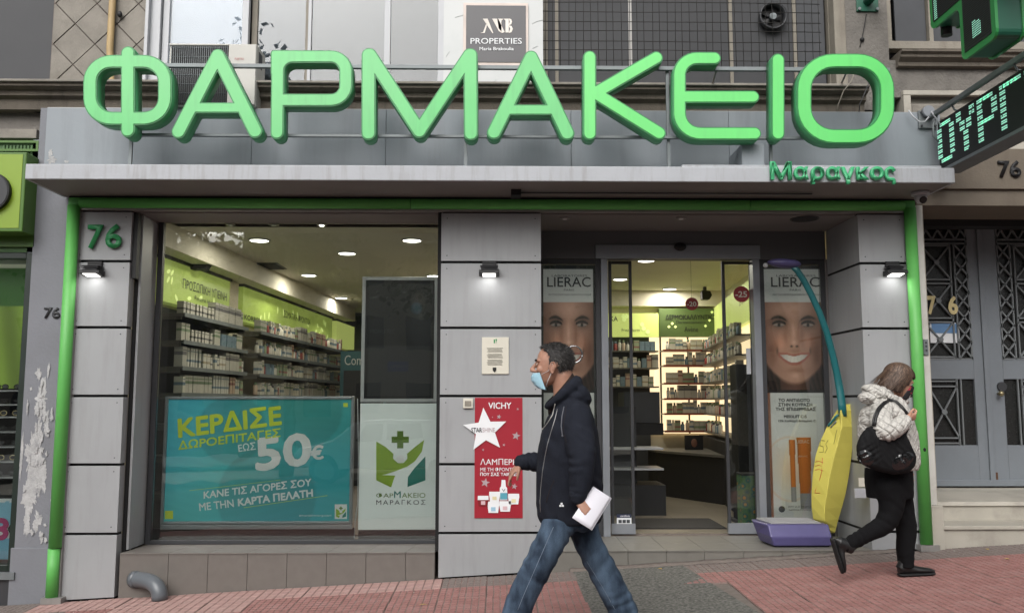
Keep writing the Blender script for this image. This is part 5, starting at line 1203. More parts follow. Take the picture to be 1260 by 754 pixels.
def teal(u, v):
    a = np.array([38,128,132])/255; b = np.array([62,152,168])/255; c = np.array([70,158,142])/255; s = .5+.5*np.sin(3.2*u+2.2*v+.6*np.sin(5*v+2*u)); t = .5+.5*np.sin(5*u-3*v+1)
    col = a*(1-s)[...,None]+b*s[...,None]; col = col*(1-.4*t[...,None])+c*.4*t[...,None]
    for cx, cy, r in ((.35,.75,.28),(.75,.9,.3),(.55,.2,.4)):
        d = np.hypot((u-cx)*1.5, v-cy); col = col*(1-.12*smooth(d-r,.02)[...,None])
    wv = .5+.5*np.sin(90*(v+.08*np.sin(6*u))); col = col+.012*(wv-.5)[...,None]
    return col
painting('print', 120, 80, teal, (Vector((x0+.026,TY,z0+.026)), Vector((x1-.026,TY,z0+.026)), Vector((x0+.026,TY,z1-.026))), tb, m_print_glow)
m_yel = M('yellow_green_print', C(190,206,50), .5, .02, emit=.05)
def tt(s, x0, y0, x1, y1, mat, rise, **k): ptext(s, x0, y0, x1, y1, TY-.0005, mat, tb, rise=rise, **k)
tt('ΚΕΡΔΙΣΕ', 220, 503.5, 345.5, 522+ 15, m_yel, 12, bold=.028) if False else None
def qtext(s, ll, lr, ul, mat, par, Y, **k): lettering(s, (P(*ll,Y), P(*lr,Y), P(*ul,Y)), mat, par, **k)
qtext('ΚΕΡΔΙΣΕ', (220.5,537.5), (346,521.5), (219.5,514.5), m_yel, tb, TY-.0005, bold=.03)
qtext('ΔΩΡΟΕΠΙΤΑΓΕΣ', (220,553), (345,537), (220,542.5), m_yel, tb, TY-.0005, bold=.02)
qtext('ΕΩΣ', (294,555.5), (315,552.5), (293,546.5), m_white, tb, TY-.0005, bold=.01)
qtext('50', (316.5,578), (382,570), (315.5,540.5), m_white, tb, TY-.0005, bold=.035)
qtext('€', (383,565.5), (398,564), (382.5,549), m_white, tb, TY-.0005, bold=.03)
qtext('ΚΑΝΕ ΤΙΣ ΑΓΟΡΕΣ ΣΟΥ', (251,613), (383,597), (251,604), m_white, tb, TY-.0005, bold=.02)
qtext('ΜΕ ΤΗΝ', (246,628), (288,623), (245,619), m_white, tb, TY-.0005, bold=.014)
qtext('ΚΑΡΤΑ ΠΕΛΑΤΗ', (293.5,622), (385,610), (293,613), m_white, tb, TY-.0005, bold=.034)
qtext('#marathwtargusari', (368,635.5), (407.5,635.5), (368,632.5), m_white, tb, TY-.0005)
flat([(203,628),(213,628),(213,638),(203,638)], TY-.0005, m_yel, tb, 'corner_square'); flat([(422.5,495.5),(428,495.5),(428,500.5),(422.5,500.5)], TY-.0005, m_yel, tb, 'corner_square')
flat([(233,603),(345,590),(345,590.4),(233,603.4)], TY-.0005, m_yel, tb, 'thin_line'); flat([(300,624),(403,609),(403,609.5),(300,624.5)], TY-.0005, m_yel, tb, 'thin_line')
flat([(412,620),(427,620),(427,638),(412,638)], TY-.0005, m_white, tb, 'logo_ground')
m_lgr = M('leaf_green_print', C(142,176,44), .5); m_ltl = M('teal_logo_print', C(30,122,112), .5); m_ldk = M('olive_logo_print', C(96,128,40), .5)
def logo(cx, cy, s, Y, par):
    T_ = lambda pts: [(cx+x*s, cy+y*s) for x, y in pts]
    flat(T_([(-.13,-1.05),(.13,-1.05),(.13,-.82),(.36,-.82),(.36,-.56),(.13,-.56),(.13,-.33),(-.13,-.33),(-.13,-.56),(-.36,-.56),(-.36,-.82),(-.13,-.82)]), Y, m_ldk, par, 'logo_cross')
    flat(T_([(-1,-.62),(-.6,-.38),(-.28,-.1),(-.3,.1),(-.1,.28),(.14,.28),(.3,.1),(.28,-.1),(.6,-.38),(1,-.68),(.9,-.2),(.62,.2),(.3,.42),(-.2,.62),(-.6,.75),(-.78,.78),(-.2,.8),(-.25,.9),(-.38,1.3),(-1,1.0)]), Y, m_lgr, par, 'logo_leaf')
    flat(T_([(1.05,.0),(1.05,1.0),(.3,1.28),(.32,.86),(.6,.48)]), Y, m_ltl, par, 'logo_leaf')
    e_ = [(math.cos(a)*.17, .12+math.sin(a)*.17) for a in [i*math.pi/8 for i in range(16)]]; flat(T_(e_), Y-.0016, m_white, par, 'logo_head')
logo(419.5, 629, 6, TY-.0022, tb)
obj('base_board', box(X(186,TY+.1,660), X(437,TY+.1,660), TY+.06, TY+.08, SILL, Z(648,TY+.1)), m_dark, tb)
wb = thing('logo_board', 'white board with the pharmacy leaf logo beside the teal poster', 'poster', (X(490,TY,570), TY, Z(653,TY)))
lx0, lx1 = X(442,TY,570), X(537,TY,570)
obj('board', box(lx0, lx1, TY, TY+.03, Z(651,TY), Z(496,TY)), M('mint_white_board', C(214,222,222), .4, .02, 2, emit=.12), wb, bevel=.003); obj('plinth', box(lx0, lx1, TY+.02, TY+.2, SILL, Z(652,TY)), m_dark, wb)  # board has a slight added glow to brighten it, though it is no lamp
logo(492.5, 561, 29.5, TY-.0005, wb)
ptext('ΦΑΡ', 463,606,484,612, TY-.0005, m_ldk, wb); ptext('Μ', 485,604,493,612, TY-.0005, m_ltl, wb, bold=.01); ptext('ΑΚΕΙΟ', 494.5,606,523.5,612, TY-.0005, m_ldk, wb); ptext('ΜΑΡΑΓΚΟΣ', 463,614.5,523.5,620.5, TY-.0005, m_char, wb, space=1.3)
obj('cable', MB().tube([P(x,y,TY-.03) for x,y in ((440,490),(441,560),(440,620),(437,640),(436,662))], .004, 6), m_white_frame, wb)
dp = thing('dark_poster', 'dark framed screen poster above the white logo board', 'poster', (X(490,TY,420), TY, Z(493,TY)))
obj('frame', frame_rect(lx0, lx1, Z(494.5,TY), Z(341,TY), .032, TY-.01, TY+.04), m_white_frame, dp, bevel=.003); obj('inner_frame', frame_rect(lx0+.0325, lx1-.0325, Z(494.5,TY)+.0325, Z(341,TY)-.0325, .02, TY-.012, TY-.002), m_dark, dp)
def darkp(u, v):
    col = np.zeros(u.shape+(3,))+np.array([15,15,16])/255; m = smooth(v-.44,.004)*smooth(.06-u,.01)*smooth(u-.93,.01); col = col+m[...,None]*np.array([34,34,35])/255
    d = ((u-.76)/.09)**2+((v-.80)/.09)**2; col = col+smooth(d-1,.8)[...,None]*np.array([40,34,30])/255
    d = ((u-.73)/.08)**2+((v-.755)/.05)**2; col = col+smooth(d-1,.5)[...,None]*np.array([10,34,48])/255
    d = ((u-.8)/.16)**2+((v-.58)/.14)**2; col = col+smooth(d-1,.4)[...,None]*np.array([16,16,18])/255
    return col
painting('print', 60, 90, darkp, (Vector((lx0+.019,TY+.0,Z(494.5,TY)+.019)), Vector((lx1-.019,TY,Z(494.5,TY)+.019)), Vector((lx0+.019,TY,Z(341,TY)-.019))), dp, m_print)
obj('backing', box(lx0+.019, lx1-.019, TY+.004, TY+.03, Z(494,TY)+.02, Z(341,TY)-.02), m_dark, dp)
flat([(477,444.5),(502.5,444.5),(502.5,457),(477,457)], TY-.0005, M('navy_print', C(34,40,66), .5), dp, 'label_print'); ptext('LAMBERTS', 479,449,500.5,452.5, TY-.003, m_shade, dp, bold=.01); ptext('MONO TEC', 456,405,486,410, TY-.0005, m_shade, dp)

# ---- tall cosmetics posters in the side lights (a smiling face, tubes below)
def facep(u, v):
    # v: 0 bottom .. 1 top of the whole sheet; header on top, a cropped smiling face, tubes below
    H1, H0 = .865, .512
    W_ = np.array([206,206,204])/255; col = np.zeros(u.shape+(3,))+W_
    f = (v-H0)/(H1-H0); cx = .51
    skin = np.array([176,136,118])/255; sk2 = np.array([122,86,72])/255; hairc = np.array([58,40,34])/255
    sh = np.clip((np.abs(u-cx)*1.75)**2, 0, 1)[...,None]; face = skin*(1-sh)+sk2*sh
    G = lambda x, y, a, b: np.exp(-(((u-x)/a)**2+((f-y)/b)**2))[...,None]
    face = face+G(.50,.93,.3,.10)*.07+G(.26,.53,.12,.09)*np.array([.12,.07,.05])+G(.78,.53,.10,.09)*np.array([.10,.055,.04])+G(.50,.66,.035,.12)*.09+G(.51,.535,.05,.03)*.10
    face = face-G(.36,.62,.05,.12)*.09-G(.65,.62,.05,.12)*.10-G(.51,.44,.12,.02)*.06-G(.53,.22,.16,.03)*.10+G(.53,.165,.10,.04)*.07
    face = face-G(.12,.42,.07,.14)*.10-G(.90,.42,.07,.16)*.14-G(.20,.50,.03,.10)*.06-G(.83,.50,.03,.10)*.08; nzf = np.sin(u*37+np.sin(v*210)*2)*np.sin(v*330+u*13); face = face+.012*nzf[...,None]; face = face*(1.06-.28*np.clip(u-.55,0,1))[...,None]
    for ex, s_ in ((.25,-1),(.77,1)):
        face = face*(1-G(ex,.765,.14,.07)*.42)
        lidy = .750+.026*(1-((u-ex)/.12)**2); inside = np.abs(u-ex) < .12
        op = smooth(np.abs(f-.738)-.018*(1-((u-ex)/.11)**2).clip(0,1), .010)*smooth(np.abs(u-ex)-.10, .02); face = face*(1-op[...,None])+op[...,None]*np.array([150,140,134])/255
        ir = smooth(np.hypot((u-ex)/1.0, (f-.738)*.62)-.024, .012)*op; face = face*(1-ir[...,None]*.85)
        lash = smooth(np.abs(f-lidy)-.012, .012)*smooth(np.abs(u-ex)-.12, .02); face = face*(1-lash[...,None]*.82)
        lo = smooth(np.abs(f-(.722-.0*u))-.004, .012)*smooth(np.abs(u-ex)-.08, .03); face = face*(1-lo[...,None]*.35)
        by = .800+.028*(1-((u-ex-.02*s_)/.13)**2); br = smooth(np.abs(f-by)-.017+.06*np.abs(u-ex), .02)*smooth(np.abs(u-ex)-.135, .05); face = face*(1-br[...,None]*.72)
    for ex in (.46,.56): face = face*(1-G(ex,.493,.022,.012)*.65)
    mid = .54; k_ = ((u-.50)/.285); up = .392+.022*k_**2-.006*np.cos(k_*6); dn = .305+.115*k_**2; inm = smooth(np.abs(k_)-1, .05)
    lip = smooth(up+.022-f*1.0-0, -.012)*0+((f < up+.018) & (f > dn-.030))*inm; face = face*(1-lip[...,None]*.6)+(lip*.6)[...,None]*np.array([158,84,76])/255
    te = ((f < up-.006) & (f > dn+.004) & (np.abs(k_) < .90))*1.0; gap = (.90+.10*np.abs(np.sin(k_*14))**.3)[...,None]; tooth = gap*np.array([226,220,212])/255*(1-.35*np.abs(k_)[...,None]**2); face = face*(1-te[...,None])+te[...,None]*tooth
    for s_ in (-1, 1): q = np.abs(k_-s_*1.04); face = face*(1-np.exp(-(q/.06)**2-((f-.44)/.04)**2)[...,None]*.4)
    wd = .56-.42*np.clip(.36-f, 0, 1)-.10*np.clip(f-.8, 0, 1); el = np.clip((np.abs(u-cx-.01)-wd)/.04+.5, 0, 1); ch = np.clip((.07+.16*((u-.50)/.3)**2*.5-f)/.05+.5, 0, 1)
    st = .8+.3*np.sin(70*u+11*f+3*np.sin(9*f)); hr = hairc*st[...,None]; neck = np.array([104,70,58])/255*(1-.4*np.abs(u-.5)[...,None]*2)
    face = face*(1-ch[...,None])+ch[...,None]*np.where((np.abs(u-.5) < .26)[...,None], neck, hr); face = face*(1-el[...,None])+el[...,None]*hr
    m = ((v < H1) & (v > H0))[...,None]; col = np.where(m, face, col)
    band = ((v < H0) & (v > H0-.012))[...,None]; col = np.where(band, np.array([40,36,36])/255, col)
    # tubes with glow below
    d = np.hypot((u-.35)/.42, (v-.20)/.125); g = smooth(np.abs(d-1)-.03,.05); base = col*1.0; low = (v < .478)
    gl_ = np.clip(1-d, 0, 1)[...,None]; base = np.where(low[...,None], base*(1-gl_*.5)+gl_*.5*np.array([236,190,140])/255, base); base = np.where((low)[...,None], base*(1-g[...,None]*.3)+g[...,None]*.3*np.array([220,160,110])/255, base)
    for cx_, w, y0, y1 in ((.41,.055,.13,.315),(.62,.13,.105,.325)):
        body = (np.abs(u-cx_) < w*(.75+.25*((v-y0)/(y1-y0)))) & (v > y0) & (v < y1); shd = (.72+.3*np.cos((u-cx_)/w*1.4))[...,None]; base = np.where(body[...,None], np.array([196,112,54])/255*shd, base)
        cap = (np.abs(u-cx_) < w*.72) & (v > y0-.06) & (v <= y0); base = np.where(cap[...,None], np.array([150,150,154])/255*shd, base)
    edge = (u < .045)[...,None]; base = np.where(edge & (v < .5)[...,None], np.array([150,104,84])/255, base)
    return base
for k, (pa, pb, lb) in enumerate(((669,731,'tall cosmetics poster with a smiling face half hidden by the walking man'),(944,1013,'tall cosmetics poster with a smiling face and two orange tubes beside the right pillar'))):
    fy = DY+.055; q = thing('cosmetics_poster', lb, 'poster', (X((pa+pb)/2,fy,480), fy, Z(640,fy))); o_, r_, t_ = pq(pa, pb, 331, 640, fy)
    a0 = X(pa,fy,480); a1 = X(pb,fy,480)
    painting('print', 90, 330, facep if k == 1 else (lambda u, v: np.where((v < .50)[...,None], facep(u*.0+.3, v*0+.46)*.96+.0*u[...,None], facep(u, v))), (Vector((a0,fy,o_.z)), Vector((a1,fy,o_.z)), Vector((a0,fy,t_.z))), q, vcol_mat('faint_glow_poster_print', .35, .09))  # faint glow added to the print to lift it in the shaded recess
    obj('backing_board', box(a0-.03, a1+.03, fy+.004, fy+.02, STEP+.05, hz0-.05), m_char, q)
    w = pb-pa; fY = fy-.0008
    ptext('LABORATOIRES', pa+w*.16, 338, pb-w*.14, 340.5, fY, m_shade, q); ptext('LIERAC', pa+w*.07, 341, pb-w*.07, 353, fY, m_char, q, bold=.008); ptext('PARIS', pa+w*.4, 355.5, pb-w*.4, 358, fY, m_shade, q); ptext('PHYTOCOSMETIQUE DERMATOLOGIQUE', pa+w*.1, 361.5, pb-w*.06, 364, fY, m_shade, q)
    if k == 1:
        ptext('ΤΟ ΑΝΤΙΔΟΤΟ', pa+w*.2, 490, pb-w*.24, 494, fY, m_char, q, bold=.02); ptext('ΣΤΗΝ ΚΟΥΡΑΣΗ', pa+w*.2, 495.5, pb-w*.2, 499.5, fY, m_char, q, bold=.02); ptext('ΤΗΣ ΕΠΙΔΕΡΜΙΔΑΣ', pa+w*.15, 501, pb-w*.14, 505, fY, m_char, q, bold=.02)
        ptext('MESOLIFT C15', pa+w*.3, 510.5, pb-w*.3, 514, fY, m_char, q, bold=.02); ptext('15% Καθαρή Βιταμίνη C', pa+w*.2, 516, pb-w*.14, 519.5, fY, m_char, q, bold=.02)
        ptext('LIERAC', pa+w*.52, 541, pb-w*.25, 545, fY-.001, m_cream, q); ptext('LIERAC', pa+w*.53, 560, pb-w*.28, 562, fY-.001, m_cream, q)
        flat([(pa+w*.26+math.cos(a)*4, 626+math.sin(a)*4) for a in [i*math.pi/6 for i in range(12)]], fY, m_shade, q, 'seal'); ptext('ΕΡΓΑΣΤΗΡΙΑ', pa+w*.38, 622, pb-w*.2, 624, fY, m_shade, q); ptext('ΔΕΡΜΑΤΟΛΟΓΙΑΣ', pa+w*.38, 626, pb-w*.1, 628, fY, m_shade, q)
# door stickers
ds_ = thing('door_sticker', 'small payment sticker low on the left sliding leaf', 'sticker', P(767,638,DY+.12)); flat([(759,634),(777,634),(777,644),(759,644)], DY+.128, m_white, ds_, 'label'); flat([(759,632),(777,632),(777,636.5),(759,636.5)], DY+.126, M('navy_label', C(44,50,74), .5), ds_, 'label'); ptext('cardlink', 763,633,775,635.5, DY+.122, m_white, ds_)
for i in range(3): flat([(761+i*5,639),(765+i*5,639),(765+i*5,643),(761+i*5,643)], DY+.125, m_shade, ds_, 'mark')

ORD = ['first','second','third','fourth','fifth','sixth','seventh','eighth','ninth','tenth','eleventh','twelfth','thirteenth','fourteenth','fifteenth','sixteenth','seventeenth','eighteenth','nineteenth','twentieth']
fam_ = {}
for o, cn, kind, where in PRODS: fam_.setdefault((cn, kind, where), []).append(o)
for (cn, kind, where), os_ in fam_.items():
    if len(os_) < 2: continue
    left = 'left wall' in where; os_.sort(key=lambda o: o.location.y if left or 'right side' in where else o.location.x)
    for i, o in enumerate(os_): o['label'] = '%s %s %s %s' % (ORD[min(i, 19)], cn, kind, ('from the window ' if left else 'from the doors ' if 'right side' in where else 'from left ')+where)
# ============================================================ PEOPLE
def fuse(mb, voxel, smooth_it=3, sub=None):
    """joins overlapping closed shapes into ONE continuous surface"""
    me = mb.mesh('fuse'); o = bpy.data.objects.new('fuse', me); COL.objects.link(o)
    r = o.modifiers.new('r', 'REMESH'); r.mode = 'VOXEL'; r.voxel_size = voxel; r.use_smooth_shade = True
    if smooth_it: s = o.modifiers.new('s', 'SMOOTH'); s.iterations = smooth_it; s.factor = .5
    dg = bpy.context.evaluated_depsgraph_get(); out = bpy.data.meshes.new_from_object(o.evaluated_get(dg)); bpy.data.objects.remove(o); bpy.data.meshes.remove(me)
    return out
def getco(me):
    n = len(me.vertices); a = np.empty(n*3, np.float32); me.vertices.foreach_get('co', a); b = np.empty(n*3, np.float32); me.vertices.foreach_get('normal', b); return a.reshape(-1,3).astype(float), b.reshape(-1,3).astype(float)
def setco(me, co): me.vertices.foreach_set('co', co.astype(np.float32).ravel()); me.update()
def fold(me, items, base=.0015, bs=9.0):
    """cloth folds: items = (centre, direction across folds, radius, amplitude, wavelength)"""
    co, no = getco(me); d = np.zeros(len(co))
    w = .35*np.sin(co[:,0]*17+co[:,2]*9)+.35*np.sin(co[:,1]*21+co[:,2]*13+1)+.3*np.sin(co[:,2]*31+co[:,0]*23)
    for c, dr, R, A, wl in items:
        c = np.array(c); dr = np.array(Vector(dr).normalized()); q = co-c; fall = np.exp(-(q**2).sum(1)/(R*R)); ph = (q@dr)/wl*2*np.pi+w*2.2; s = np.sin(ph); d += A*fall*(np.sign(s)*np.abs(s)**.7*.6+.4*s-.3*np.abs(s))
    d += base*(np.sin(co[:,0]*bs*5+w*3)*np.sin(co[:,2]*bs*4+w*2)+.6*np.sin(co[:,1]*bs*6+co[:,2]*bs*3))
    setco(me, co+no*d[:,None])
def ring_xy(cx, cy, z, hx, hy, n=24, pw=2.3, tx=0, ty=0):
    out = []
    for k in range(n):
        a = 2*math.pi*k/n; c, s = math.cos(a), math.sin(a); x = math.copysign(abs(c)**(2/pw), c)*hx; y = math.copysign(abs(s)**(2/pw), s)*hy; out.append((cx+x, cy+y, z+tx*x+ty*y))
    return out
def limb(mb, pts, rs, n=16, sy=1.0):
    """tapered limb with rounded ends through joints (subdivided smoothly)"""
    P_ = []; R_ = []
    for i in range(len(pts)-1):
        a, b = Vector(pts[i]), Vector(pts[i+1]); a0 = Vector(pts[max(i-1,0)]); b1 = Vector(pts[min(i+2,len(pts)-1)])
        for k in range(5):
            t = k/5; q = .5*((2*a)+(b-a0)*t+(2*a0-5*a+4*b-b1)*t*t+(3*a-a0-3*b+b1)*t**3); P_.append(q); R_.append(rs[i]*(1-t)+rs[i+1]*t)
    P_.append(Vector(pts[-1])); R_.append(rs[-1]); mb.tube(P_, R_, n, sy=sy); mb.ell(P_[0], rs[0]*.98, n, 8); mb.ell(P_[-1], rs[-1]*.98, n, 8); return mb
def capsule(mb, a, b, ra, rb, n=10):
    mb.tube([a, b], [ra, rb], n); mb.ell(a, ra, n, 6); mb.ell(b, rb, n, 6)

def hand(mb, wrist, direc, palm_n, thumb_side, curl, s=1.0, spread=.04):
    """wrist point, direction of the fingers, palm normal, thumb side vector; curl per finger (radians per joint)"""
    d = Vector(direc).normalized(); nn = Vector(palm_n); nn = (nn-d*nn.dot(d)).normalized(); t = Vector(thumb_side); t = (t-d*t.dot(d)-nn*t.dot(nn)).normalized(); w = Vector(wrist)
    # palm: flattened loft
    rings = []
    for u, hw_, th in ((0,.026,.019),(.03,.034,.017),(.06,.041,.015),(.088,.041,.012)):
        c = w+d*u*s; rings.append([c+t*math.cos(2*math.pi*k/14)*hw_*s+nn*math.sin(2*math.pi*k/14)*th*s for k in range(14)])
    mb.rings(rings)
    tips = []
    for i, (off, ln, r) in enumerate(((.030,.072,.0088),(.011,.081,.0090),(-.010,.075,.0086),(-.029,.058,.0076))):
        p = w+d*.084*s+t*off*s; dd = (d+t*off*spread*12).normalized(); ang = 0
        for j, fr in enumerate((.45,.31,.24)):
            ang += curl[i] if isinstance(curl, (list,tuple)) else curl
            q = p+(dd*math.cos(ang)+nn*math.sin(ang))*ln*fr*s; capsule(mb, p, q, r*s*(1-.1*j), r*s*(1-.1*(j+1)), 8); p = q
        tips.append(p)
    p = w+d*.022*s+t*.026*s; q = p+(t*.75+d*.7+nn*.35).normalized()*.036*s; capsule(mb, p, q, .0125*s, .0105*s); r_ = q+(d*.85+nn*.45+t*.1).normalized()*.030*s; capsule(mb, q, r_, .0102*s, .0092*s); r2 = r_+(d*.8+nn*.6-t*.1).normalized()*.022*s; capsule(mb, r_, r2, .0092*s, .0075*s); mb.ell(w+d*.03*s+t*.02*s+nn*.006*s, (.02*s,.02*s,.02*s))
    return tips
def head(mb, M_, s=1.0, nose=1.0, ears=True):
    """closed shapes of a head facing local +x, chin at z=0, crown at z=.232; M_ maps to the world"""
    sub = MB()
    sub.ell((-.012,0,.148), (.098,.074,.086), 24, 18)                       # cranium
    rg = []
    for z, x0, x1, hy in ((-.002,.030,.072,.020),(.012,.000,.083,.036),(.03,-.022,.084,.048),(.055,-.04,.083,.058),(.085,-.05,.083,.066),(.115,-.06,.084,.070),(.140,-.07,.086,.070),(.165,-.08,.080,.066)):
        rg.append(ring_xy((x0+x1)/2, 0, z, (x1-x0)/2, hy, 24, 2.4))
    sub.rings(rg)
    for sgn_ in (-1, 1):
        sub.ell((.072,.028*sgn_,.134), (.020,.030,.010)); sub.ell((.060,.040*sgn_,.088), (.024,.024,.024)); sub.ell((.072,.018*sgn_,.048), (.018,.018,.020))
        sub.ell((.094,.011*sgn_,.078), (.011,.008,.008))
    sub.tube([(.084,0,.128),(.094,0,.112),(.104,0,.094),(.112*nose**.2,0,.083)], [.008,.0095,.011,.0125], 12); sub.ell((.108,0,.080), (.013,.012,.010))
    sub.ell((.088,0,.050), (.011,.022,.006)); sub.ell((.086,0,.040), (.011,.020,.007)); sub.ell((.076,0,.012), (.017,.019,.014))
    if ears:
        for sgn_ in (-1, 1):
            rt = Euler((0, math.radians(-14), 0)).to_matrix()
            sub.ell((-.006,.074*sgn_,.100), (.017,.008,.031), 14, 12, rot=rt)
            pts = [(-.006+.017*math.cos(a)+.006*math.sin(a)*.6, (.082)*sgn_, .102+.030*math.sin(a)) for a in [math.radians(q) for q in range(-100, 200, 25)]]
            sub.tube(pts, .0042, 8)
    mb.add([M_ @ (Vector(v)*s) for v in sub.v], sub.f, 0, True)

# materials
def skin_mat(name, col, red):
    m = M(name, col, .5, .07, 30, bump=.12, bscale=220, dirt=.35, dcol=red, dscale=14); b = m.node_tree.nodes['Principled BSDF']; b.inputs['Subsurface Weight'].default_value = .12; b.inputs['Subsurface Radius'].default_value = (.012,.005,.003); return m
m_skin = skin_mat('tanned_skin', C(166,124,104), C(142,92,78)); m_skin2 = skin_mat('fair_skin', C(192,146,124), C(176,112,96))
m_eye = M('eye_white', C(214,208,202), .2, .02); m_iris = M('dark_iris', C(46,32,24), .15, .05)
def fabric(name, col, weave=600, bump=.35, var=.12, big=.0):
    m = M(name, col, .92, var, 26, bump=bump, bscale=weave, dirt=.25, dcol=tuple(c*1.35+.004 for c in col), dscale=7, spec=.2); return m
m_navy = fabric('navy_fleece', C(33,36,45), 420, .5)
m_brown = fabric('dark_brown_lining', C(46,38,36), 420, .5)
m_jean = bpy.data.materials.new('washed_denim'); m_jean.use_nodes = True; n = m_jean.node_tree.nodes; L = m_jean.node_tree.links; b = n['Principled BSDF']; b.inputs['Roughness'].default_value = .9; b.inputs['Specular IOR Level'].default_value = .2
tc = n.new('ShaderNodeTexCoord'); nz = n.new('ShaderNodeTexNoise'); nz.inputs['Scale'].default_value = 6; nz.inputs['Detail'].default_value = 6; mp = n.new('ShaderNodeMapping'); mp.inputs['Scale'].default_value = (1.6,1.6,.6); L.new(tc.outputs['Object'], mp.inputs[0]); L.new(mp.outputs[0], nz.inputs['Vector'])
cr_ = n.new('ShaderNodeValToRGB'); e = cr_.color_ramp.elements; e[0].position = .36; e[0].color = (*C(36,46,60),1); e[1].position = .68; e[1].color = (*C(84,102,122),1); L.new(nz.outputs[0], cr_.inputs[0])
n3 = n.new('ShaderNodeTexNoise'); n3.inputs['Scale'].default_value = 260; L.new(tc.outputs['Object'], n3.inputs['Vector']); mx = n.new('ShaderNodeMix'); mx.data_type = 'RGBA'; mx.blend_type = 'OVERLAY'; mx.inputs[0].default_value = .35; L.new(cr_.outputs[0], mx.inputs[6]); L.new(n3.outputs[0], mx.inputs[7]); L.new(mx.outputs[2], b.inputs['Base Color'])
bp = n.new('ShaderNodeBump'); bp.inputs['Strength'].default_value = .3; bp.inputs['Distance'].default_value = .003; L.new(n3.outputs[0], bp.inputs['Height']); L.new(bp.outputs[0], b.inputs['Normal'])
m_leather = M('black_leather', C(20,20,21), .38, .1, 20, bump=.2, bscale=120)
m_zip = M('zip_metal', C(150,150,150), .35, .05, metal=.6); m_cord = M('pale_drawcord', C(170,168,162), .8)
m_mask = M('blue_surgical_mask', C(158,196,212), .8, .05, 30, bump=.15, bscale=300); m_loop = M('mask_loop', C(206,210,212), .7)
m_hair = M('greying_dark_hair', C(34,31,30), .6, .45, 90, bump=.3, bscale=300); m_hair_g = M('grey_hair', C(92,89,86), .6, .3, 90)
m_paper = M('white_paper', C(226,224,232), .6, .01)

def strands(mb, rnd, roots, ln, w, jitter, n=3, droop=0):
    """thin tapered ribbons: roots = (point, direction)"""
    for p, d in roots:
        l = ln*rnd.uniform(.6, 1.2); d = (Vector(d)+Vector((rnd.gauss(0,jitter), rnd.gauss(0,jitter), rnd.gauss(0,jitter)))).normalized(); s = d.cross(Vector((rnd.gauss(0,1), rnd.gauss(0,1), rnd.gauss(0,1)))).normalized()*w
        q = p+d*l*.5+Vector((0,0,-droop*.3)); e = p+d*l+Vector((0,0,-droop)); mb.add([p-s, p+s, q+s*.7, q-s*.7, e], [(0,1,2,3),(3,2,4)])

# ------------------------------------------------------------ the man
MY = -2.05; K = 1.10
def m_(px, py, dy=0): return P(px, py, MY+dy*K)
gm = gz(.2, MY)
man = thing('person', 'man in navy hooded jacket and jeans walking left, blue mask under his nose, holding paper', 'person', (P(690,600,MY).x, MY, gm))
def limbm(mb, pts, rs, n=18): limb(mb, pts, [r*K for r in rs], n)
body = MB(); hs_ = 1.13
HR = Euler((0, math.radians(-5), math.radians(174))).to_matrix()
hM = Matrix.Translation(m_(681,453,0)-HR @ (Vector((-.006,0,.102))*hs_)) @ HR.to_4x4()
head(body, hM, hs_)
limbm(body, [m_(692,461), m_(693,478), m_(697,500)], [.057,.056,.07], 18)
def mring(py, xl, xr, hy, dy=0, n=26, pw=2.3):
    a, b_ = m_(xl, py, dy), m_(xr, py, dy); return ring_xy((a.x+b_.x)/2, MY+dy*K, (a.z+b_.z)/2, (b_.x-a.x)/2, hy*K, n, pw)
body.rings([mring(645,676,728,.13), mring(600,672,728,.13), mring(550,676,728,.14), mring(512,684,722,.16), mring(500,690,712,.09)])
handN_w = m_(710,613,-.26); handF_w = m_(640,570,.20)
limbm(body, [m_(706,515,-.14), m_(713,560,-.22), m_(711,596,-.25), handN_w], [.045,.036,.03,.026]); limbm(body, [m_(698,515,.14), m_(686,562,.20), m_(660,568,.2), handF_w], [.045,.036,.03,.026])
hand(body, m_(711,614,-.26), Vector((.62,-.25,-.62)), Vector((-.25,.9,-.5)), Vector((.4,-.55,.75)), [.55,.65,.72,.78], 1.05)
hand(body, handF_w, Vector((-.66,-.1,-.74)), Vector((.62,.2,-.5)), Vector((-.3,-.95,.1)), [.20,.36,.46,.55], 1.0)
fk = m_(655,698,-.09); fa = m_(634,752,-.10); bk = m_(736,700,.08); ba = m_(769,751,.09)
limbm(body, [m_(694,640,-.08), fk, fa], [.07,.045,.034]); limbm(body, [m_(712,640,.08), bk, ba], [.07,.045,.034])
obj('body', fuse(body, .0048, 2), m_skin, man)
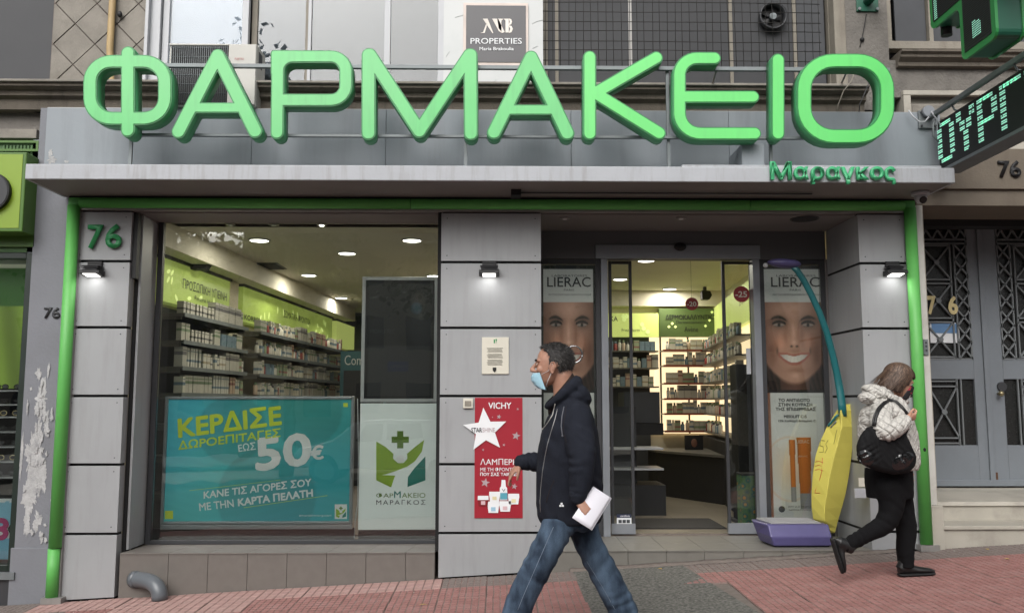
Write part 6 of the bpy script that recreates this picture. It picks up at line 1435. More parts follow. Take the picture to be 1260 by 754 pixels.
for sgn_ in (-1, 1):
    e_ = MB().ell(hM @ (Vector((.0765,.030*sgn_,.1165))*hs_), .0115*hs_, 16, 12); eo = obj('eye', e_, m_eye, man)
    obj('iris', MB().ell(hM @ (Vector((.0855,.0305*sgn_,.1165))*hs_), (.004,.0055,.0055), 12, 8), m_iris, eo)
    lid = MB(); lid.tube([hM @ (Vector(q)*hs_) for q in ((.078,.017*sgn_,.118),(.0865,.025*sgn_,.1235),(.0860,.035*sgn_,.1230),(.076,.047*sgn_,.116))], .0034, 8); obj('eyelid', lid, m_skin, man)
    lid = MB(); lid.tube([hM @ (Vector(q)*hs_) for q in ((.078,.019*sgn_,.112),(.0855,.027*sgn_,.1085),(.084,.036*sgn_,.1085),(.075,.045*sgn_,.113))], .0028, 8); obj('eyelid', lid, m_skin, man)
    rnd = random.Random(5+sgn_); br = MB(); strands(br, rnd, [(hM @ (Vector((.0935-.28*abs(y_-.012), y_*sgn_, .135+rnd.uniform(-.004,.004)))*hs_), (hM.to_3x3() @ Vector((.15,.8*sgn_,.1)))) for y_ in [.010+.038*i/160 for i in range(160)]], .014, .0014, .2); obj('eyebrow', br, m_hair, man)
def mask(M4, s, mat, lp, parent, ztop=.092, zbot=-.004, yw=.062, pleats=3, name='face_mask'):
    nu, nv = 30, 22; vs = []; fs = []
    for j in range(nv):
        v = j/(nv-1); z = zbot+(ztop-zbot)*v
        for i in range(nu):
            u = -1+2*i/(nu-1); y = yw*math.sin(u*math.pi/2*.98)
            prof = .096+.013*math.sin(math.pi*v)-.028*(1-v)**2.2+.008*v
            x = prof*(1-abs(u)**2.6)+(.022+.040*v)*(abs(u)**2.6); ph = (v*(pleats+.5)) % 1; x += .0035*(ph-.5)*(1-u**4) if pleats else 0
            vs.append(M4 @ (Vector((x, y, z-.006*abs(u)**2*(1-2*v)))*s))
    for j in range(nv-1):
        for i in range(nu-1): a = j*nu+i; fs.append((a, a+1, a+nu+1, a+nu))
    o = obj(name, MB().add(vs, fs, 0, True), mat, parent); sm = o.modifiers.new('thick', 'SOLIDIFY'); sm.thickness = .0018
    for sgn_ in (-1, 1):
        for z, zt in ((zbot+.008,.080),(ztop-.006,.124)):
            pts = [M4 @ (Vector(q)*s) for q in ((.024+.034*(1 if z > .03 else 0),yw*.99*sgn_,z+.0),(.016,(yw+.010)*sgn_,z*.6+zt*.4),(-.002,.080*sgn_,zt))]; obj('ear_loop', MB().tube(pts, .0014, 6), lp, o)
    return o
mask(hM, hs_, m_mask, m_loop, man, ztop=.064, zbot=-.012)
def haircap(M4, s, mat, parent, grey, rnd, line, off=.003, nst=9000, ln=.016, name='hair'):
    mb = MB(); roots = []; nu, nv = 64, 40; grid = {}
    for j in range(nv):
        th = math.pi*.02+math.pi*.80*j/(nv-1)
        for i in range(nu):
            a = 2*math.pi*i/nu; d = Vector((math.sin(th)*math.cos(a), math.sin(th)*math.sin(a), math.cos(th))); nz_ = noise.noise(d*9)*.003+noise.noise(d*34)*.002
            p = Vector((-.012+d.x*(.098+off+nz_), d.y*(.0745+off+nz_), .148+d.z*(.086+off+nz_)))
            grid[i,j] = (p, line(p+Vector((noise.noise(d*14)*.006, 0, noise.noise(d*17)*.006))))
    idx = {}
    for k, (p, ok) in grid.items():
        idx[k] = len(mb.v); mb.v.append(tuple(M4 @ (p*s)))
    for j in range(nv-1):
        for i in range(nu):
            k4 = [(i,j),((i+1) % nu,j),((i+1) % nu,j+1),(i,j+1)]
            if all(grid[k][1] for k in k4): mb.f.append(tuple(idx[k] for k in k4)); mb.mi.append(0); mb.sm.append(True)
    R3_ = M4.to_3x3(); sm = MB(); sg = MB()
    for _ in range(nst):
        i, j = rnd.randrange(nu), rnd.randrange(nv-1); p, ok = grid[i,j]
        if not ok: continue
        q = p+Vector((rnd.uniform(-.007,.007), rnd.uniform(-.006,.006), rnd.uniform(-.006,.005))); d = (p-Vector((-.012,0,.148))).normalized(); flow = (Vector((-.45,0,-.9)) if p.z < .18 else Vector((.7,0,.15)) if p.x > .03 else Vector((-.9,0,.0)))+d*.36
        strands(sg if (grey(p) > rnd.random()) else sm, rnd, [(M4 @ (q*s), R3_ @ flow)], ln, .0009, .22)
    h = obj(name, mb, mat, parent); sd_ = h.modifiers.new('t', 'SOLIDIFY'); sd_.thickness = .003; sd_.offset = -1
    o1 = obj('short_strands', sm, mat, h); o1['kind'] = 'stuff'; o2 = obj('grey_strands', sg, m_hair_g, h); o2['kind'] = 'stuff'
def line_m(p):
    if p.x > .055: return p.z > .202
    if p.x > .018: return p.z > .160+(p.x-.018)*.9
    if p.x > -.004: return p.z > .100
    if p.x > -.03: return p.z > .128
    return p.z > .052+max(0, (p.x+.085))*.7
haircap(hM, hs_, m_hair, man, lambda p: .85 if (p.z < .165 and p.x > -.045) else .2, random.Random(8), line_m)
# jacket
jk = MB()
jk.rings([mring(642,664,738,.175), mring(634,661,740,.185), mring(612,659.5,742,.19), mring(580,660,740.5,.20), mring(552,662,738,.21), mring(530,667,734.5,.215), mring(512,674,730,.205), mring(500,681,725,.17), mring(491,687,720,.12)])
limbm(jk, [m_(710,512,-.135), m_(713,536,-.20), m_(716,560,-.245), m_(714.5,588,-.26), m_(711,611,-.255)], [.083,.082,.075,.060,.048], 20)
limbm(jk, [m_(698,514,.13), m_(688,548,.20), m_(672,568,.215), m_(656,568,.21), m_(641,568.5,.20)], [.083,.07,.062,.054,.044], 20)
cN = m_(691,484); pts = []
for k in range(19):
    a = math.radians(-160+320*k/18); pts.append((cN.x+math.cos(a)*.092, MY+math.sin(a)*.118, cN.z+math.cos(a)*.078-.006))
jk.tube(pts, [.018+.020*math.sin(math.pi*k/18) for k in range(19)], 14); jk.ell(pts[0], .018); jk.ell(pts[-1], .018)
hb = m_(715,483); jk.ell((hb.x, MY, hb.z), (.078,.125,.043), 20, 14, rot=Euler((0,math.radians(46),0)).to_matrix()); hb = m_(719,491); jk.ell((hb.x, MY, hb.z), (.045,.118,.038), 18, 12); hb = m_(706,489); jk.ell((hb.x, MY, hb.z), (.08,.15,.05), 18, 12)
jme = fuse(jk, .0072, 7)
F = lambda x, y, d: tuple(m_(x, y, d))
fold(jme, [(F(724,556,-.26), (.45,0,1), .075, .0022, .055), (F(706,572,-.27), (-.3,0,1), .06, .006, .05), (F(711,603,-.26), (.1,0,1), .045, .006, .036), (F(714,530,-.22), (.5,0,1), .06, .005, .08), (F(652,568,.2), (1,0,.2), .06, .007, .04), (F(680,562,.2), (1,0,-.3), .09, .006, .07),
            (F(676,560,-.14), (.8,0,.5), .12, .005, .11), (F(690,632,-.16), (.9,0,.5), .10, .004, .10), (F(735,600,-.1), (.5,0,1), .12, .005, .10), (F(674,528,-.13), (.7,0,.7), .09, .005, .09), (F(700,500,-.1), (.4,0,.9), .08, .004, .07)], .0022)
jo = obj('hooded_jacket', jme, m_navy, man)
from mathutils.bvhtree import BVHTree
def bvh(me): return BVHTree.FromPolygons([v.co.copy() for v in me.vertices], [tuple(p.vertices) for p in me.polygons])
tj = bvh(jme)
def skinline(tree, pp, off=.003, Yp=MY, back=.8):
    out = []
    for (x, y) in pp:
        a = P(x, y, Yp-back); d = (a-CAM).normalized(); h = tree.ray_cast(a, d, 2)
        if h[0]: out.append(h[0]-d*off)
    return out
def dense(pp, n=4):
    out = []
    for (a, b) in zip(pp[:-1], pp[1:]):
        for k in range(n): out.append((a[0]+(b[0]-a[0])*k/n, a[1]+(b[1]-a[1])*k/n))
    return out+[pp[-1]]
zl = skinline(tj, dense([(686,503),(683,515),(679,528),(674,545),(670.5,562),(667.5,580),(665.5,600),(664.5,616),(665,630)]), .0)
if len(zl) > 2: obj('zip', MB().tube(zl, .0028, 6), m_zip, jo)
for pp in ([(683,497),(680,510),(674,520),(666,530),(665,536)], [(694,500),(691.5,512),(690.5,524),(692,536)]):
    dl_ = skinline(tj, dense(pp), .003)
    if len(dl_) > 2: obj('drawcord', MB().tube(dl_, .0032, 6).ell(dl_[-1], .006), m_cord if pp[0][0] == 683 else M('grey_drawcord', C(96,98,104), .8), jo)
bl = skinline(tj, [(691,621)], .002)
if bl:
    c = bl[0]; mb = MB()
    for a in (90, 210, 330): mb.box(c.x+math.cos(math.radians(a))*.008-.006, c.x+math.cos(math.radians(a))*.008+.006, c.y-.003, c.y+.001, c.z+math.sin(math.radians(a))*.008-.005, c.z+math.sin(math.radians(a))*.008+.005)
    obj('emblem', mb, m_white, jo)
sl2 = skinline(tj, dense([(697,499),(695,510),(693.5,522),(694,534),(697,544)]), -.0015)
if len(sl2) > 2: obj('shoulder_seam', MB().tube(sl2, .0022, 6), m_brown, jo)
ps = skinline(tj, dense([(682,590),(676,604),(672,618)]), -.001)
if len(ps) > 2: obj('pocket_seam', MB().tube(ps, .0028, 6), m_brown, jo)
# lining standing inside the hood
ln_ = MB(); R = []
for q, r in ((-.05,.088),(.0,.092),(.03,.083),(.045,.074)): R.append([(cN.x+math.cos(2*math.pi*k/28)*r*.92, MY+math.sin(2*math.pi*k/28)*r*1.06, cN.z+q+math.cos(2*math.pi*k/28)*.080) for k in range(28)])
ln_.rings(R, caps=False); lo_ = obj('hood_lining', ln_, m_brown, man); lo_.modifiers.new('t','SOLIDIFY').thickness = .006
for a, b_, r0, r1 in ((m_(712,603,-.257), m_(710,613,-.256), .050, .043),(m_(650,568.5,.205), m_(640.5,569,.2), .047, .040)):
    obj('cuff', MB().tube([a, b_], [r0*K, r1*K], 20), m_navy, jo)
# jeans
jn = MB()
jn.rings([mring(651,676,728,.12), mring(645,670,733,.15), mring(618,672,730,.15)])
def lleg(mb, ctrs, hy, dy): mb.rings([mring(py, xl, xr, hy if py < 700 else hy*.88, dy, 22, 2.2) for py, xl, xr in ctrs])
lleg(jn, [(636,668,712),(650,664,708),(664,657,700),(680,649,691.5),(696,641,683),(712,633,674),(728,626,665),(742,620,658),(754,617,654),(759,618,652)], .095, -.085)
lleg(jn, [(640,694,736),(655,700,738),(670,706,745),(686,714,753),(702,722,762),(718,730,770),(734,739,778),(748,746,784.5),(756,750,785)], .092, .085)
nme = fuse(jn, .0075, 3)
fold(nme, [(F(664,684,-.1), (.75,0,.8), .13, .0055, .085), (F(652,706,-.1), (.5,0,1), .07, .006, .06), (F(632,745,-.1), (.2,0,1), .06, .006, .06), (F(735,690,.05), (-.6,0,.9), .13, .0055, .09), (F(765,740,.05), (-.4,0,1), .08, .006, .06), (F(704,655,-.08), (.9,0,.5), .09, .006, .06)], .002)
no_ = obj('jeans', nme, m_jean, man); tn = bvh(nme)
sm_ = skinline(tn, dense([(681,648),(674,664),(667,680),(660,696),(653,712),(645,730),(637,750)]), -.0005)
m_seam = M('seam_thread', C(104,116,132), .9)
if len(sm_) > 2: obj('side_seam', MB().tube(sm_, .0022, 6), m_seam, no_)
sm_ = skinline(tn, dense([(722,690),(733,708),(745,728),(757,750)]), -.0005)
if len(sm_) > 2: obj('inner_seam', MB().tube(sm_, .0018, 6), m_seam, no_)
# shoes
def shoe(mb, sole, ankle, toe, heel, w=.048, h=.075):
    toe, heel, ankle = Vector(toe), Vector(heel), Vector(ankle); d = (toe-heel); L_ = d.length; d.normalize(); up = (ankle-heel); up = (up-d*up.dot(d)).normalized(); sd__ = d.cross(up)
    rg = []; rs_ = []
    for u, hw_, ht in ((0,.6,.72),(.06,.82,.95),(.2,.86,1.02),(.38,.84,.92),(.55,.96,.72),(.75,1.0,.58),(.9,.82,.46),(1,.45,.30)):
        c = heel+d*L_*u; r = []; q = []
        for k in range(16):
            a = 2*math.pi*k/16; y = math.cos(a)*w*hw_; z = h*ht*(.5+.5*math.sin(a)); r.append(c+sd__*y+up*(.014+z)); q.append(c+sd__*y*1.10+up*(.020*(.5+.5*math.sin(a))))
        rg.append(r); rs_.append(q)
    mb.rings(rg); sole.rings(rs_)
def mkshoe(parent, ankle, toe, heel, mat, solemat, w=.048, h=.075):
    a = MB(); s_ = MB(); shoe(a, s_, ankle, toe, heel, w, h); a.tube([Vector(ankle)+(Vector(ankle)-Vector(heel)).normalized()*.06, Vector(ankle)-(Vector(ankle)-Vector(heel))*.5], [.046,.046], 14); o = obj('shoe', fuse(a, .006, 3), mat, parent); obj('sole', s_, solemat, o); return o
m_sole = M('dark_rubber_sole', C(26,26,27), .8)
fh = Vector((m_(647,775,-.09).x, MY-.10, gz(.1,MY)+.012)); mkshoe(man, Vector((fh.x-.055, fh.y, fh.z+.10)), fh+Vector((-.275,0,.05)), fh, m_leather, m_sole, .05)
bt = Vector((m_(738,778,.09).x, MY+.10, gz(.55,MY)+.006)); mkshoe(man, m_(770,753,.09), bt, m_(786,764,.09), m_leather, m_sole, .05)
# the sheet of paper in his hand: a thing of its own
pp_ = thing('paper_sheets', 'folded white paper held in the walking man near hand', 'paper', m_(727,625,-.28))
q4 = [m_(730,598,-.24), m_(752,612,-.24), m_(727.5,651.5,-.31), m_(704,636.5,-.31)]
N_ = 8; vs = []
for j in range(N_+1):
    for i in range(N_+1):
        u, v = i/N_, j/N_; p = q4[0]*(1-u)*(1-v)+q4[1]*u*(1-v)+q4[2]*u*v+q4[3]*(1-u)*v; vs.append(p+Vector((0,-.012*math.sin(math.pi*u)*(1-.3*v),0)))
qf = [(j*(N_+1)+i, j*(N_+1)+i+1, (j+1)*(N_+1)+i+1, (j+1)*(N_+1)+i) for j in range(N_) for i in range(N_)]
o = obj('sheet', MB().add(vs, qf, 0, True), m_paper, pp_); o.modifiers.new('t','SOLIDIFY').thickness = .0015
obj('sheet', MB().add([v+Vector((.004,.006,-.004)) for v in vs], qf, 0, True), m_paper, pp_)

# ------------------------------------------------------------ the woman
WY = -.95
def w_(px, py, dy=0): return P(px, py, WY+dy)
gw_ = gz(2.95, WY)
wom = thing('person', 'woman in cream quilted jacket and black trousers walking right with a black shoulder bag', 'person', (w_(1110,600).x, WY, gw_))
def wring(py, xl, xr, hy, dy=0, n=24, pw=2.3, sh=0):
    a, b_ = w_(xl, py, dy), w_(xr, py, dy); return ring_xy((a.x+b_.x)/2, WY+dy, (a.z+b_.z)/2, (b_.x-a.x)/2, hy, n, pw, tx=sh)
wb_ = MB(); wM = Matrix.Translation(w_(1112.5,487.5)+Vector((-.070,0,.004))) @ Euler((0, math.radians(20), math.radians(0))).to_matrix().to_4x4(); ws = .99
head(wb_, wM, ws, .9)
limb(wb_, [w_(1098,480), w_(1092,492), w_(1090,503)], [.05,.048,.058], 16)
wb_.rings([wring(590,1072,1118,.12), wring(550,1070,1116,.12), wring(520,1068,1112,.14), wring(505,1075,1108,.12)])
hw_w = w_(1114,515,-.275)
limb(wb_, [w_(1084,508,-.13), w_(1090,532,-.28), hw_w], [.045,.038,.024])
hand(wb_, w_(1115,516,-.275), Vector((.93,.1,.3)), Vector((-.1,.7,.6)), Vector((0,-.5,.9)), [.7,.85,.95,1.0], .86)
limb(wb_, [w_(1096,508,.13), w_(1100,545,.2), w_(1112,572,.17)], [.045,.038,.025]); hand(wb_, w_(1112,573,.17), Vector((.2,0,-1)), Vector((.5,-.8,0)), Vector((.9,.3,0)), .4, .86)
wk_f = w_(1113,640,.06); wa_f = w_(1113,690,.06); wk_b = w_(1087,638,-.07); wa_b = w_(1040,671,-.08)
limb(wb_, [w_(1103,590,.06), wk_f, wa_f], [.06,.04,.03]); limb(wb_, [w_(1096,590,-.07), wk_b, wa_b], [.06,.035,.025])
obj('body', fuse(wb_, .0052, 2), m_skin2, wom)
for sgn_ in (-1, 1):
    eo = obj('eye', MB().ell(wM @ (Vector((.0765,.030*sgn_,.1165))*ws), .0112*ws, 14, 10), m_eye, wom); obj('iris', MB().ell(wM @ (Vector((.0855,.0305*sgn_,.1165))*ws), (.004,.0055,.0055), 10, 8), m_iris, eo)
# floral mask
m_flor = bpy.data.materials.new('dark_floral_cloth'); m_flor.use_nodes = True; n = m_flor.node_tree.nodes; L = m_flor.node_tree.links; tc = n.new('ShaderNodeTexCoord'); vo = n.new('ShaderNodeTexVoronoi'); vo.inputs['Scale'].default_value = 55; L.new(tc.outputs['Object'], vo.inputs['Vector']); rp_ = n.new('ShaderNodeValToRGB'); L.new(vo.outputs['Color'], rp_.inputs[0]); rp_.color_ramp.interpolation = 'CONSTANT'
e = rp_.color_ramp.elements; e[0].color = (*C(24,22,26),1); e[1].position = .55; e[1].color = (*C(150,50,60),1); e3 = e.new(.68); e3.color = (*C(200,190,186),1); e4 = e.new(.76); e4.color = (*C(30,28,32),1); L.new(rp_.outputs[0], n['Principled BSDF'].inputs['Base Color']); n['Principled BSDF'].inputs['Roughness'].default_value = .85
mask(wM, ws, m_flor, m_dark, wom, ztop=.100, zbot=-.016, yw=.070, pleats=0)
# hair: shoulder-length bob swept back
m_wh = M('brown_hair', C(72,55,45), .5, .35, 60, bump=.3, bscale=300); m_wh2 = M('brown_hair_highlight', C(116,94,78), .5, .25, 60)
hb_ = MB(); 
def loc(v): return wM @ (Vector(v)*ws)
hb_.ell(loc((-.014,0,.153)), (.112,.090,.096), 24, 16, rot=wM.to_3x3())
hb_.ell(loc((-.06,0,.10)), (.070,.084,.085), 20, 14, rot=wM.to_3x3()); hb_.ell(loc((-.085,0,.045)), (.055,.078,.060), 20, 14, rot=wM.to_3x3()); 
for s_ in (-1, 1): hb_.ell(loc((-.02,.066*s_,.085)), (.045,.026,.075), 16, 12, rot=wM.to_3x3()); hb_.ell(loc((.015,.068*s_,.125)), (.045,.020,.045), 16, 12, rot=wM.to_3x3())
hme = fuse(hb_, .008, 4); co, no = getco(hme); 
inv = wM.inverted(); lc_ = np.array([inv @ Vector(c) for c in co])/ws
keep = ~((lc_[:,0] > .052) & (lc_[:,2] < .158)); ang = np.arctan2(lc_[:,1], lc_[:,0]+.012); co = co+no*(.0045*np.sin(ang*26+lc_[:,2]*60)+.003*np.sin(ang*61+lc_[:,2]*35)-.004)[:,None]; setco(hme, co)
bm = bmesh.new(); bm.from_mesh(hme); bm.verts.ensure_lookup_table(); bmesh.ops.delete(bm, geom=[v for v in bm.verts if not keep[v.index]], context='VERTS'); bm.to_mesh(hme); bm.free()
ho = obj('hair', hme, m_wh, wom)
rnd = random.Random(4); s1, s2 = MB(), MB(); R3w = wM.to_3x3()
for k in range(2400):
    a = rnd.uniform(-math.pi, math.pi); t0 = rnd.uniform(.05, 1.15); mb = s1 if rnd.random() < .62 else s2
    if abs(a) < .75 and t0 > .75: continue
    pts = []
    for j in range(9):
        t = t0+j*.20
        if t < 1.75: d = Vector((math.sin(t)*math.cos(a), math.sin(t)*math.sin(a), math.cos(t))); p = Vector((-.014+d.x*.116, d.y*.094, .153+d.z*.100))
        else: p = p+Vector((-.010+.006*math.sin(a*9), .006*math.sin(a*5), -.025))
        p = p+Vector((rnd.gauss(0,.0012), rnd.gauss(0,.0012), 0)); 
        if p.x > .055 and p.z < .16: break
        pts.append(loc(p))
        if p.z < .0+.03*rnd.random(): break
    if len(pts) < 3: continue
    w = .0019; vs = []
    for i, p in enumerate(pts):
        s_ = (pts[min(i+1,len(pts)-1)]-pts[max(i-1,0)]).cross(R3w @ Vector((math.cos(a),math.sin(a),.3))).normalized()*w*(1-.7*i/len(pts)); vs += [p-s_, p+s_]
    mb.add(vs, [(2*i,2*i+1,2*i+3,2*i+2) for i in range(len(pts)-1)])
obj('strands', s1, m_wh, ho); obj('highlights', s2, m_wh2, ho)
# jacket, quilted
m_quilt = bpy.data.materials.new('cream_quilted_nylon'); m_quilt.use_nodes = True; n = m_quilt.node_tree.nodes; L = m_quilt.node_tree.links; b = n['Principled BSDF']; b.inputs['Roughness'].default_value = .55
tcw = n.new('ShaderNodeTexCoord'); facs = []
for sg_ in (1, -1):
    mpw = n.new('ShaderNodeMapping'); mpw.inputs['Rotation'].default_value = (0, math.radians(45*sg_), 0); L.new(tcw.outputs['Object'], mpw.inputs[0]); wv = n.new('ShaderNodeTexWave'); wv.inputs['Scale'].default_value = 6.5; wv.inputs['Distortion'].default_value = .8; wv.inputs['Detail Scale'].default_value = .8; L.new(mpw.outputs[0], wv.inputs[0]); rw = n.new('ShaderNodeMapRange'); rw.inputs[1].default_value = 0; rw.inputs[2].default_value = .16; L.new(wv.outputs['Fac'], rw.inputs[0]); facs.append(rw)
mnw = n.new('ShaderNodeMath'); mnw.operation = 'MINIMUM'; L.new(facs[0].outputs[0], mnw.inputs[0]); L.new(facs[1].outputs[0], mnw.inputs[1])
mxw = n.new('ShaderNodeMix'); mxw.data_type = 'RGBA'; L.new(mnw.outputs[0], mxw.inputs[0]); mxw.inputs[6].default_value = (*C(172,169,164),1); mxw.inputs[7].default_value = (*C(190,187,181),1); L.new(mxw.outputs[2], b.inputs['Base Color'])
wj = MB()
wj.rings([wring(577,1068,1127,.15), wring(570,1065,1129,.165), wring(555,1061,1129,.17), wring(535,1058,1126,.175), wring(518,1059,1121,.18), wring(505,1062,1116,.17), wring(496,1070,1112,.13), wring(489,1078,1108,.08)])
limb(wj, [w_(1086,504,-.11), w_(1084,518,-.20), w_(1088,531,-.26), w_(1101,527,-.29), w_(1113,518.5,-.28)], [.078,.080,.068,.062,.050], 20)
limb(wj, [w_(1098,508,.12), w_(1104,545,.2), w_(1112,568,.17)], [.075,.06,.045], 16)
# hood pushed back
wj.ell(w_(1080,483), (.12,.105,.055), 20, 14, rot=Euler((0,math.radians(18),0)).to_matrix()); wj.ell(w_(1070,489), (.078,.10,.046), 18, 12)
wj.tube([w_(1082,484,-.095), w_(1100,490,-.085), w_(1114,494,-.02), w_(1116,494,.03)], [.03,.026,.02,.018], 12)
wme = fuse(wj, .0052, 14); co, no = getco(wme)
g1 = np.abs(np.sin((co[:,0]+.5*co[:,1]+co[:,2]*.8)*math.pi/.058)); g2 = np.abs(np.sin((co[:,0]+.5*co[:,1]-co[:,2]*.8)*math.pi/.058)); co = co+no*(.003-.0085*np.exp(-(np.minimum(g1, g2)/.22)**2))[:,None]; setco(wme, co)
fold(wme, [(tuple(w_(1086,541,-.23)), (.6,0,.6), .08, .008, .04), (tuple(w_(1110,520,-.2)), (1,0,0), .06, .006, .03), (tuple(w_(1075,520,-.15)), (.1,0,1), .12, .006, .06), (tuple(w_(1068,490,0)), (.5,.3,1), .10, .005, .05)], .0015)
tcq = n.new('ShaderNodeTexCoord'); nq = n.new('ShaderNodeTexNoise'); nq.inputs['Scale'].default_value = 45; L.new(tcq.outputs['Object'], nq.inputs['Vector']); bq = n.new('ShaderNodeBump'); bq.inputs['Strength'].default_value = .5; bq.inputs['Distance'].default_value = .01; L.new(mnw.outputs[0], bq.inputs['Height']); L.new(bq.outputs[0], b.inputs['Normal'])
wo = obj('quilted_jacket', wme, m_quilt, wom)
cf = MB(); cf.tube([w_(1110.5,520,-.282), w_(1115,517.5,-.278)], [.050,.040], 16); obj('cuff', cf, m_quilt, wo)
# trousers
m_blk = fabric('black_trousers', C(15,15,17), 300, .3)
wt = MB()
wt.rings([wring(612,1068,1122,.13), wring(595,1066,1122,.145), wring(575,1066,1120,.14)])
for rows, dy in (([(598,1080,1121),(615,1086,1123),(632,1097,1125),(645,1103,1127),(660,1104,1126),(675,1104,1124),(690,1106,1123),(697,1106,1122)], .065),):
    wt.rings([wring(py, a, b2, .075, dy, 20, 2.2) for py, a, b2 in rows])
limb(wt, [w_(1092,598,-.065), w_(1097,620,-.07), w_(1089,643,-.075), w_(1066,657,-.08), w_(1042,671,-.08)], [.105,.090,.072,.057,.048], 20)
tme = fuse(wt, .0075, 4); fold(tme, [(tuple(w_(1089,640,-.07)), (.6,0,.8), .10, .004, .06), (tuple(w_(1052,664,-.08)), (1,0,.4), .08, .004, .045), (tuple(w_(1114,690,.06)), (0,0,1), .06, .004, .04), (tuple(w_(1100,605,-.05)), (.7,0,.6), .12, .003, .08)], .0012)
obj('trousers', tme, m_blk, wom)
m_shoe = M('scuffed_black_shoe', C(24,24,25), .42, .12, 30, bump=.2, bscale=90)
gf = gz(3.1, WY)
hl = Vector((w_(1106,706,.06).x, WY+.06, gz(2.98,WY)+.004)); mkshoe(wom, Vector((w_(1113,690,.06).x-.0, WY+.06, hl.z+.09)), hl+Vector((.262,0,.012)), hl, m_shoe, m_sole, .045, .068)
mkshoe(wom, w_(1040,670,-.08), w_(1035,705,-.08), w_(1022,665,-.08)+Vector((-.0,0,.012)), m_shoe, m_sole, .043, .066)
# shoulder bag: its own thing, hanging from the shoulder
bag = thing('shoulder_bag', 'slouchy black shoulder bag with shiny leather corners carried by the walking woman', 'bag', w_(1090,560,-.25))
m_bag = M('black_suede', C(17,17,19), .8, .1, 30, bump=.4, bscale=160, spec=.25); m_pat_ = M('black_patent_leather', C(16,16,18), .12, .05, 4, coat=1)
bo_ = [(1066,526),(1076,521),(1092,520),(1106,524),(1114,532),(1121,547),(1127,562),(1126,573),(1118,582),(1098,584),(1078,579),(1062,572),(1055,562),(1053.5,549),(1058,536)]
by = -.23; bb = MB(); c_ = w_(1090,553,by); rg = []
for t, sc in ((-1,.5),(-.8,.82),(-.4,.97),(0,1.0),(.4,.97),(.8,.82),(1,.5)): rg.append([c_+(w_(x,y,by)-c_)*sc+Vector((0,t*.055,0)) for x, y in bo_])
bb.rings(rg); bme2 = fuse(bb, .007, 5); fold(bme2, [(tuple(w_(1088,545,by-.07)), (.9,0,.4), .12, .007, .05), (tuple(w_(1070,560,by-.07)), (.5,0,-.8), .07, .006, .035), (tuple(w_(1112,560,by-.07)), (.7,0,.7), .08, .006, .04)], .0015); bgo = obj('pouch', bme2, m_bag, bag)
tb_ = bvh(bme2)
for cxp, cyp, rx, ry, rot in ((1065,563,11,9,.5),(1111,567,15,9,-.6)):
    c1 = []; 
    vs = []; ok = True; nr_, na = 6, 20
    for i in range(nr_+1):
        for j in range(na):
            a = 2*math.pi*j/na; r = i/nr_; x = cxp+(math.cos(a)*rx*math.cos(rot)-math.sin(a)*ry*math.sin(rot))*r; y = cyp+(math.cos(a)*rx*math.sin(rot)+math.sin(a)*ry*math.cos(rot))*r
            o3 = P(x,y,WY-.7); d = (o3-CAM).normalized(); h = tb_.ray_cast(o3, d, 2); vs.append((h[0]-d*(.006*(1-r**4)+.002+.002*math.sin(a*5+r*6))) if h[0] else P(x,y,WY+by-.03))
    obj('leather_patch', MB().add(vs, [(i*na+j, i*na+(j+1) % na, (i+1)*na+(j+1) % na, (i+1)*na+j) for i in range(nr_) for j in range(na)], 0, True), m_pat_, bag)
tw = bvh(wme)
def onj(pp, off, Yp=WY):
    out = []
    for (x, y) in dense(pp, 5):
        a = P(x, y, Yp-.9); d = (a-CAM).normalized(); h = tw.ray_cast(a, d, 1.1); out.append((h[0]-d*off) if h[0] else None)
    last = next((q for q in out if q), w_(1090,500,-.25)); res = []
    for (x, y), q in zip(dense(pp, 5), out):
        if q is None: q = P(x, y, last.y)
        res.append(q); last = q
    sm_ = [res[0]]+[(res[i-1]+res[i]*2+res[i+1])/4 for i in range(1, len(res)-1)]+[res[-1]]; return sm_
for dx in (0, 2.6):
    obj('strap', MB().tube(onj([(1074+dx,524),(1075.5+dx,513),(1080+dx,503),(1087+dx,495.5),(1095+dx,491.5),(1103,493.5+dx*.4),(1110,500+dx*.4),(1117,509+dx*.3)], .009), .0095, 8, sy=.6), m_leather, bag)
obj('strap', MB().tube([w_(1117,512,-.30), w_(1119,522,-.26), w_(1114,534,by)], .009, 8, sy=.5), m_leather, bag)
# ============================================================ PERSONAL SCALE
FYs = .35
wsx = thing('weighing_scale', 'coin operated personal scale with purple base, yellow fin and tall teal arm beside the doors', 'scale', (X(980,FYs,660), FYs, STEP))
m_purple = M('purple_plastic', C(80,75,120), .45, .06, 8, coat=.2, dirt=.35, dcol=C(110,106,140), dscale=3); m_yellow = M('yellow_fibreglass', C(198,188,88), .55, .05, 4, dirt=.3, dcol=C(166,152,60), dscale=2.5); m_tealp = M('teal_metal_arm', C(24,96,100), .35, .05, coat=.2); m_plat = M('grey_ribbed_platform', C(150,150,152), .5, .06, 9, dirt=.4, dcol=C(108,104,104))
bx0, bx1, fy0, fy1 = X(952,.12,660), X(1023,.12,660), .12, .52
bz0, bz1 = STEP+.012, STEP+.185
L_ = X(933,.45,645)
base = MB()
def hull(pl, z): return [(x, y, z) for x, y in pl]
fp = [(bx0,fy0),(bx1,fy0),(bx1,fy1),(L_+.05,fy1),(L_,fy1-.1)]
top = [(bx0+.0,fy0+.05),(bx1,fy0+.05),(bx1,fy1),(L_-.015,fy1),(L_-.03,fy1-.10)]
base.rings([hull(fp, bz0), hull([(x-.03 if i in (0,3,4) else x, y-.015 if i < 2 else y) for i, (x, y) in enumerate(fp)], bz0+.08), hull([(x-.03 if i in (0,3,4) else x, y) for i, (x, y) in enumerate(top)], bz1)], True, 0, smooth=False)
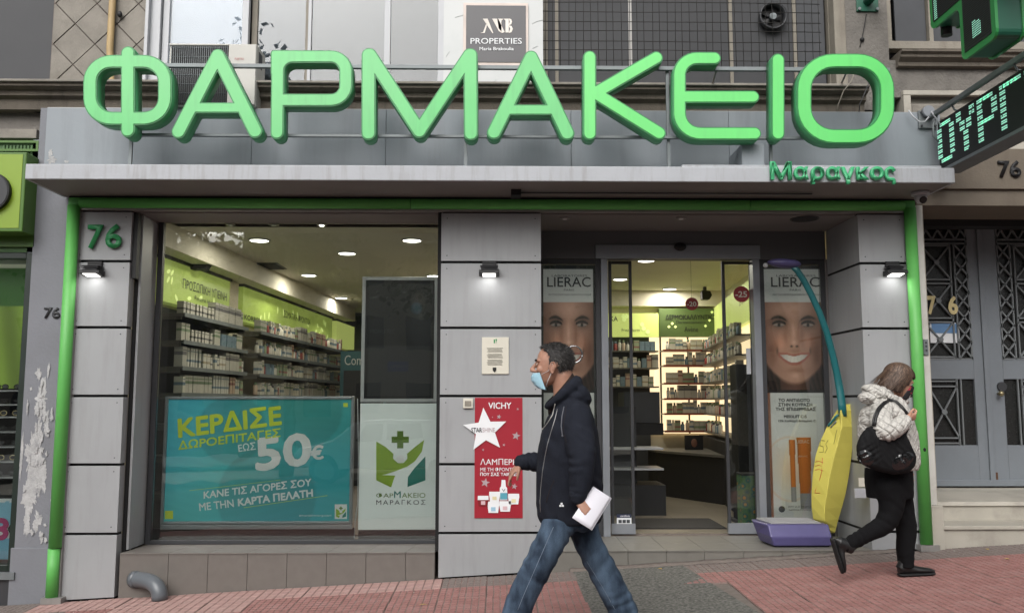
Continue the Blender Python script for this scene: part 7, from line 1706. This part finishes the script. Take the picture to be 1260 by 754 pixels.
obj('base', base, m_purple, wsx, bevel=.012); obj('foot_plate', box(bx0+.02, bx1-.01, fy0+.03, fy1, STEP+.001, bz0-.001), m_dark, wsx)
pl = MB(); pl.rings([hull([(bx0-.0,fy0+.065),(bx1-.06,fy0+.065),(bx1-.06,fy1-.01),(L_+.0,fy1-.01),(L_-.01,fy1-.10)], z) for z in (bz1+.0005, bz1+.014)], True, 0, smooth=False); obj('platform', pl, m_plat, wsx, bevel=.004)
for k in range(9):
    y = fy0+.085+k*.034; obj('tread_rib', box(bx0+.01-.0, bx1-.08, y, y+.012, bz1+.0142, bz1+.0175), m_plat, wsx)
# yellow fin: three-sided blade with a front ridge
prof = [ (497,1042,1046,1049,.0),(505,1030,1037,1049.5,0),(525,1018,1036,1049.5,0),(545,1009,1031,1049,0),(563,1003.5,1026,1047.5,0),(585,1000.5,1021,1044.5,0),(608,999,1017,1040.5,0),(625,999,1014.5,1036,0),(640,1001,1014,1031.5,0),(650,1010,1018,1029,0),(657,1021,1024,1027,0)]
rg = []
for py, a, r_, b_, _ in prof:
    zz = Z(py, .30); xa, xr, xb = X(a,.36,py), X(r_,.22,py), X(b_,.34,py); e = min(.06, (xb-xa)*.3)
    rg.append([(xa, .37, zz), (xr, .37-min(.15, (xb-xa)*.75), zz), (xb, .33, zz), (xb-.01, .40, zz), (xa+.02, .42, zz)])
o = obj('fin', MB().rings(rg, True, 0, smooth=False), m_yellow, wsx); bv = o.modifiers.new('b', 'BEVEL'); bv.width = .02; bv.segments = 4; bv.limit_method = 'ANGLE'; bv.angle_limit = math.radians(28)
fyy = .35
m_arm = [(1037,512),(1036,498),(1033.5,480),(1029.5,458),(1024,434),(1017,408),(1008,384),(998,362),(989,345),(981,333),(974,326)]
obj('arm', MB().tube([P(x, y, fyy-.02-(.03 if i < 2 else 0)) for i, (x, y) in enumerate(m_arm)], [.038,.036,.034,.032,.031,.030,.029,.029,.029,.029,.028], 16, sy=.7), m_tealp, wsx)
hp = P(965,324,fyy-.02); hm = MB(); hm.ell((hp.x,hp.y,hp.z), (.155,.07,.042), 22, 12, rot=Euler((0,math.radians(4),0)).to_matrix()); hm.ell((hp.x+.07,hp.y,hp.z-.005), (.07,.055,.04), 16, 10)
obj('measuring_head', fuse(hm, .009, 4), m_purple, wsx); obj('nozzle', MB().ell(P(942,326.5,fyy-.03), (.022,.02,.022)), m_white_frame, wsx)
# marks on the fin
m_pen = M('dark_scribble', C(120,118,56), .6); m_redp = M('red_decal', C(176,70,36), .5)
def finmark(pts, mat, r=.0028):
    v = []
    tr = bvh(o.data)
    for x, y in dense(pts, 3):
        a = P(x, y, -.4); d = (a-CAM).normalized(); h = tr.ray_cast(a, d, 3)
        if h[0]: v.append(h[0]-d*.003)
    if len(v) > 1: obj('decal', MB().tube(v, r, 5), mat, wsx)
finmark([(1012,563),(1011,580),(1008,592),(1003,604),(1003,606),(1009,606)], m_redp)
for dy in (0,5,10): finmark([(1003,568+dy),(1008,567+dy),(1013,569+dy)], m_redp)
finmark([(1015,542),(1010,541),(1009,548),(1013,549),(1013,556),(1008,556)], m_pen, .0022); finmark([(1019,541),(1016,546),(1018,551),(1015,557)], m_pen, .002); finmark([(1030,528),(1028,536),(1026,546)], m_pen, .002)
for k in range(2):
    a = [(1018,513),(1030,505)] if k == 0 else [(1018,526),(1028,520)]
finmark([(1019,524),(1024,518),(1031,510)], m_tealp, .012); finmark([(1022,526),(1029,518)], m_steel, .007)
ct2 = [(1033,506),(1037,492)]

# ============================================================ OPTICIAN SHOPFRONT, far left
op = thing('optician_shopfront', 'lime signed optician window at the far left edge with rows of glasses', 'shopfront', (-4.4, .1, gz(-4.4,0)))
m_lsign = M('lime_sign_face', C(122,148,40), .4, .04, 3, emit=.05, dirt=.25, dcol=C(120,146,50)); m_lside = M('lime_sign_side', C(70,106,34), .45, .06); m_dkgr = M('dark_green_frame', C(26,38,32), .4, .08); m_corr = M('green_shutter_housing', C(70,104,58), .6, .1, dirt=.5, dcol=C(44,60,40))
OY = .06
ox1 = X(36,OY,400); ox0 = ox1-1.9
obj('shutter_housing', box(ox0, X(47,OY,220), OY, OY+.25, Z(312,OY), Z(176,OY)), m_corr, op)
for k in range(9): obj('housing_rib', box(X(4+k*4.3,OY,190), X(6+k*4.3,OY,190), OY-.012, OY-.0005, Z(192,OY), Z(182,OY)), m_corr, op)
obj('housing_rim', frame_rect(ox0, X(47,OY,220), Z(190,OY), Z(177,OY), .02, OY-.03, OY-.013), m_lside, op)
SBY = -.16
sgb = obj('sign_box', box(ox0, X(30,SBY,240), SBY, OY-.001, Z(287,SBY), Z(190,SBY)), m_lside, op, bevel=.008)
obj('sign_face', box(ox0+.03, X(30,SBY,240)-.03, SBY-.004, SBY-.0005, Z(287,SBY)+.03, Z(190,SBY)-.02), m_lsign, sgb)
dc = P(-12,236,SBY-.03); 
obj('round_emblem', MB().cyl((dc.x,SBY-.05,dc.z),(0,1,0),.165,.045,40), m_dark, sgb); obj('emblem_face', MB().cyl((dc.x,SBY-.054,dc.z),(0,1,0),.155,.0035,40), m_char, sgb)
obj('lower_shutter', box(ox0, X(44,OY,300), OY-.03, OY-.001, Z(306,OY), Z(290,OY)), m_lside, op)
wt_, wb2 = Z(313,OY), Z(700,OY)
wfo = obj('window_frame', frame_rect(ox0, ox1, wb2, wt_, .05, OY-.02, OY+.06), m_dkgr, op, bevel=.004)
obj('pane', box(ox0+.051, ox1-.051, OY+.0, OY+.006, wb2+.051, wt_-.051), m_glass, wfo)
obj('plinth', box(ox0, ox1+.02, OY-.03, OY+.2, -.4, wb2-.001), m_char, op); obj('sill', box(ox0, ox1+.03, OY-.06, OY+.2, wb2-.06, wb2-.002), m_steel, op)
obj('back_wall', box(ox0, ox1, OY+.45, OY+.5, -.3, wt_), m_white_frame, op); obj('display_floor', box(ox0, ox1, OY+.07, OY+.449, wb2, wb2+.04), m_white_frame, op); obj('side_wall', box(ox1-.05, ox1-.01, OY+.07, OY+.449, wb2+.041, wt_), m_white_frame, op); obj('display_ceiling', box(ox0, ox1-.06, OY+.07, OY+.449, wt_-.05, wt_-.02), m_white_frame, op)
def limeposter(u, v):
    col = np.zeros(u.shape+(3,))+np.array([132,160,66])/255; s = .5+.5*np.sin(18*(u+.25*v)); col = col*(.8+.25*s[...,None]); top = (v > .62)[...,None]; col = np.where(top, np.array([52,96,40])/255, col)
    wt2 = (v > .92)[...,None]; col = np.where(wt2, np.array([196,200,176])/255, col); d = np.hypot((u-.30)/.34, (v-.33)/.26); col = np.where((d < 1)[...,None], np.array([186,140,110])/255*(1-.2*d[...,None]), col); d = np.hypot((u-.38)/.10, (v-.42)/.045); col = np.where((d < 1)[...,None], np.array([60,44,38])/255, col)
    return col
PY2 = OY+.30
pa = thing('eyewear_poster', 'lime and white eyewear advert at the top of the optician window', 'poster', (ox1-.5, PY2, Z(478,PY2))); a0, a1 = ox1-1.0, X(30,PY2,400)
painting('print', 60, 90, limeposter, (Vector((a0,PY2,Z(478,PY2))), Vector((a1,PY2,Z(478,PY2))), Vector((a0,PY2,Z(318,PY2)))), pa, m_print_glow); obj('backing', box(a0, a1, PY2+.002, PY2+.012, Z(478,PY2), Z(318,PY2)), m_white_frame, pa)
rk = thing('eyewear_rack', 'white rack with tiers of spectacles in the optician window', 'rack', (ox1-.4, PY2, wb2)); R9 = random.Random(2)
for k, py in enumerate((480, 497, 512, 530, 548, 566, 585)):
    z = Z(py, PY2-.05); obj('tier', box(ox0+.1, ox1-.07, PY2-.12, PY2+.1, z-.012, z), m_white_frame, rk)
    for j in range(6):
        x = ox1-.16-j*.17; q = thing('spectacles', '%s %s spectacles from the right on the %s tier of the optician rack' % (ORD[j], ['black','brown','gold'][k % 3], ['top','second','third','fourth','fifth','sixth','lowest'][k]), 'glasses', (x, PY2-.06, z), 'spectacles on the optician rack')
        fm_ = [m_dark, m_brown, m_gold][k % 3]
        for s_ in (-1, 1):
            c = Vector((x+s_*.034, PY2-.07, z+.030)); obj('rim', MB().tube([c+Vector((math.cos(a)*.027, 0, math.sin(a)*.020)) for a in [2*math.pi*i/12 for i in range(13)]], .0035, 5), fm_, q); obj('lens', MB().cyl((c.x, c.y, c.z), (0,1,0), .021, .002, 10), m_dark if k % 2 else m_shade, q)
        obj('bridge', MB().tube([(x-.008,PY2-.07,z+.036),(x,PY2-.073,z+.039),(x+.008,PY2-.07,z+.036)], .003, 5), fm_, q)
p8 = thing('price_poster', 'white and blue price poster with a magenta 8€ low in the optician window', 'poster', (ox1-.3, PY2-.16, wb2)); PY3 = OY+.06
def blotp(u, v):
    col = np.zeros(u.shape+(3,))+np.array([222,228,232])/255; d = np.hypot((u-.85)/.25,(v-.75)/.2); col = np.where((d < 1)[...,None], np.array([130,190,216])/255, col); d = np.hypot((u-.9)/.2,(v-.15)/.2); col = np.where((d < 1)[...,None], np.array([120,184,214])/255, col); return col
a0, a1 = ox1-.7, X(22,PY3,640); painting('print', 40, 40, blotp, (Vector((a0,PY3,Z(686,PY3))), Vector((a1,PY3,Z(686,PY3))), Vector((a0,PY3,Z(612,PY3)))), p8, m_print); obj('backing', box(a0, a1, PY3+.002, PY3+.01, Z(686,PY3), Z(612,PY3)), m_white, p8)
m_mag = M('magenta_print', C(176,40,110), .5); lettering('8', (P(-9,663,PY3), P(9,663,PY3), Vector((P(-9,663,PY3).x,PY3,P(-9,638,PY3).z))), m_mag, p8, bold=.04); lettering('€', (P(9.5,656,PY3), P(17,656,PY3), Vector((P(9.5,656,PY3).x,PY3,P(9.5,644,PY3).z))), m_dark, p8, bold=.01)
wr = thing('wall_wire', 'thin black wire sagging along the plaster left of the fascia', 'cable', P(20,133,UY-.04)); obj('wire', MB().tube([P(x,y,UY-.05) for x, y in ((-20,124),(0,127),(20,131),(40,137),(57,141))], .006, 6), m_dark, wr)

# ============================================================ ACROSS THE STREET (what the glass mirrors)
m_far = M('far_facade', C(150,146,138), .8, .08, 1); m_farw = M('far_window', C(70,78,86), .3, .1)
for k, (xa, xb, h, lb) in enumerate(((-40,-13,9,'pale apartment block opposite, left of the pharmacy'),(-12.4,11,11,'taller pale apartment block straight across the street'),(11.6,38,9,'apartment block opposite, right of the pharmacy'))):
    q = thing('opposite_building', lb, 'building', ((xa+xb)/2, -36, -.5)); obj('wall', box(xa, xb, -42, -34, -1, h), m_far, q)
    for f in range(int(h//3.1)-0):
        for c in range(int((xb-xa)//2.4)):
            x = xa+.8+c*2.4; obj('window', box(x, x+1.2, -33.99, -33.94, .9+f*3.1, 2.4+f*3.1), m_farw, q)
m_leafd = M('street_tree_leaves', C(58,78,42), .7, .35, 3); m_bark = M('bark', C(84,74,64), .9, .2, 12, bump=.5)
def tree(x, y, h, seed, lb):
    r = random.Random(seed); q = thing('street_tree', lb, 'tree', (x, y, -.4)); tk = MB(); tk.tube([(x,y,-.5),(x+.1,y,h*.3),(x,y+.1,h*.5)], [.18,.14,.1], 10); cr2 = MB()
    for k in range(7):
        a = k*.9; e = (x+math.cos(a)*1.5, y+math.sin(a)*1.5, h*.55+r.random()*h*.3); tk.tube([(x,y+.1,h*.45),((x+e[0])/2,(y+e[1])/2,h*.6),e], [.08,.05,.02], 6)
    obj('trunk', tk, m_bark, q)
    for k in range(2600):
        cl = k % 22; rc = random.Random(cl+seed*50); c = Vector((x+rc.gauss(0,1.1), y+rc.gauss(0,1.1), h*.68+rc.gauss(0,.16)*h)); p = c+Vector((r.gauss(0,.42), r.gauss(0,.42), r.gauss(0,.36))); u = Vector((r.gauss(0,1), r.gauss(0,1), r.gauss(0,1))).normalized()*.10; v = u.cross(Vector((r.gauss(0,1), r.gauss(0,1), r.gauss(0,1)))).normalized()*.07; cr2.add([p-u, p-v, p+u, p+v], [(0,1,2,3)])
    obj('crown', cr2, m_leafd, q)['kind'] = 'stuff'
tree(-9.5, -14.9, 9, 4, 'tall leafy street tree across the road, far to the left'); tree(10.5, -15, 8.5, 5, 'tall leafy street tree across the road, far to the right'); tree(-5.5, -14.9, 9, 1, 'leafy street tree across the road, left of the pharmacy'); tree(-.8, -15.2, 9, 2, 'leafy street tree directly across the road'); tree(4.5, -14.9, 8.5, 3, 'leafy street tree across the road, toward the right')
# white car parked opposite, mirrored in the window posters
car = thing('parked_car', 'white hatchback parked across the street', 'car', (-2.5, -12.6, -.16)); m_cw = M('white_car_paint', C(214,216,218), .25, .02, coat=.6)
cx_, cy_, cz_ = -2.6, -12.7, gz(-2.6,-12.7)-.135
prof_c = [(-2.05,.35),(-2.1,.62),(-1.95,.85),(-1.2,.95),(-.65,1.38),(.2,1.46),(1.2,1.42),(1.75,1.05),(2.0,.95),(2.05,.6),(2.0,.35)]
R = []
for t, s_ in ((-.86,.94),(-.8,1),(.8,1),(.86,.94)): R.append([(cx_+x*(s_ if z < 1 else s_*.98), cy_+t*(1 if z < 1 else .86), cz_+z) for x, z in prof_c])
obj('body', MB().rings(R, True, 0, smooth=False), m_cw, car, bevel=.05)
for s_ in (-1, 1):
    for a, b_ in ((-.85,-.02),(.06,.95)): obj('side_window', MB().prism([(cx_+a+(.22 if a < 0 else 0),cz_+1.0),(cx_+b_,cz_+1.0),(cx_+b_-(.0 if a < 0 else .1),cz_+1.34),(cx_+a+(.5 if a < 0 else 0),cz_+1.34)], 'y', cy_+s_*.80, cy_+s_*.83), m_farw, car)
    for wx_ in (-1.3, 1.3): 
        wh = obj('wheel', MB().cyl((cx_+wx_, cy_+s_*.70, cz_+.31), (0,s_,0), .31, .19, 24), m_dark, car); obj('rim', MB().cyl((cx_+wx_, cy_+s_*.885, cz_+.31), (0,s_,0), .20, .012, 18), m_steel, wh)
for s_ in (-.55,.55): obj('headlight', MB().ell((cx_-2.02, cy_+s_, cz_+.68), (.06,.17,.08)), m_chan, car)
obj('windscreen', MB().add([(cx_-1.18,cy_-.66,cz_+.985),(cx_-1.18,cy_+.66,cz_+.985),(cx_-.70,cy_+.62,cz_+1.37),(cx_-.70,cy_-.62,cz_+1.37)],[(0,1,2,3)]), m_farw, car)
